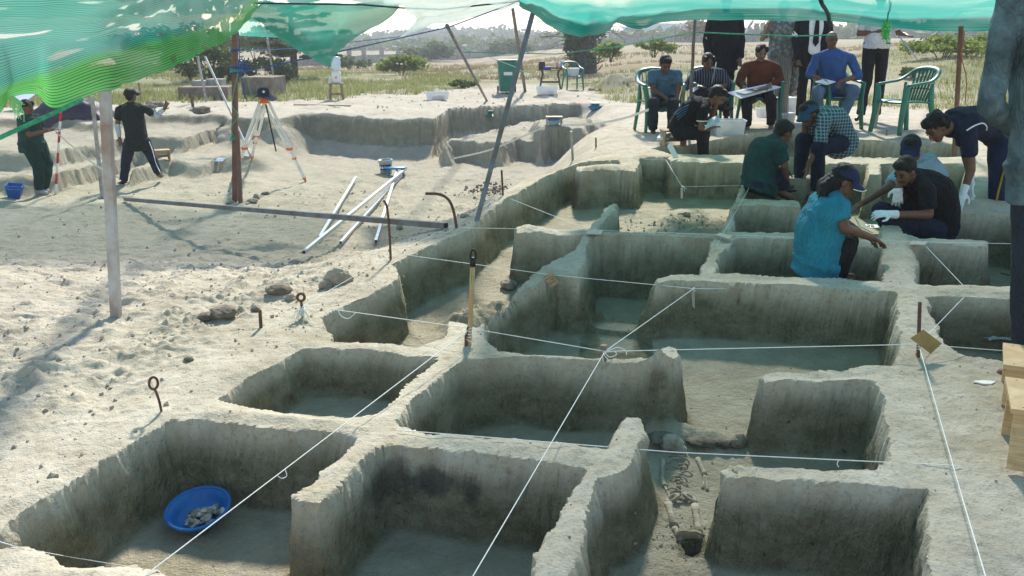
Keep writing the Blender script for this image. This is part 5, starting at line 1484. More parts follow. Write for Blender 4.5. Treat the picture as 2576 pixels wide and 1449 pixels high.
mb = MB(); mb.tube(crv([HD + Vector((.03, -.02, -.1)), HD + Vector((.09, -.03, -.5)), HD + Vector((.15, -.05, -.85))]), .012, 5); mb.build('strap', M_black, t)
t = thing('sun_hat', 'navy wide-brimmed sun hat covering the head of the tripod', 'hat', HD + Vector((0, 0, .03)))
mb = MB(); n = 28; vs = []; prof = [(.0, .15), (.05, .148), (.085, .13), (.098, .08), (.105, .03), (.16, .005), (.21, -.035)]
for (r, z) in prof:
    for k in range(n):
        th = 6.283 * k / n; wv = (r > .11) * (.03 * math.sin(3 * th + .6) - .015 * math.cos(2 * th))
        vs.append(HD + Vector((math.cos(th) * r, math.sin(th) * r, z + wv + .02)))
fs = [(i * n + k, i * n + (k + 1) % n, (i + 1) * n + (k + 1) % n, (i + 1) * n + k) for i in range(len(prof) - 1) for k in range(n)]
mb.add(vs, fs); mb.build('hat', M_navycloth, t, True)
MB().box(HD + Vector((.03, -.105, .10)), (.035, .006, .035), Matrix.Rotation(.6, 3, 'Y')).build('badge', M_paper, t)

# ---- buckets, bowls, step stool
def bucket(label, r0, r1, h, m, band=None):
    t = T('bucket', label, 'bucket')
    mb = MB(); mb.lathe([(0, 0), (r0, 0), (r1, h), (r1 + .008, h), (r1 + .008, h - .02), (r1 - .003, h - .004), (r0 - .006, .008), (0, .008)], 24); mb.build('pail', m, t, True)
    mb = MB(); mb.tube([(math.cos(a) * (r1 + .01), -.02 + .0 * a, h - .03 - .0 * a) if False else ((r1 + .01) * math.cos(a), -(r1 * .5) * math.sin(a), h - .02 - .10 * math.sin(a)) for a in np.linspace(0, math.pi, 12)], .003, 5); mb.build('handle', M_galv, t)
    if band:
        mb = MB(); pr = [(r0 + (r1 - r0) * s + .0015, h * s) for s in (.32, .72)]; n = 16; vs = []
        for (r, z) in pr:
            for k in range(n + 1):
                th = -2.6 + 2.1 * k / n
                vs.append((math.cos(th) * r, math.sin(th) * r, z))
        mb.add(vs, [(k, k + 1, n + 2 + k, n + 1 + k) for k in range(n)]); mb.build('label', band, t, True)
        mb = MB()
        for k in range(4):
            th = -2.35 + .4 * k; r = pr[0][0] + (pr[1][0] - pr[0][0]) * .6 + .003
            mb.box((math.cos(th) * r, math.sin(th) * r, h * .52), (.03, .003, .05 - .01 * (k % 2)), rotz(th + math.pi / 2))
        mb.build('lettering', M_paper, t)
    return t
t = bucket('white paint bucket with blue label beside small blue stool', .105, .125, .27, mat('dirty_white', (0.66, 0.64, 0.60), .6, .15, 8, col2=(.45, .42, .36)), mat('label_blue', (.03, .06, .25), .5)); sit(t, 972, 438, 0, (.06, -.04))
t = T('step_stool', 'low blue plastic step stool in front of white bucket', 'stool')
mt = mat('teal_blue_plastic', (0.03, 0.22, 0.36), .45)
mb = MB(); mb.lathe([(0, .135), (.20, .135), (.215, .15), (.2, .165), (0, .165)], 22, sy=.62); mb.build('seat', mt, t, True)
for sx in (-1, 1):
    for sy in (-1, 1): MB().bar((sx * .12, sy * .07, .14), (sx * .15, sy * .09, 0), .045, .03).build('leg', mt, t)
sit(t, 995, 443, .15)
t = T('bucket', 'dented square blue bucket on the floor at left edge', 'bucket')
mb = MB(); w0, w1, h = .085, .12, .2
vs = [(sx * w0, sy * w0, 0) for sx, sy in ((-1, -1), (1, -1), (1, 1), (-1, 1))] + [(sx * w1, sy * w1, h) for sx, sy in ((-1, -1), (1, -1), (1, 1), (-1, 1))] + [(sx * (w1 - .008), sy * (w1 - .008), h) for sx, sy in ((-1, -1), (1, -1), (1, 1), (-1, 1))] + [(sx * w0 * .9, sy * w0 * .9, .01) for sx, sy in ((-1, -1), (1, -1), (1, 1), (-1, 1))]
fs = [(3, 2, 1, 0)]
for a in range(4):
    b_ = (a + 1) % 4; fs += [(a, b_, 4 + b_, 4 + a), (4 + a, 4 + b_, 8 + b_, 8 + a), (8 + a, 8 + b_, 12 + b_, 12 + a)]
fs.append((12, 13, 14, 15)); mb.add(vs, fs); mb.build('pail', M_blue, t)
mb = MB(); mb.tube(crv([(-.12, 0, .18), (-.08, -.13, .16), (.08, -.13, .16), (.12, 0, .18)]), .004, 5); mb.build('handle', M_galv, t)
sit(t, 38, 498, .3, (0.1, .12))
def bowl(label, r, h, m, name='bowl', handles=False, cat='bowl', ribs=0):
    t = T(name, label, cat)
    mb = MB(); mb.lathe([(0, 0), (r * .72, 0), (r * .9, h * .5), (r, h), (r * 1.06, h + .004), (r * 1.07, h - .008), (r * .985, h - .006), (r * .88, h * .5), (r * .7, .008), (0, .008)], 32); mb.build('shell', m, t, True)
    if handles:
        for s in (-1, 1): MB().tube(crv([(s * r * 1.02, -.04, h), (s * r * 1.2, 0, h + .005), (s * r * 1.02, .04, h)], 5), .008, 6).build('handle', m, t)
    return t
t = bowl('pale sky blue bowl on the ledge below wooden box stool', .15, .10, M_skyblue); p = S(1392, 333); place(t, (p.x, p.y, p.z + .02), 0, (.2, 0))
t = bowl('blue basin with handles on far trench ledge', .17, .10, mat('basin_blue', (.05, .20, .42), .45), 'basin', True, 'basin'); p = S(1496, 278); place(t, (p.x, p.y, p.z), 0); pb = p
t = T('tub', 'square green tub standing inside the blue basin', 'tub'); mb = MB(); mb.box((0, 0, .09), (.2, .16, .16), bev=.01); mb.build('shell', M_green, t); mb = MB(); mb.box((0, 0, .172), (.22, .18, .012), bev=.004); mb.build('rim', M_green, t); place(t, (pb.x, pb.y, hz(pb.x, pb.y) + .012), .1, (.15, 0))
t = T('dustpan', 'small green scoop lying on the trench step by slanting pole', 'scoop'); MB().box((0, 0, .03), (.2, .14, .02)).build('pan', M_green, t); MB().box((0, .07, .06), (.2, .015, .09)).build('back', M_green, t); MB().tube([(0, .07, .08), (0, .2, .11)], .012, 6).build('grip', M_green, t); p = S(1230, 309); place(t, (p.x, p.y, p.z + .02), .2, (.5, 0))

# ---- blue basket bowl with potsherds
p = S(505, 1322)
t = thing('basket_bowl', 'bright blue slotted plastic bowl tilted on the cell floor', 'bowl', (0, 0, 0))
r, h = .142, .062
BM = mat('bowl_blue', (0.02, 0.17, 0.48), 0.38, 0.1, 8, spec=.45)
mb = MB(); mb.lathe([(0, 0), (r * .70, 0), (r * .78, .012), (r * .95, h), (r * .935, h), (r * .76, .016), (r * .68, .006), (0, .006)], 40); mb.build('shell', BM, t, True)
mb = MB(); mb.tube([(math.cos(a) * r, math.sin(a) * r, h) for a in np.linspace(0, 6.283, 41)], .0085, 8, cap=False)
for k in range(56):
    a = 6.283 * k / 56; mb.sphere((math.cos(a) * (r + .004), math.sin(a) * (r + .004), h + .003), .0055, 6, 4)
mb.build('rim', BM, t, True)
for k in range(44):
    a = 6.283 * k / 44
    mb = MB(); mb.bar((math.cos(a) * r * .765, math.sin(a) * r * .765, .016), (math.cos(a) * r * .925, math.sin(a) * r * .925, h - .006), .007, .003, (math.cos(a), math.sin(a), 0)); o = mb.build('rib', BM, t)
TILT = (0.22, -0.10, 0.2)
place(t, (p.x, p.y + .01, hz(p.x, p.y) + .028), TILT[2], TILT[:2])
RB = Matrix.Translation(t.location) @ t.rotation_euler.to_matrix().to_4x4()
sh_m = [mat('sherd_a', (.52, .46, .37), .9, .2, 30), mat('sherd_b', (.40, .32, .24), .9, .2, 30), mat('sherd_c', (.66, .61, .53), .9, .2, 30), mat('sherd_d', (.20, .17, .14), .9, .2, 30)]
rr = random.Random(3)
for k in range(72):
    a = rr.uniform(0, 6.28); q = rr.uniform(0, 1) ** .6 * .082
    px, py = math.cos(a) * q + .025, math.sin(a) * q * .8 - .02
    n = rr.randint(4, 6); L = rr.uniform(.013, .030)
    ol = [(math.cos(6.28 * i / n + .3) * L * rr.uniform(.7, 1.2), math.sin(6.28 * i / n + .3) * L * rr.uniform(.4, .7)) for i in range(n)]
    R = Matrix.Rotation(rr.uniform(0, 6.28), 3, 'Z') @ Matrix.Rotation(math.pi / 2 + rr.uniform(-.5, .5), 3, 'X')
    mb = MB(); c = RB @ Vector((px, py, .014 + .040 * max(0, 1 - q / .085) * rr.random() + .008)); mb.prism(ol, .005, t.rotation_euler.to_matrix() @ R, c)
    o = mb.build('sherd', sh_m[k % 4]); tag(o, 'flat broken pottery sherd piled in the blue bowl', 'sherd', 'sherds in the blue bowl')

# ---- loose stones and clods, each its own lump
def lump(name, label, u, v, w, h, m=M_stone, seed=0, Y=None, dep=None, sunk=.25, cat='stone', group=None, ang=0.3):
    p = S(u, v) if Y is None else Vector((P(u, v, Y).x, Y, hz(P(u, v, Y).x, Y)))
    bm = bmesh.new(); bmesh.ops.create_icosphere(bm, subdivisions=3, radius=1)
    r = random.Random(seed); off = r.uniform(0, 50)
    co = np.array([x.co[:] for x in bm.verts])
    n = fbm3(co[:, 0] * 1.1 + off, co[:, 1] * 1.1, co[:, 2] * 1.1, 4, seed) * .45 + np.round(fbm3(co[:, 0] * 1.6 + off, co[:, 1] * 1.6, co[:, 2] * 1.6, 2, seed + 4) * 3) / 3 * .28
    co = co * (1 + n)[:, None]
    for x, c in zip(bm.verts, co): x.co = Vector((c[0] * w / 2, c[1] * (dep or w * .8) / 2, c[2] * h / 2))
    me = bpy.data.meshes.new(name); bm.to_mesh(me); bm.free(); me.materials.append(m)
    o = bpy.data.objects.new(name, me); COL.objects.link(o)
    o.location = (p.x, p.y, p.z + h / 2 - h * sunk); o.rotation_euler = (0, 0, r.uniform(-1, 1) * ang)
    return tag(o, label, cat, group)
lump('stone', 'largest pale boulder on the bank beside the trench edge', 852, 716, .17, .15, M_stone, 1)
lump('stone', 'grey rounded stone just left of largest boulder', 820, 722, .10, .08, M_stone, 2)
lump('stone', 'pale stone near the wrapped eye pin', 732, 757, .085, .06, M_stone, 3)
lump('stone', 'stone under the end of longest steel tube', 745, 664, .16, .06, M_stone, 4)
lump('clod', 'dark split clod on bare soil left of short stake', 560, 796, .16, .09, M_darkstone, 5, cat='clod')
lump('clod', 'small dark clod in front of the split clod', 516, 808, .11, .06, M_darkstone, 6, cat='clod')
lump('clod', 'brown clod mound with shadowed hollow above eye pin', 700, 738, .17, .08, M_darkstone, 7, cat='clod')
lump('clod', 'small clod right behind short plain stake', 643, 786, .06, .05, M_darkstone, 8, cat='clod')
lump('clod', 'lone small dark clod on left bank above looped pin', 476, 910, .05, .035, M_darkstone, 9, cat='clod')
lump('stone', 'stone at the foot of the brown post, right side', 636, 512, .16, .07, M_stone, 10)
lump('stone', 'taller stone behind one at foot of brown post', 646, 503, .10, .12, M_stone, 11)
lump('stone', 'flat stone at the foot of the brown post, left side', 578, 513, .15, .06, M_stone, 12)
lump('stone', 'low dark stone right of the brown post on floor', 668, 488, .14, .05, M_darkstone, 13)
lump('stone', 'rounded stone between dark pipe and hooked bar', 1005, 578, .10, .07, M_stone, 14)
lump('stone', 'small pale stone right of the dark pipe end', 1170, 548, .10, .05, M_stone, 15)
lump('stone', 'pinkish stone in the left trench next to cross wall', 1282, 726, .15, .10, mat('pink_stone', (.34, .27, .21), .95, .2, 9, bmp=.5), 16)
lump('clod', 'broken clay lump at bottom edge in front of stub wall', 782, 1440, .12, .16, mat('clay_yellow', (.33, .27, .17), .95, .2, 8, bmp=.7, bscale=20), 17, cat='clod', Y=GP(785, 1276).y - .13)
lump('stone', 'stone on the rim of trench behind thin grey stick', 505, 286, .5, .18, M_darkstone, 18)
lump('stone', 'grey stone by raised hand of man in black', 392, 268, .45, .18, M_darkstone, 19)
lump('stone', 'second grey stone left of raised hand', 375, 272, .35, .13, M_darkstone, 20)
lump('stone', 'rounded pale stone on sand beside far green chair', 1488, 228, .2, .1, M_stone, 21)
lump('stone', 'stone beside the spoil heap in cell behind third baulk', 1722, 545, .12, .07, M_stone, 22)
lump('pot_base', 'broken pot standing in the burial passage beside bones', 1855, 1126, .085, .08, mat('clay_pot', (.36, .30, .20), .95, .2, 9, bmp=.4), 23, cat='pot', sunk=.1)
# small loose stuff nobody could count
def crumbs(name, label, pts, s0, s1, m, seed):
    r = random.Random(seed); mb = MB()
    base = [(1, 0, 0), (-1, 0, 0), (0, 1, 0), (0, -1, 0), (0, 0, 1), (0, 0, -1)]
    fc = [(0, 2, 4), (2, 1, 4), (1, 3, 4), (3, 0, 4), (2, 0, 5), (1, 2, 5), (3, 1, 5), (0, 3, 5)]
    for (x, y) in pts:
        s = s0 + (s1 - s0) * r.random() ** 3
        R = Matrix.Rotation(r.uniform(0, 6), 3, 'Z') @ Matrix.Rotation(r.uniform(0, 6), 3, 'X')
        c = Vector((x, y, hz(x, y) + s * .2))
        mb.add([c + R @ (Vector(b) * s * r.uniform(.6, 1.1)) for b in base], fc)
    o = mb.build(name, m); o['kind'] = 'stuff'; o['label'] = label; o['category'] = 'soil'
    return o
r_ = random.Random(21)
pts = []
while len(pts) < 1700:
    y = r_.uniform(3.2, 9.0); x = r_.uniform(-4.2, 0.6)
    if x < edge_x(y) - .06: pts.append((x, y))
crumbs('soil_crumbs', 'crumbs of dry soil scattered over the left bank', pts, .003, .020, M_stone, 1)
pts = []
while len(pts) < 900:
    y = r_.uniform(3.0, 7.5); x = r_.uniform(-1.6, 3.0); pts.append((x, y))
crumbs('soil_crumbs', 'fine crumbs on baulk tops and cell floors', pts, .002, .009, M_stone, 2)
pts = []
while len(pts) < 500:
    y = r_.uniform(9, 15.5); x = r_.uniform(-7, 0.8)
    if x < edge_x(y) - .3: pts.append((x, y))
crumbs('soil_crumbs', 'small clods scattered over the low trampled floor', pts, .006, .032, M_stone, 7)
c = S(1240, 482)
crumbs('rubble', 'heap of grey rubble at trench corner by thin stake', [(c.x + r_.gauss(0, .22), c.y + r_.gauss(0, .35)) for _ in range(220)], .012, .05, M_darkstone, 3)
c = S(1700, 570)
crumbs('rubble', 'loose dug soil heaped in cell behind third baulk', [(c.x + r_.gauss(0, .45), c.y + r_.gauss(0, .25)) for _ in range(420)], .004, .02, M_stone, 4)
c = S(1000, 225)
crumbs('rubble', 'scattered shells and stones on sand behind trench', [(r_.uniform(-9, 4), r_.uniform(20.5, 30)) for _ in range(500)], .01, .045, mat('shell_white', (.6, .56, .5), .9, .2, 3), 5)
c = S(1745, 1400)
crumbs('rubble', 'yellowish crumbs around the pit at the skeleton feet', [(c.x + r_.gauss(0, .12), c.y + r_.gauss(0, .10)) for _ in range(260)], .003, .012, mat('clay_crumbs', (.44, .38, .26), .95), 6)

def straw(label, pts, L, seed):
    r = random.Random(seed); mb = MB()
    for (x, y) in pts:
        a = r.uniform(0, 6.28); l = L * r.uniform(.4, 1.2); z = hz(x, y) + .004
        d = Vector((math.cos(a) * l, math.sin(a) * l, r.uniform(0, .3) * l)); w = Vector((-math.sin(a), math.cos(a), 0)) * .0016
        c = Vector((x, y, z)); mb.add([c - d - w, c - d + w, c + d + w, c + d - w], [(0, 1, 2, 3)])
    o = mb.build('straw', mat('straw', (.52, .43, .27), .9, .2, 5)); o['kind'] = 'stuff'; o['label'] = label; o['category'] = 'straw'
c = S(930, 640)
straw('dry straw wisps around the ends of steel tubes', [(c.x + r_.gauss(0, .5), c.y + r_.gauss(0, .5)) for _ in range(500)], .05, 3)
c = S(700, 700)
straw('dry straw wisps on the trampled left bank', [(c.x + r_.gauss(0, .8), c.y + r_.gauss(0, .8)) for _ in range(500)], .04, 4)
# ---- human burial
def skeleton():
    zf = lambda x, y: hz(x, y)
    MBn = mat('old_bone', (.42, .375, .28), .95, .25, 18, bmp=.9, bscale=60, col2=(.22, .19, .135))
    t = thing('skeleton', 'human skeleton lying in the passage between baulks', 'skeleton', S(1705, 1240))
    def pt(u, v, d=0.002): q = S(u, v); return Vector((q.x, q.y, zf(q.x, q.y) + d))
    def bone(name, pts, r, knob=1.35):
        mb = MB(); pts = [pt(*a) if len(a) < 3 or True else a for a in pts]
        c = crv(pts, 5) if len(pts) > 2 else [pts[0] + (pts[1] - pts[0]) * (i / 6) for i in range(7)]
        n = len(c); rad = [r * (1 + (knob - 1) * (abs(2 * i / (n - 1) - 1) ** 4)) for i in range(n)]
        mb.tube(c, rad, 8); return mb.build(name, MBn, t, True)
    bone('femur', [(1680, 1272), (1696, 1330)], .017); bone('femur', [(1748, 1280), (1757, 1345)], .017)
    bone('tibia', [(1697, 1332), (1712, 1362)], .013); bone('tibia', [(1757, 1345), (1758, 1372)], .013)
    bone('humerus', [(1668, 1160), (1666, 1205), (1672, 1230)], .012); bone('humerus', [(1755, 1160), (1772, 1200)], .012)
    bone('radius', [(1772, 1200), (1768, 1232)], .007); bone('ulna', [(1776, 1202), (1779, 1236)], .007)
    bone('radius', [(1672, 1230), (1690, 1262)], .007)
    bone('clavicle', [(1682, 1152), (1705, 1148), (1722, 1152)], .007)
    rj = random.Random(12)
    for k in range(7):   # ribs, broken and unevenly slumped
        v = 1160 + k * 11 + rj.uniform(-4, 4)
        for s in (-1, 1):
            if rj.random() < .2: continue
            w = 30 * rj.uniform(.55, 1.15)
            a = pt(1708 + rj.uniform(-3, 3), v + rj.uniform(-3, 3)); b_ = pt(1708 + s * w, v + rj.uniform(2, 16)); m_ = (a + b_) / 2 + Vector((s * .006, rj.uniform(-.01, .01), rj.uniform(.004, .02)))
            mb = MB(); mb.tube(crv([a, m_, b_], 5), rj.uniform(.0035, .005), 6); mb.build('rib', MBn, t, True)
    for k in range(13):
        q = pt(1707 + 3 * math.sin(k * .7) + rj.uniform(-3, 3), 1155 + k * 9.5 + rj.uniform(-3, 3), rj.uniform(-.002, .007))
        mb = MB(); mb.sphere(q, (.013, .009, .010), 8, 6); mb.build('vertebra', MBn, t, True)
    for s in (-1, 1):
        a = pt(1712 + s * 22, 1262, .012)
        mb = MB(); mb.lathe([(.018, -.006), (.04, -.004), (.044, .004), (.03, .012), (.016, .006), (.018, -.006)], 16, a, Matrix.Rotation(s * .5, 3, 'Y'), sy=.8); mb.build('hip_bone', MBn, t, True)
    q = pt(1690, 1128, .012)
    R_ = Matrix.Rotation(.9, 3, 'Z') @ Matrix.Rotation(.5, 3, 'Y')
    mb = MB(); mb.sphere(q, (.055, .07, .05), 18, 12, R_); mb.sphere(q + R_ @ Vector((0.0, -.055, -.02)), (.036, .03, .03), 12, 8); remesh_ok = mb.build('skull', MBn, t, True)
skeleton()
lump('clod', 'raised block of earth left across the shins of the skeleton', 1735, 1356, .125, .055, mat('clay_yellow', (.33, .27, .17)), 31, dep=.04, sunk=.3, cat='clod', ang=.05)
for k, (u, v, w, h, lab) in enumerate([(1668, 1112, .17, .06, 'dark lump of burnt earth at head of burial, left'), (1765, 1116, .16, .045, 'lump of earth with bone fragments at head of burial, middle'), (1812, 1120, .10, .04, 'small earth lump between burial head and broken pot')]):
    lump('clod', lab, u, v, w, h, mat('burial_earth', (.17, .145, .105), .97, .3, 14, bmp=.9, bscale=30), 40 + k, cat='clod', sunk=.4)

# ---- odds and ends
def paper_quad(name, label, c4, m, cat, thick=.003): return quad_tag(name, label, c4, m, thick, None, cat)
Yc = S(2180, 398).y
paper_quad('cardboard_sheet', 'brown cardboard sheet leaning behind the far right baulk', [(2130, 372, Yc + .15), (2203, 354, Yc + .3), (2224, 402, Yc + .05), (2134, 404, Yc)], mat('card_big', (.40, .31, .20), .85, .1, 9), 'cardboard', .004)
Yc = S(1700, 396).y
paper_quad('white_board', 'white sheet leaning on far baulk in front of wooden box', [(1678, 368, Yc - .05), (1688, 357, Yc - .05), (1709, 398, Yc - .1), (1694, 399, Yc - .1)], M_paper, 'sheet', .012)
b_ = S(1714, 372)
post('wooden_stake', 'thin wooden stake standing in front of crouching man', sink(b_), P(1718, 216, b_.y - .02), .03, M_woodgrey, 'stake', True)
b_ = S(2199, 322); post('wooden_stake', 'pale wooden stake right of the seated man in blue shirt', sink(b_), P(2212, 254, b_.y), .04, mat('stake_pale', (.45, .40, .33), .8), 'stake')
b_ = S(2231, 340); post('wooden_stake', 'tiny dark stake in front of empty green chair', sink(b_), P(2231, 326, b_.y), .02, M_woodgrey, 'stake', True)
q = GP(2192, 575, -.40)
quad_tag('number_plate', 'white number plate reading 281 beside knee of gloved man', [(2177, 565, q.y + .12), (2206, 566, q.y + .12), (2212, 573, q.y), (2178, 575, q.y)], M_paper, .004, None, 'number plate')
np_ = COL.objects[-1] if False else [o for o in COL.objects if o.name.startswith('number_plate')][0]
cd = [o for o in COL.objects if o.parent == np_][0]
vs_ = [Vector(v.co) for v in cd.data.vertices][:4]
def seg_digit(mb, s0, s1, segs):
    """seven segment strokes drawn with flat bars on the plate"""
    def at(s, t): 
        a, b, c, d = [Vector(x) for x in (P(2177, 565, q.y + .12), P(2206, 566, q.y + .12), P(2212, 573, q.y), P(2178, 575, q.y))]
        return (a * (1 - s) + b * s) * (1 - t) + (d * (1 - s) + c * s) * t + Vector((0, -.001, .0065))
    w = (s1 - s0)
    R = dict(a=(s0, s1, .16, .26), b=(s1 - w * .28, s1, .16, .54), c=(s1 - w * .28, s1, .46, .86), d=(s0, s1, .76, .86), e=(s0, s0 + w * .28, .46, .86), f=(s0, s0 + w * .28, .16, .54), g=(s0, s1, .46, .56))
    for k in segs:
        x0, x1, y0, y1 = R[k]; mb.add([at(x0, y0), at(x1, y0), at(x1, y1), at(x0, y1)], [(0, 1, 2, 3)])
mb = MB(); seg_digit(mb, .10, .34, 'abged'); seg_digit(mb, .42, .66, 'abcdefg'); seg_digit(mb, .74, .80, 'bc'); mb.build('digits', M_ink, np_)
q = S(2545, 690); o = MB().box((q.x, q.y, q.z + .006), (.11, .14, .008), rotz(.5)).build('card_scrap', M_card); tag(o, 'small brown card lying on floor behind right baulk', 'card')
mb = MB(); q = S(2512, 886)
vs = []; n = 9
for i in range(n):
    for j in range(n):
        x = -.10 + .2 * i / (n - 1); y = -.05 + .1 * j / (n - 1)
        vs.append((q.x + x, q.y + y, q.z + .012 + .03 * abs(fbm2(np.array(i * .45 + 3), np.array(j * .6), 3, 5)) + .01))
mb.add(vs, [(i * n + j, i * n + j + 1, (i + 1) * n + j + 1, (i + 1) * n + j) for i in range(n - 1) for j in range(n - 1)])
tag(mb.build('plastic_bag', M_clear, None, True), 'crumpled clear plastic bag on floor near sandal', 'plastic bag')
mb = MB(); q = S(2478, 965); vs = [(q.x + .05 * math.cos(a) * (1 + .3 * math.sin(3 * a)), q.y + .025 * math.sin(a), q.z + .008) for a in np.linspace(0, 6.28, 12)[:-1]]
mb.add(vs + [(x, y, z - .006) for x, y, z in vs], [tuple(range(11)), tuple(reversed(range(11, 22)))] + [(k, (k + 1) % 11, 11 + (k + 1) % 11, 11 + k) for k in range(11)]); tag(mb.build('paper_scrap', M_paper), 'white scrap lying on right bank near wooden stool', 'scrap')
t = T('basket', 'turquoise slotted basket beside the plaid shirt', 'basket'); mt = mat('turq_plastic', (.06, .42, .52), .45)
for k in range(4): MB().box((0, 0, .02 + k * .03), (.26, .2, .010)).build('band', mt, t)
for k in range(9):
    x = -.125 + .25 * k / 8
    for sy in (-1, 1): MB().bar((x, sy * .1, 0), (x, sy * .105, .13), .008, .004).build('slat', mt, t)
for s in (-1, 1): MB().box((s * .13, 0, .065), (.006, .2, .13)).build('end', mt, t)
place(t, GP(2003, 440, -.34), .1)
t = T('sandals', 'pair of black sandals lying on sand behind the trench', 'sandals')
for k in (-1, 1):
    o = MB().lathe([(0, 0), (.05, 0), (.055, .012), (.05, .022), (0, .022)], 14, (k * .08, 0, 0), sy=2.2).build('sole', M_black, t)
    MB().tube(crv([(k * .08 - .05, 0, .01), (k * .08, -.03, .06), (k * .08 + .05, 0, .01)]), .01, 6).build('strap', M_black, t)
sit(t, 1508, 228, 1.2)
def plank_on(label, a, b, w=.08): 
    a, b = S(*a), S(*b); o = MB().bar(a + Vector((0, 0, .02)), b + Vector((0, 0, .02)), w, .03).build('plank', M_plank); tag(o, label, 'plank')
plank_on('thin plank on sand left of the seated people', (1578, 210), (1625, 207))
plank_on('dark rod lying behind the tripod on the sand', (740, 266), (882, 268), .04)
plank_on('thin plank lying on sand behind far green chair', (1440, 213), (1570, 211), .06)
# tarpaulin heap and blue sheet at the left
def cloth_heap(name, label, pts, h, m, seed, cat):
    P_ = np.array([[S(u, v).x, S(u, v).y] for u, v in pts])
    c = P_.mean(0); n1, n2 = 40, 24
    x0, x1 = P_[:, 0].min(), P_[:, 0].max(); y0 = P_[:, 1].min(); dep = 1.0
    vs = []; fs = []
    X, Y = np.meshgrid(np.linspace(x0, x1, n1), np.linspace(y0, y0 + dep, n2))
    a = (X - x0) / (x1 - x0); b = (Y - y0) / dep
    H = (np.sin(np.pi * a) ** .5 * np.sin(np.pi * np.clip(b, 0, 1)) ** .6) * h * (1 + .35 * fbm2(a * 3, b * 2, 3, seed))
    H = np.maximum(H + .10 * np.abs(fbm2(X * 4, Y * 4 + X * 2, 4, seed + 1)) * (H > .03), 0)
    zb = np.array([[hz(x, y) for x, y in zip(rx, ry)] for rx, ry in zip(X, Y)])
    v = np.stack([X, Y, zb.max(0)[None] * 0 + np.maximum(zb, zb) + H + .01], -1).reshape(-1, 3)
    fs = [(j * n1 + i, j * n1 + i + 1, (j + 1) * n1 + i + 1, (j + 1) * n1 + i) for j in range(n2 - 1) for i in range(n1 - 1)]
    return tag(mesh_obj(name, v.tolist(), fs, m, None, True), label, cat)
cloth_heap('tarpaulin', 'crumpled dark purple tarpaulin heaped behind woman in green', [(84, 303), (252, 303)], .42, mat('purple_tarp', (.05, .035, .055), .55, .3, 4, bmp=.3), 4, 'tarpaulin')
Yc = 21.0
paper_quad('blue_sheet', 'greyish blue sheet behind head of woman at left', [(26, 238, Yc), (70, 229, Yc + 1), (96, 232, Yc + .8), (60, 258, Yc - .2)], mat('blue_tarp', (.20, .27, .42), .6), 'sheet', .02)
q = S(545, 408); o = MB().box((q.x, q.y, q.z + .02), (.28, .2, .01), Matrix.Rotation(.15, 3, 'X')).build('blue_sheet', mat('paleblue_sheet', (.35, .48, .65), .6)); tag(o, 'pale blue plastic scrap on left trench floor', 'sheet')
# ================================================================== PEOPLE
_dg_tmp = bpy.data.collections.new('tmp_build'); COL.children.link(_dg_tmp)
def remesh(name, mb, voxel, material, parent, smooth_it=4, wr=0.0, wf=9.0, seed=0, wz=0.5):
    """union of overlapping closed shapes as one continuous skin"""
    me = bpy.data.meshes.new(name)
    me.from_pydata(mb.v, [], mb.f); me.update()
    o = bpy.data.objects.new(name, me); _dg_tmp.objects.link(o)
    rm = o.modifiers.new('r', 'REMESH'); rm.mode = 'VOXEL'; rm.voxel_size = voxel; rm.use_smooth_shade = True
    if smooth_it:
        sm = o.modifiers.new('s', 'SMOOTH'); sm.factor = 0.5; sm.iterations = smooth_it
    dg = bpy.context.evaluated_depsgraph_get(); dg.update()
    out = bpy.data.meshes.new_from_object(o.evaluated_get(dg))
    bpy.data.objects.remove(o); bpy.data.meshes.remove(me)
    out.name = name
    n = len(out.vertices)
    if wr and n:
        co = np.empty(n * 3, np.float32); out.vertices.foreach_get('co', co); co = co.reshape(-1, 3).astype(float)
        nm = np.empty(n * 3, np.float32); out.vertices.foreach_get('normal', nm); nm = nm.reshape(-1, 3)
        d = fbm3(co[:, 0] * wf + co[:, 2] * wf * .6, co[:, 1] * wf, co[:, 2] * wf * wz + co[:, 0] * wf * .4, 3, seed)
        d = wr * (1 - 2 * np.abs(d)) * 1.0
        co = co + nm * d[:, None]
        out.vertices.foreach_set('co', co.reshape(-1).astype(np.float32)); out.update()
    out.materials.clear(); out.materials.append(material)
    ob = bpy.data.objects.new(name, out); COL.objects.link(ob)
    if parent is not None:
        ob.parent = parent; ob.matrix_parent_inverse = parent.matrix_basis.inverted()
    return ob
def capsule(mb, a, b, ra, rb, seg=12, round_a=True, round_b=True):
    a = Vector(a); b = Vector(b); d = (b - a)
    L = d.length
    if L < 1e-5: return mb.sphere(a, ra, seg, 8)
    t = d / L
    pts = []; rad = []
    if round_a:
        for k in (1.0, .8, .45): pts.append(a - t * ra * k); rad.append(max(.0008, ra * math.sqrt(max(0, 1 - k * k))))
    for k in range(5): pts.append(a + d * (k / 4)); rad.append(ra + (rb - ra) * k / 4)
    if round_b:
        for k in (.45, .8, 1.0): pts.append(b + t * rb * k); rad.append(max(.0008, rb * math.sqrt(max(0, 1 - k * k))))
    mb.tube(pts, rad, seg)
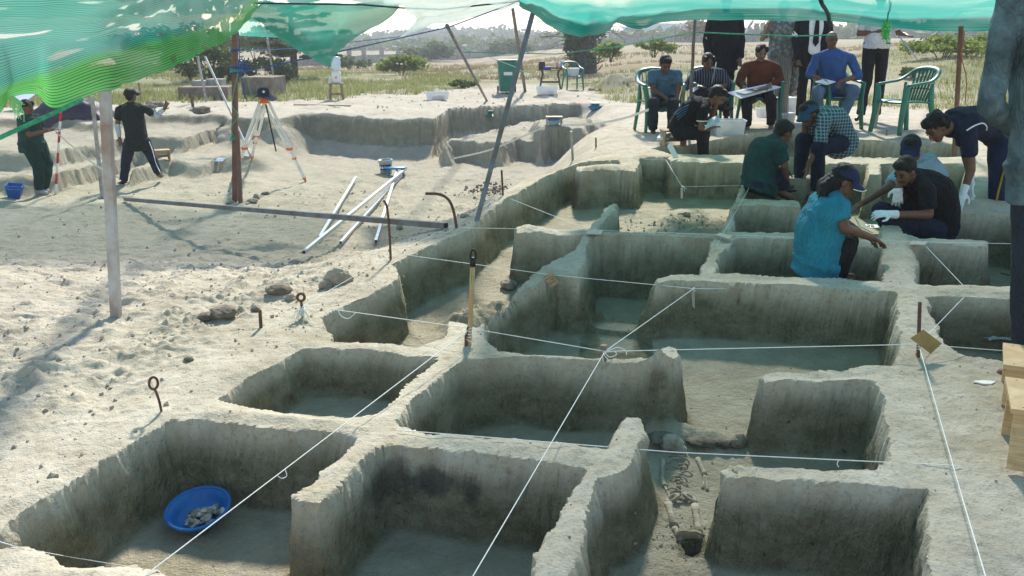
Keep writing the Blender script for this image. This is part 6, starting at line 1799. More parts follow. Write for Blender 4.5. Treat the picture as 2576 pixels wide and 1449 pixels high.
def loft(mb, secs, seg=16):
    """secs: (centre, x-axis, y-axis) rings, closed"""
    vs = []; fs = []
    for (c, ax, ay) in secs:
        for k in range(seg):
            th = 2 * math.pi * k / seg
            ct, st_ = math.cos(th), math.sin(th)
            e = 0.82
            vs.append(Vector(c) + ax * (math.copysign(abs(ct) ** e, ct)) + ay * (math.copysign(abs(st_) ** e, st_)))
    n = len(secs)
    for i in range(n - 1):
        for k in range(seg): fs.append((i * seg + k, i * seg + (k + 1) % seg, (i + 1) * seg + (k + 1) % seg, (i + 1) * seg + k))
    fs.append(tuple(reversed(range(seg)))); fs.append(tuple((n - 1) * seg + k for k in range(seg)))
    mb.add(vs, fs)
def hand(mb, w, d, nrm, side, s=1.0, curl=0.4, spread=0.25):
    """palm with four unequal fingers and a thumb from its side; d along the hand, nrm out of the palm's back"""
    d = Vector(d).normalized(); nrm = Vector(nrm); nrm = (nrm - d * nrm.dot(d)).normalized()
    x = d.cross(nrm).normalized() * side      # towards the thumb
    c = w + d * .045 * s
    R = Matrix((x, d, nrm)).transposed()
    mb.sphere(c, (.040 * s, .052 * s, .017 * s), 12, 8, R)
    for k in range(4):
        o = (.030 - .020 * k) * s
        L = (.070, .078, .073, .058)[k] * s
        dd = (d + x * spread * (1.5 - k) * .35).normalized()
        a = w + d * .082 * s + x * o
        b = a + (dd - nrm * curl * .5).normalized() * L * .5
        e = b + (dd - nrm * curl * 1.7).normalized() * L * .5
        capsule(mb, a - dd * .015 * s, b, .0095 * s, .0088 * s, 8); capsule(mb, b, e, .0088 * s, .0075 * s, 8)
    a = w + d * .025 * s + x * .030 * s
    b = a + (d * .55 + x * .75 - nrm * .25).normalized() * .038 * s
    e = b + (d * .9 + x * .25 - nrm * .3).normalized() * .032 * s
    capsule(mb, w + d * .02 * s, a, .014 * s, .013 * s, 8); capsule(mb, a, b, .0125 * s, .0105 * s, 8); capsule(mb, b, e, .0105 * s, .0085 * s, 8)
SKIN = mat('skin', (0.155, 0.075, 0.045), 0.55, 0.12, 30, spec=.35)
SKIN2 = mat('skin_light', (0.25, 0.135, 0.085), 0.55, 0.1, 30, spec=.35)
M_hair = mat('hair', (0.010, 0.009, 0.009), 0.55, 0.3, 60, bmp=.8, bscale=180)
M_glove = mat('latex_glove', (0.72, 0.76, 0.78), 0.6, 0.05, 30)
M_eye = mat('eye_dark', (0.012, 0.01, 0.01), .3)
M_lip = mat('lip', (0.14, 0.05, 0.045), .5)
def cloth(name, c, var=.15, rough=.9):
    k = 'cloth_' + name
    if k in MATS: return MATS[k]
    m = mat(k, c, rough, var, 7, bmp=.25, bscale=160)
    nt = m.node_tree; b = nt.nodes['Principled BSDF']
    fine_ = b.inputs['Normal'].links[0].from_socket
    v = coords(nt, 'Object', (1, 1, .55))
    n1 = noise(nt, v, 11.0, 2, .5, 2.2)
    rd = ramp(nt, [(0.40, (0, 0, 0)), (0.5, (1, 1, 1)), (0.60, (0, 0, 0))]); nt.links.new(n1, rd.inputs[0])   # creased folds
    nt.links.new(bump(nt, rd.outputs[0], .55, .02, fine_), b.inputs['Normal'])
    return m
def V(*a): return Vector(a)

def person(label, J, face, up=(0, 0, 1), shirt=None, sleeve=0.55, trousers=None, leg=0.97, hair='short', cap=None, shoes=None, s=1.0, front=None, skin=None, hands=None, wide=1.0, belly=1.0, coat=None, vox=0.011, curl=(.4, .4), hair_m=None, legw=1.0, glove=(False, False), nohead=False, hem=0.10, wr=.013, nofeet=False, capdir=None, brim=None, palm=(None, None)):
    skin = skin or SKIN
    base = Vector((J['P'].x, J['P'].y, min(J['AL'].z, J['AR'].z) - .06))
    t = thing('person', label, 'person', base)
    x = (J['SR'] - J['SL']); x = x.normalized()                # across the shoulders
    sp = (J['N'] - J['P']).normalized()
    fr = Vector(front).normalized() if front else x.cross(sp).normalized()
    fr = (fr - sp * fr.dot(sp)); fr = fr.normalized()
    x = sp.cross(fr).normalized() * (1 if sp.cross(fr).dot(x) > 0 else -1)
    shw = (J['SR'] - J['SL']).length / 2
    # ------- torso rings
    pv, nk = J['P'], J['N']
    bow = J.get('bow', 0.0)
    def spine(k): return pv + (nk - pv) * k - fr * bow * math.sin(math.pi * k)
    def rings(g, k0=-.06, k1=1.0):
        tab = [(-.10, .150, .105), (.0, .165, .118), (.2, .150, .112 * belly), (.45, .150, .116 * belly), (.7, .165, .118), (.86, .160, .105), (.95, .115, .082), (1.02, .062, .060)]
        out = []
        for k, a, b in tab:
            if k < k0 or k > k1: continue
            a2 = min(a, shw * (1.02 if k > .6 else 1.2)) * wide * s
            out.append((spine(k), x * (a2 + g), fr * (b * s + g)))
        return out
    body = MB()
    loft(body, rings(-.004))
    hd = J['H']
    if not nohead:
        f = Vector(face).normalized(); u = Vector(up); u = (u - f * u.dot(f)).normalized(); hx = f.cross(u)
        RH = Matrix((hx, f, u)).transposed()
        hs = s * 1.0
        body.sphere(hd + u * .022 * hs - f * .012 * hs, (.073 * hs, .092 * hs, .088 * hs), 18, 12, RH)      # cranium
        body.sphere(hd + f * .030 * hs - u * .020 * hs, (.060 * hs, .060 * hs, .078 * hs), 16, 10, RH)      # face
        body.sphere(hd + f * .045 * hs - u * .082 * hs, (.036 * hs, .036 * hs, .028 * hs), 12, 8, RH)       # chin
        capsule(body, hd + f * .086 * hs + u * .006 * hs, hd + f * .102 * hs - u * .026 * hs, .009 * hs, .014 * hs, 8)   # nose
        for e in (-1, 1):
            body.sphere(hd + hx * e * .074 * hs - f * .008 * hs - u * .012 * hs, (.010 * hs, .018 * hs, .030 * hs), 8, 6, RH)  # ears
            capsule(body, hd + f * .072 * hs + u * .020 * hs + hx * e * .012 * hs, hd + f * .066 * hs + u * .020 * hs + hx * e * .045 * hs, .011 * hs, .009 * hs, 6)  # brow ridge
        capsule(body, J['N'] - sp * .03, hd - f * .012 * hs - u * .05 * hs, .056 * s, .050 * s)
    # ------- limbs
    for S_, k in (('L', 0), ('R', 1)):
        sh, el, wri = J['S' + S_], J['E' + S_], J['W' + S_]
        capsule(body, spine(.9), sh, .055 * s, .052 * s); capsule(body, sh, el, .049 * s, .040 * s); capsule(body, el, wri, .039 * s, .027 * s)
        if hands is None or hands[k] is not None:
            hdv = hands[k] if hands else None
            d = Vector(hdv) if hdv is not None else (wri - el)
            nrm = Vector(palm[k]) if palm[k] is not None else V(0, 0, 1) if abs(d.normalized().z) < .8 else -fr
            hb = body if not glove[k] else MB()
            hand(hb, wri, d, nrm, 1 if k == 0 else -1, s * (1.05 if glove[k] else 1), curl[k])
            if glove[k]:
                capsule(hb, wri + d.normalized() * .03, wri - (wri - el).normalized() * .06, .031, .036, 12, True, False)
                remesh('glove', hb, .0055, M_glove, t, 2)
        hp, kn, an = J['H' + S_], J['K' + S_], J['A' + S_]
        capsule(body, hp, kn, .078 * s, .054 * s); capsule(body, kn, an, .052 * s, .036 * s)
        toe = J.get('T' + S_, an + (fr * .13 - V(0, 0, .04)))
        if not nofeet:
            body_f = body if shoes is None else MB()
            heel = an - V(0, 0, .03) - (toe - an).normalized() * .03
            capsule(body_f, heel, toe, .036 * s, .030 * s); capsule(body_f, an, heel, .036 * s, .034 * s)
            if shoes is None:
                tv = (toe - an); tv.z = 0; tv = tv.normalized(); sx_ = V(-tv.y, tv.x, 0)
                for q in range(5): capsule(body, toe + sx_ * (.024 - .012 * q), toe + sx_ * (.026 - .0125 * q) + tv * (.035 - .004 * q) - V(0, 0, .008), .010, .0085, 6)
                mbs = MB(); ctr = (heel + toe) / 2; zz = min(heel.z, toe.z) - .036
                mbs.lathe([(0, 0), (.048, 0), (.052, .008), (.048, .018), (0, .018)], 16, V(ctr.x + tv.x * .02, ctr.y + tv.y * .02, zz - .01), frame(sx_, V(0, 0, 1)), sy=2.7); so = mbs.build('sandal', M_black, t)
            else:
                so = remesh('shoe', body_f, .009, shoes, t, 2)
    bo = remesh('body', body, vox * .85, skin, t, 3)
    # ------- clothes
    if trousers:
        tm = MB()
        loft(tm, rings(.014, -.2, .22 if hem <= .05 else .02))
        for S_ in ('L', 'R'):
            hp, kn, an = J['H' + S_], J['K' + S_], J['A' + S_]
            capsule(tm, hp, kn, .092 * s * legw, .070 * s * legw); e = kn + (an - kn) * leg
            capsule(tm, kn, e, .070 * s * legw, .052 * s * legw * 1.05, 12, True, False)
        remesh('trousers', tm, vox, trousers, t, 3, wr, 7, 3)
    if shirt:
        sm_ = MB()
        loft(sm_, rings(.019, -.2 if hem > .05 else -.01, 1.0))
        if hem > .12:
            a = rings(.036, -.2, .05); d_ = -sp * (hem - .10)
            loft(sm_, [(a[0][0] + d_, a[0][1] * 1.06, a[0][2] * 1.06), a[0], a[1]])
        for S_ in ('L', 'R'):
            sh, el, wri = J['S' + S_], J['E' + S_], J['W' + S_]
            capsule(sm_, spine(.95), sh - (sh - el).normalized() * .0 - sp * .008, .062 * s, .062 * s)
            if sleeve <= 1: capsule(sm_, sh - sp * .008, sh + (el - sh) * sleeve, .062 * s, .061 * s, 14, True, False)
            else:
                capsule(sm_, sh - sp * .008, el, .062 * s, .054 * s, 14); capsule(sm_, el, el + (wri - el) * min(.97, sleeve - 1), .054 * s, .041 * s, 14, True, False)
        remesh('shirt', sm_, vox, shirt, t, 4, wr, 8, 5)
    if coat:
        cm = MB(); loft(cm, rings(.035, -.2, 1.0))
        a = rings(.03, -.2, .1)
        loft(cm, [(a[0][0] - sp * coat[1], a[0][1] * 1.12, a[0][2] * 1.2), (a[0][0] - sp * coat[1] * .5, a[0][1] * 1.08, a[0][2] * 1.15), a[0], a[1]])
        for S_ in ('L', 'R'):
            sh, el, wri = J['S' + S_], J['E' + S_], J['W' + S_]
            capsule(cm, spine(.88), sh, .08 * s, .074 * s); capsule(cm, sh, el, .074 * s, .062 * s, 14); capsule(cm, el, el + (wri - el) * .97, .062 * s, .050 * s, 14, True, False)
        remesh('coat', cm, vox, coat[0], t, 4, wr, 7, 8)
    if nohead: return t
    # ------- hair, cap, features
    hm = hair_m or M_hair
    hb = MB()
    if hair != 'none':
        hb.sphere(hd + u * .040 * hs - f * .026 * hs, (.080 * hs, .092 * hs, .084 * hs), 18, 12, RH)
        if hair in ('short', 'curly'):
            hb.sphere(hd + u * .085 * hs + f * .03 * hs, (.062 * hs, .055 * hs, .035 * hs), 12, 8, RH)
            hb.sphere(hd - f * .055 * hs - u * .015 * hs, (.066 * hs, .045 * hs, .06 * hs), 12, 8, RH)
        if hair == 'curly':
            for k in range(46):
                q = Vector((random.gauss(0, 1), random.gauss(0, 1), random.gauss(0, 1))).normalized()
                if q.y > .5 and q.z < .35: continue
                if q.z < -.45: continue
                hb.sphere(hd + u * .035 * hs - f * .02 * hs + RH @ Vector((q.x * .085, q.y * .1, q.z * .09)) * hs, .024 * hs, 8, 6)
        if hair == 'tied':
            hb.sphere(hd - f * .06 * hs - u * .02 * hs, (.068 * hs, .05 * hs, .07 * hs), 12, 8, RH)
            hb.sphere(hd - f * .11 * hs - u * .05 * hs, (.035 * hs, .035 * hs, .05 * hs), 10, 8, RH)
            for e in (-1, 1): hb.sphere(hd + hx * e * .058 * hs + u * .06 * hs + f * .03 * hs, (.028 * hs, .05 * hs, .04 * hs), 10, 8, RH)
        if hair == 'long':
            hb.sphere(hd - f * .065 * hs - u * .04 * hs, (.085 * hs, .065 * hs, .095 * hs), 12, 8, RH)
            for k in range(40):
                a = random.uniform(-1, 1); ln = random.uniform(.10, .24)
                st_ = hd - f * (.07 + .03 * random.random()) * hs + hx * a * .07 - u * .02
                e_ = st_ - V(0, 0, ln) - f * (.05 + .05 * random.random()) + hx * random.gauss(0, .03)
                capsule(hb, st_, (st_ + e_) / 2 - f * .02, .022, .018, 6); capsule(hb, (st_ + e_) / 2 - f * .02, e_, .018, .006, 6)
        remesh('hair', hb, .0085, hm, t, 1, .006 if hair != 'curly' else .009, 45, 9, 1.0)
    for e in (-1, 1):
        MB().sphere(hd + f * .083 * hs + u * .004 * hs + hx * e * .030 * hs, (.013, .008, .006), 8, 6, RH).build('eye', M_eye, t, True)
        mb = MB(); mb.tube(crv([hd + f * .088 * hs + u * .022 * hs + hx * e * .014, hd + f * .086 * hs + u * .027 * hs + hx * e * .03, hd + f * .072 * hs + u * .022 * hs + hx * e * .046], 4), .0042, 6); mb.build('eyebrow', hm, t)
    mb = MB(); mb.tube(crv([hd + f * .082 * hs - u * .055 * hs - hx * .022, hd + f * .092 * hs - u * .054 * hs, hd + f * .082 * hs - u * .055 * hs + hx * .022], 4), .005, 6, flat=.7); mb.build('mouth', M_lip, t, True)
    if cap is not None:
        c = MB(); cd_ = Vector(capdir).normalized() if capdir else f
        cu = (u - cd_ * u.dot(cd_)).normalized(); cx = cd_.cross(cu); RC = Matrix((cx, cd_, cu)).transposed()
        o_ = hd + u * .038 * hs - f * .012 * hs
        prof = [(math.cos(a) * 1.0, math.sin(a)) for a in np.linspace(0, math.pi / 2, 8)]
        vs = []; n = 24
        for (r, z) in prof:
            for k in range(n):
                th = 6.283 * k / n
                vs.append(o_ + RC @ Vector((math.cos(th) * r * .090 * hs, math.sin(th) * r * .108 * hs, z * .088 * hs - .005)))
        c.add(vs, [(i * n + k, i * n + (k + 1) % n, (i + 1) * n + (k + 1) % n, (i + 1) * n + k) for i in range(len(prof) - 1) for k in range(n)])
        cap_o = c.build('cap', cap, t, True)
        b_ = MB(); vs = []; n = 12
        for z in (0, -.006):
            for i, rr_ in enumerate((.098, .135, .172)):
                for k in range(n + 1):
                    th = math.radians(25 + 130 * k / n)
                    vs.append(o_ + RC @ Vector((math.cos(th) * .088 * hs * (1 + .02 * i), math.sin(th) * rr_ * hs, .002 - .022 * i * .6 - .018 * abs(math.cos(th)) * i + z)))
        m_ = 3 * (n + 1); fs = []
        for i in range(2):
            for k in range(n):
                a = i * (n + 1) + k
                fs.append((a, a + 1, a + n + 2, a + n + 1)); fs.append((m_ + a, m_ + a + n + 1, m_ + a + n + 2, m_ + a + 1))
        for k in range(n):
            a = 2 * (n + 1) + k; fs.append((a, a + 1, m_ + a + 1, m_ + a))
        b_.add(vs, fs); bo_ = b_.build('brim', brim or cap, cap_o, True)
        bt = MB(); bt.sphere(o_ + RC @ Vector((0, 0, .085 * hs)), .007, 8, 5); bt.build('button', cap, cap_o)
    return t
# crop -> picture coordinates
def C1(x, y): return (x * .3588, y * .3588)
def C4(x, y): return (1588.3 + x * .2791, y * .2791)
def C5(x, y): return (2070.6 + x * .2791, y * .2791)
def C6(x, y): return (1805 + x * .3239, 288.8 + y * .3239)
def D_(x, y): return (x, y)
def joints(conv, Y0, **kw):
    out = {}
    for k, v in kw.items():
        if isinstance(v, (int, float)): out[k] = v; continue
        u, w = conv(v[0], v[1]); out[k] = P(u, w, Y0 + (v[2] if len(v) > 2 else 0))
    return out
def stripe_mat(name, base, strip, scale, dirv='X', wobble=.5, thr=.8):
    if name in MATS: return MATS[name]
    m, nt, b = new_mat(name)
    v = coords(nt)
    w = N(nt, 'ShaderNodeTexWave', wave_type='BANDS', bands_direction=dirv, i_Scale=scale, i_Distortion=wobble, i_Detail=1.0)
    nt.links.new(v, w.inputs[0])
    r = ramp(nt, [(thr, (0, 0, 0)), (min(1, thr + .08), (1, 1, 1))]); nt.links.new(w.outputs['Fac'], r.inputs[0])
    nt.links.new(mixc(nt, base, strip, r.outputs[0]), b.inputs['Base Color']); b.inputs['Roughness'].default_value = .9
    MATS[name] = m
    return m
def plaid_mat(name, c0, c1, c2):
    m, nt, b = new_mat(name); v = coords(nt)
    outs = []
    for d, sc in (('X', 9.5), ('Z', 9.5)):
        w = N(nt, 'ShaderNodeTexWave', wave_type='BANDS', bands_direction=d, i_Scale=sc, i_Distortion=.4); nt.links.new(v, w.inputs[0]); outs.append(w.outputs['Fac'])
    r1 = ramp(nt, [(.35, (0, 0, 0)), (.6, (1, 1, 1))]); nt.links.new(outs[0], r1.inputs[0])
    r2 = ramp(nt, [(.35, (0, 0, 0)), (.6, (1, 1, 1))]); nt.links.new(outs[1], r2.inputs[0])
    c = mixc(nt, c0, c1, mathn(nt, 'MULTIPLY', mathn(nt, 'ADD', r1.outputs[0], r2.outputs[0]), .45))
    l1 = ramp(nt, [(.93, (0, 0, 0)), (.96, (1, 1, 1))]); nt.links.new(outs[0], l1.inputs[0])
    l2 = ramp(nt, [(.93, (0, 0, 0)), (.96, (1, 1, 1))]); nt.links.new(outs[1], l2.inputs[0])
    c = mixc(nt, c, c2, mathn(nt, 'MAXIMUM', l1.outputs[0], l2.outputs[0]))
    nt.links.new(c, b.inputs['Base Color']); b.inputs['Roughness'].default_value = .9
    return m
def sari_mat():
    m, nt, b = new_mat('sari_cloth'); v = coords(nt)
    vo = N(nt, 'ShaderNodeTexVoronoi', i_Scale=16.0); nt.links.new(v, vo.inputs['Vector'])
    r = ramp(nt, [(0, (.30, .10, .08)), (.2, (.36, .34, .28)), (.45, (.16, .19, .17)), (1, (.05, .07, .07))]); nt.links.new(vo.outputs['Distance'], r.inputs[0])
    nt.links.new(r.outputs[0], b.inputs['Base Color']); b.inputs['Roughness'].default_value = .8
    return m
M_blk = cloth('black', (.010, .010, .012)); M_blktr = cloth('black_trouser', (.012, .012, .015)); M_nav = cloth('navy', (.012, .018, .045)); M_navtr = cloth('navy_trouser', (.013, .02, .045))
M_shoeb = mat('black_shoe', (.012, .012, .013), .4, .2, 20); M_sneak = mat('sneaker', (.45, .45, .46), .7, .2, 20)

# --- left: woman with the ranging pole
Y = S(100, 486).y
J = joints(C1, Y, H=(192, 752), N=(198, 812), P=(222, 1000), SL=(150, 838, -.10), SR=(262, 826, .14), EL=(205, 948, -.16), ER=(300, 918, .10), WL=(335, 915, -.14), WR=(378, 905, .0), HL=(195, 1010, -.08), HR=(270, 1010, .08), KL=(272, 1165, -.08), KR=(330, 1150, .08), AL=(278, 1330, -.08), AR=(312, 1322, .10), TL=(325, 1352, -.14), TR=(335, 1340, .02))
g1 = cloth('dark_green', (.020, .060, .050)); g2 = cloth('green_trousers', (.008, .040, .030))
pw = person('woman in dark green shirt and trousers holding red and white pole', J, (.95, -.25, -.05), shirt=g1, sleeve=.75, trousers=g2, hair='tied', shoes=M_sneak, front=(.8, -.6, 0), legw=1.25, wide=1.05, hem=.2)
rb = S(140, 490); rt = P(153, 278, Y - .06)
rp_ = thing('ranging_pole', 'red and white banded ranging pole held upright at left', 'pole', rb)
for k in range(8):
    a = rb + (rt - rb) * (k / 8); b_ = rb + (rt - rb) * ((k + 1) / 8)
    MB().tube([a, b_], .019, 10).build('band', mat('pole_red', (.55, .05, .04), .5) if k % 2 else M_white, rp_, True)
# --- left: man in black seen from behind
Y = S(318, 466).y
J = joints(C1, Y, H=(918, 668), N=(918, 722), P=(962, 985), SL=(838, 768, .0), SR=(1035, 768, .0), EL=(824, 880, -.02), ER=(1088, 815, .05), WL=(838, 965, -.06), WR=(1152, 765, -.05), HL=(912, 1000, .0), HR=(1015, 1000, .0), KL=(885, 1130, .08), KR=(1060, 1100, .12), AL=(866, 1265, -.0), AR=(1108, 1212, .10), TL=(820, 1297, .04), TR=(1128, 1236, .26))
bt_ = cloth('blackgreen', (.012, .018, .017))
pm = person('man in black tee seen from behind, waving one hand', J, (.35, .9, .15), shirt=bt_, sleeve=.62, trousers=M_navtr, cap=mat('black_cap', (.012, .012, .014), .8), capdir=(.75, .6, .25), shoes=M_shoeb, front=(.15, 1, 0), hem=.2, hands=((.1, -.1, -1), (.5, -.1, .85)), curl=(.3, .1), palm=((0, -1, 0), (.1, 1, 0)), legw=1.1)
for S_, e in (('L', -1), ('R', 1)):    # white side stripes and pale sleeves
    hp, kn, an = J['H' + S_], J['K' + S_], J['A' + S_]
    o = V(e * .098, -.05, 0); o2 = V(e * .074, -.05, 0); o3 = V(e * .055, -.045, 0)
    MB().tube(crv([hp + o + V(0, 0, .02), (hp + kn) / 2 + o * .95, kn + o2, (kn + an) / 2 + o3, an + o3 + V(0, 0, .02)], 5), .016, 6, flat=.35).build('side_stripe', M_paper, pm)
    a, b_ = J['E' + S_], J['W' + S_]
    sl = MB(); capsule(sl, a + (a - b_).normalized() * .0, b_ - (b_ - a).normalized() * .01, .047, .034, 12, True, False); remesh('arm_sleeve', sl, .01, mat('arm_sleeve', (.48, .52, .55), .8, .1, 20), pm, 2, .005, 12)
# --- seated in light blue tee
Y = CH_POS['blue'].y
J = joints(C4, Y, H=(308, 580, -.10), N=(300, 652, -.02), P=(300, 905, .08), SL=(190, 668, -.02), SR=(412, 668, -.02), EL=(196, 800, -.10), ER=(425, 795, -.12), WL=(330, 900, -.34), WR=(402, 905, -.34), HL=(245, 920, .02), HR=(360, 920, .02), KL=(195, 925, -.42), KR=(375, 935, -.42), AL=(195, 1185, -.32), AR=(360, 1185, -.35), TL=(190, 1262, -.48), TR=(365, 1250, -.5), bow=.06)
person('young man in light blue tee seated leftmost, looking down', J, (.15, -.8, -.55), shirt=cloth('lightblue', (.075, .165, .25)), sleeve=.72, trousers=cloth('charcoal_jean', (.018, .026, .036)), leg=.9, front=(.1, -1, .1), hands=((.3, -.5, -.8), (-.1, -.5, -.8)), hem=.16)
# --- seated in striped top
Y = CH_POS['stripe'].y
J = joints(C4, Y, H=(690, 560, -.05), N=(692, 640, 0), P=(690, 880, .08), SL=(572, 668, .0), SR=(815, 655, .0), EL=(505, 778, -.08), ER=(862, 765, -.08), WL=(600, 778, -.26), WR=(745, 790, -.26), HL=(635, 900, .02), HR=(745, 900, .02), KL=(560, 905, -.40), KR=(740, 920, -.42), AL=(600, 1130, -.25), AR=(840, 965, -.50), TL=(590, 1180, -.4), TR=(905, 975, -.52))
person('woman in dark striped top seated writing on her lap', J, (.15, -.85, -.35), shirt=stripe_mat('striped_top', (.010, .012, .022), (.16, .18, .22), 9.0, 'X', .6, .86), sleeve=1.15, trousers=M_blktr, hair='tied', front=(0, -1, .1), wide=1.1, legw=1.15, shoes=M_shoeb, hem=.15)
a = P(*C4(760, 590), Y - .14); MB_ = MB(); MB_.tube(crv([P(*C4(765, 560), Y + .0), P(*C4(750, 640), Y - .15), P(*C4(725, 750), Y - .18)], 5), .009, 5, flat=.3)
st_ = MB_.build('bag_strap', mat('strap_pale', (.30, .27, .24), .7)); tag(st_, 'pale bag strap across the striped top', 'strap')
quad_tag('note_pad', 'white note pad on lap of the striped-top woman', [(*C4(510, 815), Y - .36), (*C4(600, 770), Y - .22), (*C4(625, 785), Y - .22), (*C4(560, 830), Y - .36)], M_paper, .006, None, 'note pad')
t = T('shoulder_bag', 'dark shoulder bag on lap of the striped-top woman', 'bag')
mb = MB(); mb.sphere((0, 0, 0), (.17, .10, .09), 16, 10); remesh('bag', mb, .012, M_blk, t, 2, .012, 9); t.location = P(*C4(640, 870), Y - .32)
# --- seated in rust blouse with drawing board
Y = CH_POS['rust'].y
J = joints(C4, Y, H=(1172, 478, -.04), N=(1165, 558, 0), P=(1150, 850, .08), SL=(1040, 598, .0), SR=(1300, 600, .0), EL=(968, 735, -.06), ER=(1345, 735, -.08), WL=(1020, 790, -.30), WR=(1240, 765, -.28), HL=(1090, 870, .02), HR=(1215, 870, .02), KL=(1040, 905, -.42), KR=(1262, 905, -.42), AL=(1045, 1150, -.36), AR=(1258, 1135, -.30), TL=(1048, 1215, -.52), TR=(1232, 1195, -.46))
pr_ = person('woman in rust blouse seated with a drawing board', J, (.02, -.9, -.28), shirt=cloth('rust', (.125, .032, .012)), sleeve=1.82, trousers=M_blktr, hair='tied', skin=SKIN2, front=(0, -1, .1), hands=((.1, -.7, -.5), (-.5, -.6, -.3)), wide=1.0, hem=.12, leg=.92)
quad_tag('drawing_board', 'white drawing board with grid sheet on lap of rust blouse', [(*C4(865, 838), Y - .45), (*C4(1225, 762), Y - .22), (*C4(1350, 790), Y - .30), (*C4(985, 892), Y - .58)], M_paper, .012, None, 'drawing board')
quad_tag('grid_sheet', 'dark grid sheet clipped on the white drawing board', [(*C4(940, 832), Y - .46), (*C4(1215, 775), Y - .26), (*C4(1290, 790), Y - .31), (*C4(1020, 850), Y - .54)], mat('grid_sheet', (.10, .17, .19), .7), .004, None, 'sheet')
quad_tag('potsherd', 'brown flat sherd resting on drawing board under her hand', [(*C4(1090, 808), Y - .47), (*C4(1190, 782), Y - .36), (*C4(1225, 792), Y - .38), (*C4(1110, 820), Y - .49)], mat('sherd_brown', (.25, .17, .10), .8), .012, None, 'sherd')
# --- seated in blue shirt
Y = CH_POS['shirt'].y
J = joints(D_, Y, H=(2093, 100, -.02), N=(2096, 126, .0), P=(2092, 222, .10), SL=(2053, 146, .0), SR=(2140, 146, .0), EL=(2038, 188, -.05), ER=(2160, 190, -.08), WL=(2066, 200, -.28), WR=(2112, 206, -.28), HL=(2072, 226, .04), HR=(2112, 226, .04), KL=(2056, 230, -.40), KR=(2150, 228, -.36), AL=(2060, 306, -.22), AR=(2114, 302, -.30), TL=(2058, 322, -.38), TR=(2106, 318, -.45))
ps = person('man in blue shirt with glasses seated writing in notebook', J, (.05, -1, -.1), shirt=cloth('royal_shirt', (.035, .105, .30)), sleeve=1.25, trousers=cloth('light_jeans', (.11, .19, .30)), hair='none', front=(.05, -1, .05), skin=SKIN, hands=((.6, -.5, -.2), (-.4, -.7, -.3)), shoes=M_shoeb, hem=.14, belly=1.1)
hb = MB(); hd = J['H']; hb.sphere(hd + V(0, .035, .012), (.076, .075, .06), 14, 10); remesh('hair', hb, .009, mat('grey_hair', (.03, .028, .026), .8), ps, 1)
for e in (-1, 1): MB().tube([hd + V(e * .032 + .020 * math.cos(a), -.095, .004 + .015 * math.sin(a)) for a in np.linspace(0, 6.28, 13)], .0025, 5, cap=False).build('glasses', M_black, ps)
quad_tag('notebook', 'open white notebook on knee of man in blue shirt', [(2050, 207, Y - .38), (2072, 200, Y - .30), (2102, 207, Y - .33), (2080, 214, Y - .42)], M_paper, .012, None, 'notebook')
# --- crouching man in black shirt with blue slashes
Y = S(1690, 374).y - .05
t = board_box('wooden box seat under the crouching man in black', .30, .24, .20, mat('box_grey', (.33, .26, .18), .8, .2, 8)); p_ = S(1692, 372); place(t, (p_.x + .02, p_.y + .1, hz(p_.x, p_.y)), .1)
slash = stripe_mat('slash_shirt', (.008, .008, .011), (.02, .008, .011), 3, 'X', .5, .95)
J = joints(C4, Y, H=(775, 868, -.10), N=(690, 925, -.05), P=(420, 1165, .08), SL=(590, 960, .14), SR=(655, 985, -.18), EL=(690, 1110, .06), ER=(628, 1155, -.22), WL=(750, 1000, -.02), WR=(690, 1165, -.30), HL=(430, 1180, .14), HR=(440, 1195, -.06), KL=(660, 1190, .12), KR=(640, 1200, -.16), AL=(640, 1400, .08), AR=(650, 1410, -.16), TL=(720, 1425, .08), TR=(735, 1435, -.16), bow=.06)
pk = person('man in black shirt with blue slashes crouching to read papers', J, (.75, -.25, -.6), shirt=cloth('black_tee', (.008, .008, .011)), sleeve=.62, trousers=M_blktr, front=(.55, -.25, -.6), hands=((.3, -.1, .9), (.7, -.3, .3)), hem=.12)
sp_ = (J['N'] - J['P']).normalized()
for k in range(4):
    a = P(*C4(395 + k * 8, 1015 + k * 22), Y - .10); b_ = P(*C4(520 - k * 10, 945 + k * 26), Y - .13)
    MB().tube(crv([a, (a + b_) / 2 + V(0, -.012, .012), b_], 5), .010, 6, flat=.4).build('blue_slash', mat('slash_blue', (.05, .22, .45), .8), pk)
a, b_ = J['SR'], J['ER']; e_ = a + (b_ - a) * .61
MB().tube([e_ + V(.064 * math.cos(q), .064 * math.sin(q), 0) for q in np.linspace(0, 6.28, 15)], .007, 6, cap=False).build('cuff_trim', M_paper, pk)
quad_tag('papers', 'sheaf of white papers held by crouching man', [(*C4(660, 1170), Y - .34), (*C4(700, 1080), Y - .20), (*C4(790, 1035), Y - .16), (*C4(798, 1100), Y - .32)], mat('paper_blueish', (.55, .60, .66), .7), .008, None, 'papers')
quad_tag('tray', 'small white plastic tray on ground by wooden box seat', [(1652, 352, Y + .1), (1664, 338, Y + .3), (1692, 334, Y + .3), (1682, 352, Y + .1)], M_white, .03, None, 'tray')
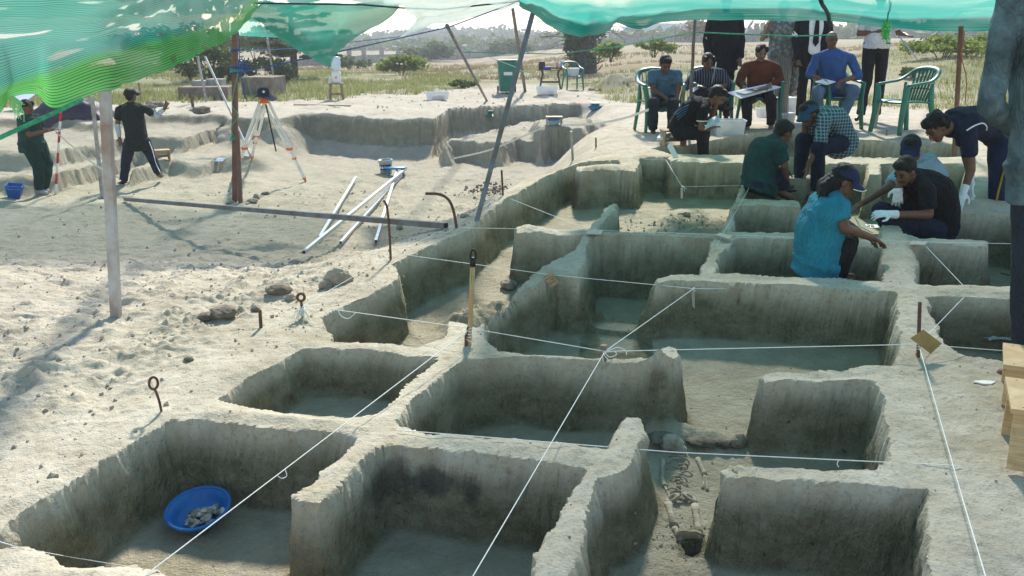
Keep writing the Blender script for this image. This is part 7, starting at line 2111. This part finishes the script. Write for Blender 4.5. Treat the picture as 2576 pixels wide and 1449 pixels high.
# --- standing, heads hidden by the net
Y = 12.6; gz = hz(P(1815, 200, Y).x, Y)
def standing(cx, Y, lean=0.0, tall=1.70, face=1, arms=None):
    x0 = P(cx, 200, Y).x; z = hz(x0, Y); k = tall / 1.70
    q = lambda dx, dy, dz: V(x0 + dx, Y + dy, z + dz * k)
    return dict(H=q(0, -.02, 1.58), N=q(0, 0, 1.42), P=q(0, 0, .95), SL=q(-.19, 0, 1.37), SR=q(.19, 0, 1.37), EL=q(-.25, .02, 1.09), ER=q(.25, .02, 1.09), WL=q(-.23, -.1, .86), WR=q(.23, -.1, .86), HL=q(-.09, 0, .93), HR=q(.09, 0, .93), KL=q(-.10, -.02, .50), KR=q(.10, -.02, .50), AL=q(-.10, 0, .09), AR=q(.10, 0, .09), TL=q(-.12, -.14, .04), TR=q(.12, -.14, .04))
YS = CH_POS['stripe'].y
J = standing(1816, YS + .9, tall=1.93)
person('person in long black coat standing left, head behind the net', J, (0, -1, 0), shirt=M_paper, sleeve=1.9, trousers=M_blktr, coat=(M_blk, .22), front=(.3, -1, 0), shoes=M_shoeb, wide=1.15, belly=1.2)
J = standing(1958, YS + 1.4, tall=1.85)
sa = sari_mat()
J['ER'] = J['SR'] + V(.10, -.02, -.26); J['EL'] = J['SL'] + V(-.12, -.05, -.22); J['WL'] = J['EL'] + V(.05, -.15, .20)
pz = person('woman in patterned grey sari standing between the dark suits', J, (0, -1, 0), shirt=sa, sleeve=.8, trousers=None, hair='tied', front=(0, -1, 0), shoes=M_shoeb, wide=1.05, skin=SKIN2)
x0, y0 = J['P'].x, J['P'].y; zb = J['AL'].z - .06
def pleat_mat():
    m, nt, b = new_mat('sari_skirt'); v = coords(nt)
    w = N(nt, 'ShaderNodeTexWave', wave_type='BANDS', bands_direction='X', i_Scale=9.0, i_Distortion=2.5, i_Detail=2.0); nt.links.new(v, w.inputs[0])
    nt.links.new(mixc(nt, (.34, .32, .27), (.24, .235, .20), w.outputs['Fac']), b.inputs['Base Color']); b.inputs['Roughness'].default_value = .8
    nt.links.new(bump(nt, w.outputs['Fac'], .8, .03), b.inputs['Normal']); return m
sk_ = MB()
loft(sk_, [(V(x0 + .03, y0, zb), V(.15, 0, 0), V(0, .14, 0)), (V(x0 + .01, y0, zb + .4), V(.15, 0, 0), V(0, .13, 0)), (V(x0, y0, zb + .85), V(.185, 0, 0), V(0, .145, 0)), (V(x0, y0, zb + 1.02), V(.145, 0, 0), V(0, .115, 0))], 18)
remesh('skirt', sk_, .013, pleat_mat(), pz, 3, .02, 9, 4, .2)
sk_ = MB()
capsule(sk_, V(x0 - .15, y0 - .10, zb + .98), V(x0 + .15, y0 - .06, zb + 1.42), .07, .055, 10); capsule(sk_, V(x0 + .19, y0 + .02, zb + 1.42), V(x0 + .24, y0 + .04, zb + .45), .05, .085, 10)
remesh('draped_end', sk_, .013, sa, pz, 3, .022, 9, 4, .25)
J = standing(2036, YS + .95, tall=1.93)
pt_ = person('man in dark suit, white shirt and black tie, face hidden', J, (0, -1, 0), shirt=M_paper, sleeve=.9, trousers=M_blktr, front=(.1, -1, 0), shoes=M_shoeb, wide=1.0)
cm = MB()
for e in (-1, 1):     # open jacket halves either side of the shirt front
    px = J['P'].x; zt = J['SL'].z; yb = J['P'].y
    loft(cm, [(V(px + e * .15, yb, zt - .72), V(.085, 0, 0), V(0, .15, 0)), (V(px + e * .145, yb, zt - .4), V(.08, 0, 0), V(0, .15, 0)), (V(px + e * .15, yb, zt - .05), V(.085, 0, 0), V(0, .13, 0)), (V(px + e * .10, yb, zt + .06), V(.06, 0, 0), V(0, .09, 0))], 14)
    sh, el, wri = J['S' + 'LR'[e > 0]], J['E' + 'LR'[e > 0]], J['W' + 'LR'[e > 0]]
    capsule(cm, sh, el, .075, .064); capsule(cm, el, wri, .064, .052)
loft(cm, [(V(px, yb + .08, zt - .72), V(.2, 0, 0), V(0, .07, 0)), (V(px, yb + .08, zt + .03), V(.17, 0, 0), V(0, .06, 0))], 14)
remesh('jacket', cm, .011, M_blk, pt_, 3, .008, 7)
mb = MB(); c = J['N']; mb.prism([(-.022, -.03), (.022, -.03), (.045, -.42), (0, -.48), (-.045, -.42)], .012, None, (c.x, c.y - .152, c.z)); mb.build('tie', M_blk, pt_)
q_ = S(2200, 306); J = standing(2196, q_.y - .1, tall=1.90)
x0 = J['P'].x; J['EL'] = J['SL'] + V(-.07, .02, -.27); J['ER'] = J['SR'] + V(.10, -.03, -.26); J['WR'] = J['ER'] + V(.02, -.22, -.02); J['WL'] = J['EL'] + V(.22, -.2, .04)
J['AL'] = J['AL'] + V(-.03, 0, 0); J['TL'] = J['AL'] + V(-.10, -.12, -.05); J['TR'] = J['AR'] + V(-.06, -.15, -.05)
pw_ = person('man in white shirt and black trousers standing, head hidden by net', J, (0, -1, 0), shirt=cloth('white_shirt', (.62, .62, .62), .06), sleeve=.8, trousers=M_blktr, front=(.3, -1, 0), shoes=M_shoeb, belly=1.25, wide=1.05, hem=.02)
mb = MB(); c = J['P'] + V(0, 0, .07); mb.tube([c + V(.178 * math.cos(a), .142 * math.sin(a), 0) for a in np.linspace(0, 6.283, 25)], .018, 6, cap=False); mb.build('belt', M_black, pw_)
MB().box(c + V(-.04, -.155, 0), (.05, .012, .035), bev=.003).build('buckle', mat('brass', (.45, .35, .15), .35, metal=.8), pw_)
# --- plaid shirt with cap
Y = 9.35
J = joints(D_, Y, H=(2036, 286, -.02), N=(2056, 292, .02), P=(2112, 352, .16), SL=(2056, 300, .18), SR=(2072, 300, -.12), EL=(2026, 344, .12), ER=(2064, 362, -.18), WL=(2024, 306, .02), WR=(2034, 414, -.20), HL=(2110, 356, .22), HR=(2112, 360, .02), KL=(2020, 352, .10), KR=(2058, 372, -.18), AL=(2010, 460, .05), AR=(2056, 480, -.10), TL=(1990, 470, -.02), TR=(2036, 492, -.2), bow=.09)
person('man in plaid shirt and blue cap crouching with head in hand', J, (-.8, -.25, -.5), shirt=plaid_mat('plaid', (.02, .05, .085), (.10, .17, .22), (.27, .35, .38)), sleeve=.95, trousers=M_nav, cap=mat('teal_cap', (.02, .075, .14), .85), front=(-.6, -.3, -.6), hands=((-.1, 0, .9), (-.2, -.3, -.9)), hem=.14)
# --- green tee seen from behind
Y = 8.95
J = joints(C6, Y, H=(512, 140, .10), N=(455, 182, .06), P=(325, 520, .0), SL=(345, 235, .14), SR=(475, 262, -.16), EL=(380, 400, .25), ER=(522, 395, -.20), WL=(480, 430, .2), WR=(530, 478, -.10), HL=(330, 535, .10), HR=(340, 540, -.10), KL=(480, 460, .20), KR=(500, 470, -.02), AL=(470, 580, .2), AR=(500, 585, -.02), bow=.07)
person('person in dark teal tee seated with back turned in far pit', J, (.75, .45, -.45), shirt=cloth('teal_tee', (.010, .055, .055)), sleeve=.8, trousers=M_nav, front=(.85, .3, -.3), hem=.16, wide=1.1)
# --- woman in turquoise
Y = GP(2085, 690).y + .30
J = joints(C6, Y, H=(985, 515, -.02), N=(905, 610, .0), P=(765, 1130, .0), SL=(800, 690, .17), SR=(930, 705, -.16), EL=(1000, 850, .22), ER=(985, 880, -.22), WL=(1130, 930, .2), WR=(1190, 950, -.05), HL=(790, 1165, .12), HR=(790, 1180, -.10), KL=(1010, 990, .18), KR=(990, 1010, -.06), AL=(950, 1240, .22), AR=(930, 1265, .0), TL=(1050, 1260, .2), TR=(1040, 1290, .0), bow=.03)
pT = person('woman in turquoise tee and navy cap with long wavy hair', J, (.88, -.15, -.42), shirt=cloth('turquoise', (.018, .22, .32), .1), sleeve=.66, trousers=M_blktr, hair='long', cap=mat('navy_cap', (.012, .025, .075), .85), front=(.9, -.05, -.2), wide=1.25, belly=1.2, hem=.16, hands=((.8, .1, -.5), (.8, .2, -.4)), vox=.010)
hd = J['H']; f_ = V(.88, -.15, -.42).normalized(); u_ = V(0, 0, 1); u_ = (u_ - f_ * u_.dot(f_)).normalized(); hx_ = f_.cross(u_); o_ = hd + u_ * .038 - f_ * .012
mb = MB(); mb.tube([o_ + hx_ * (math.cos(th) * .0915) + f_ * (math.sin(th) * .1735) + u_ * (-.024 - .036 * abs(math.cos(th))) for th in np.linspace(.45, 2.7, 14)], .0032, 5); mb.build('cap_piping', M_paper, pT)
quad_tag('clipboard', 'pale yellow clipboard on lap of turquoise-shirted woman', [(*C6(1065, 800), Y + .02), (*C6(1190, 900), Y + .10), (*C6(1205, 922), Y + .02), (*C6(1100, 870), Y - .08)], mat('clipboard', (.62, .60, .36), .6), .008, None, 'clipboard')
# --- man in black tee with white gloves
Y = GP(2330, 560).y + .05
J = joints(C6, Y, H=(1455, 440, .0), N=(1530, 480, .06), P=(1700, 860, .22), SL=(1510, 530, .26), SR=(1625, 590, -.12), EL=(1430, 640, .20), ER=(1640, 775, -.18), WL=(1400, 560, .02), WR=(1345, 775, -.22), HL=(1640, 880, .28), HR=(1690, 900, .06), KL=(1270, 745, .16), KR=(1330, 800, -.10), AL=(1400, 960, .2), AR=(1470, 985, -.04), TL=(1300, 990, .16), TR=(1370, 1010, -.08), bow=.10)
person('man in black tee with white gloves squatting to examine a find', J, (-.75, -.45, -.5), shirt=cloth('black_tee', (.008, .008, .011)), sleeve=.75, trousers=M_nav, front=(-.85, -.35, -.1), hands=((.05, -.15, -1), (-1, -.1, .15)), glove=(True, True), curl=(.5, 1.1), palm=((-.3, -1, 0), (0, -.5, .8)), wide=1.2, belly=1.1, vox=.010)
# --- capped colleague behind him
Y = GP(2330, 560).y + .75
J = joints(C6, Y, H=(1500, 265, .0), N=(1560, 330, .05), P=(1640, 640, .1), SL=(1460, 420, .05), SR=(1680, 395, .0), EL=(1330, 560, -.15), ER=(1760, 520, -.05), WL=(1120, 690, -.30), WR=(1720, 640, -.15), HL=(1590, 650, .1), HR=(1690, 650, .1), KL=(1480, 640, -.2), KR=(1560, 680, -.25), AL=(1500, 800, -.15), AR=(1600, 820, -.15))
person('person in light blue tee and navy cap leaning behind gloved man', J, (-.45, -.8, -.35), shirt=cloth('pale_blue_tee', (.33, .48, .60), .08), sleeve=.85, trousers=M_nav, cap=mat('navy_cap', (.012, .025, .075)), front=(-.4, -.9, 0), hands=((-.8, -.3, -.4), (0, -.5, -.5)))
# --- man in navy bending over
Y = GP(2420, 522).y + .12
J = joints(D_, Y, H=(2356, 322, -.05), N=(2392, 312, .0), P=(2520, 330, .35), SL=(2415, 300, .22), SR=(2436, 335, -.10), EL=(2432, 400, .20), ER=(2442, 428, -.12), WL=(2445, 455, .10), WR=(2425, 482, -.14), HL=(2515, 350, .42), HR=(2520, 352, .22), KL=(2515, 440, .42), KR=(2512, 445, .18), AL=(2520, 555, .45), AR=(2512, 565, .2), TL=(2490, 565, .4), TR=(2480, 575, .15), bow=.04)
pN = person('man in navy polo bending over with gloved hand on baulk', J, (-.75, -.3, -.75), up=(-.5, 0, .8), shirt=M_nav, sleeve=.62, trousers=cloth('navy_track', (.010, .022, .065)), hair='curly', front=(-.25, -.2, -1), glove=(True, True), hands=((-.2, -.3, -.9), (-.45, -.35, -.75)), curl=(.5, .15), palm=((-1, 0, .2), (-.3, -.8, .6)), hem=.2, s=1.05, legw=1.15)
mb = MB(); mb.tube(crv([P(2532, 395, Y + .12), P(2522, 440, Y + .09), P(2510, 490, Y + .08), P(2502, 535, Y + .08)], 5), .016, 6, flat=.4); mb.build('side_stripe', mat('yellow_stripe', (.55, .33, .03), .8), pN)
mb = MB(); mb.tube(crv([P(2432, 328, Y - .20), P(2452, 316, Y - .17), P(2472, 310, Y - .14), P(2482, 318, Y - .1), P(2482, 328, Y - .08)], 5), .006, 6); mb.build('shoulder_piping', M_paper, pN)
# --- foreground man in denim shirt at the right edge
p_ = S(2506, 935); Y = p_.y + .02
J = joints(D_, Y, H=(2640, -190, .0), N=(2640, -80, .0), P=(2640, 400, .0), SL=(2545, -20, -.02), SR=(2740, -20, .02), EL=(2492, 265, -.02), ER=(2800, 265, .0), WL=(2560, 340, .26), WR=(2730, 340, .26), HL=(2595, 430, .0), HR=(2690, 430, .0), KL=(2585, 670, -.02), KR=(2690, 670, -.02), AL=(2575, 905, .0), AR=(2690, 920, .0), TL=(2522, 940, -.05), TR=(2700, 950, .12))
person('man in grey blue denim shirt standing with back turned at right edge', J, (.1, 1, 0), shirt=cloth('denim', (.11, .165, .195), .3), sleeve=1.9, trousers=cloth('dark_jean', (.022, .03, .045)), front=(-.1, 1, 0), hem=.2, s=1.0, wide=1.0, vox=.010, wr=.012, legw=1.0, leg=.96)
bpy.data.collections.remove(_dg_tmp)
# ================================================================== AIR
def haze():
    x0, x1, y0, y1 = gx[0] - 5, gx[-1] + 5, gy[0] - 5, gy[-1] + 5
    zlo = float(GZ.min()) - 1.0; zhi = 11.0
    o = MB().box(((x0 + x1) / 2, (y0 + y1) / 2, (zlo + zhi) / 2), (x1 - x0, y1 - y0, zhi - zlo)).build('haze')
    m = bpy.data.materials.new('haze_air'); m.use_nodes = True
    nt = m.node_tree; nt.nodes.clear()
    out = nt.nodes.new('ShaderNodeOutputMaterial'); v = nt.nodes.new('ShaderNodeVolumePrincipled')
    v.inputs['Color'].default_value = (0.92, 0.95, 1.0, 1); v.inputs['Density'].default_value = 0.0013; v.inputs['Anisotropy'].default_value = 0.3
    nt.links.new(v.outputs[0], out.inputs['Volume'])
    o.data.materials.append(m); o['kind'] = 'stuff'; o['label'] = 'thin pale haze in the air over the field'
haze()
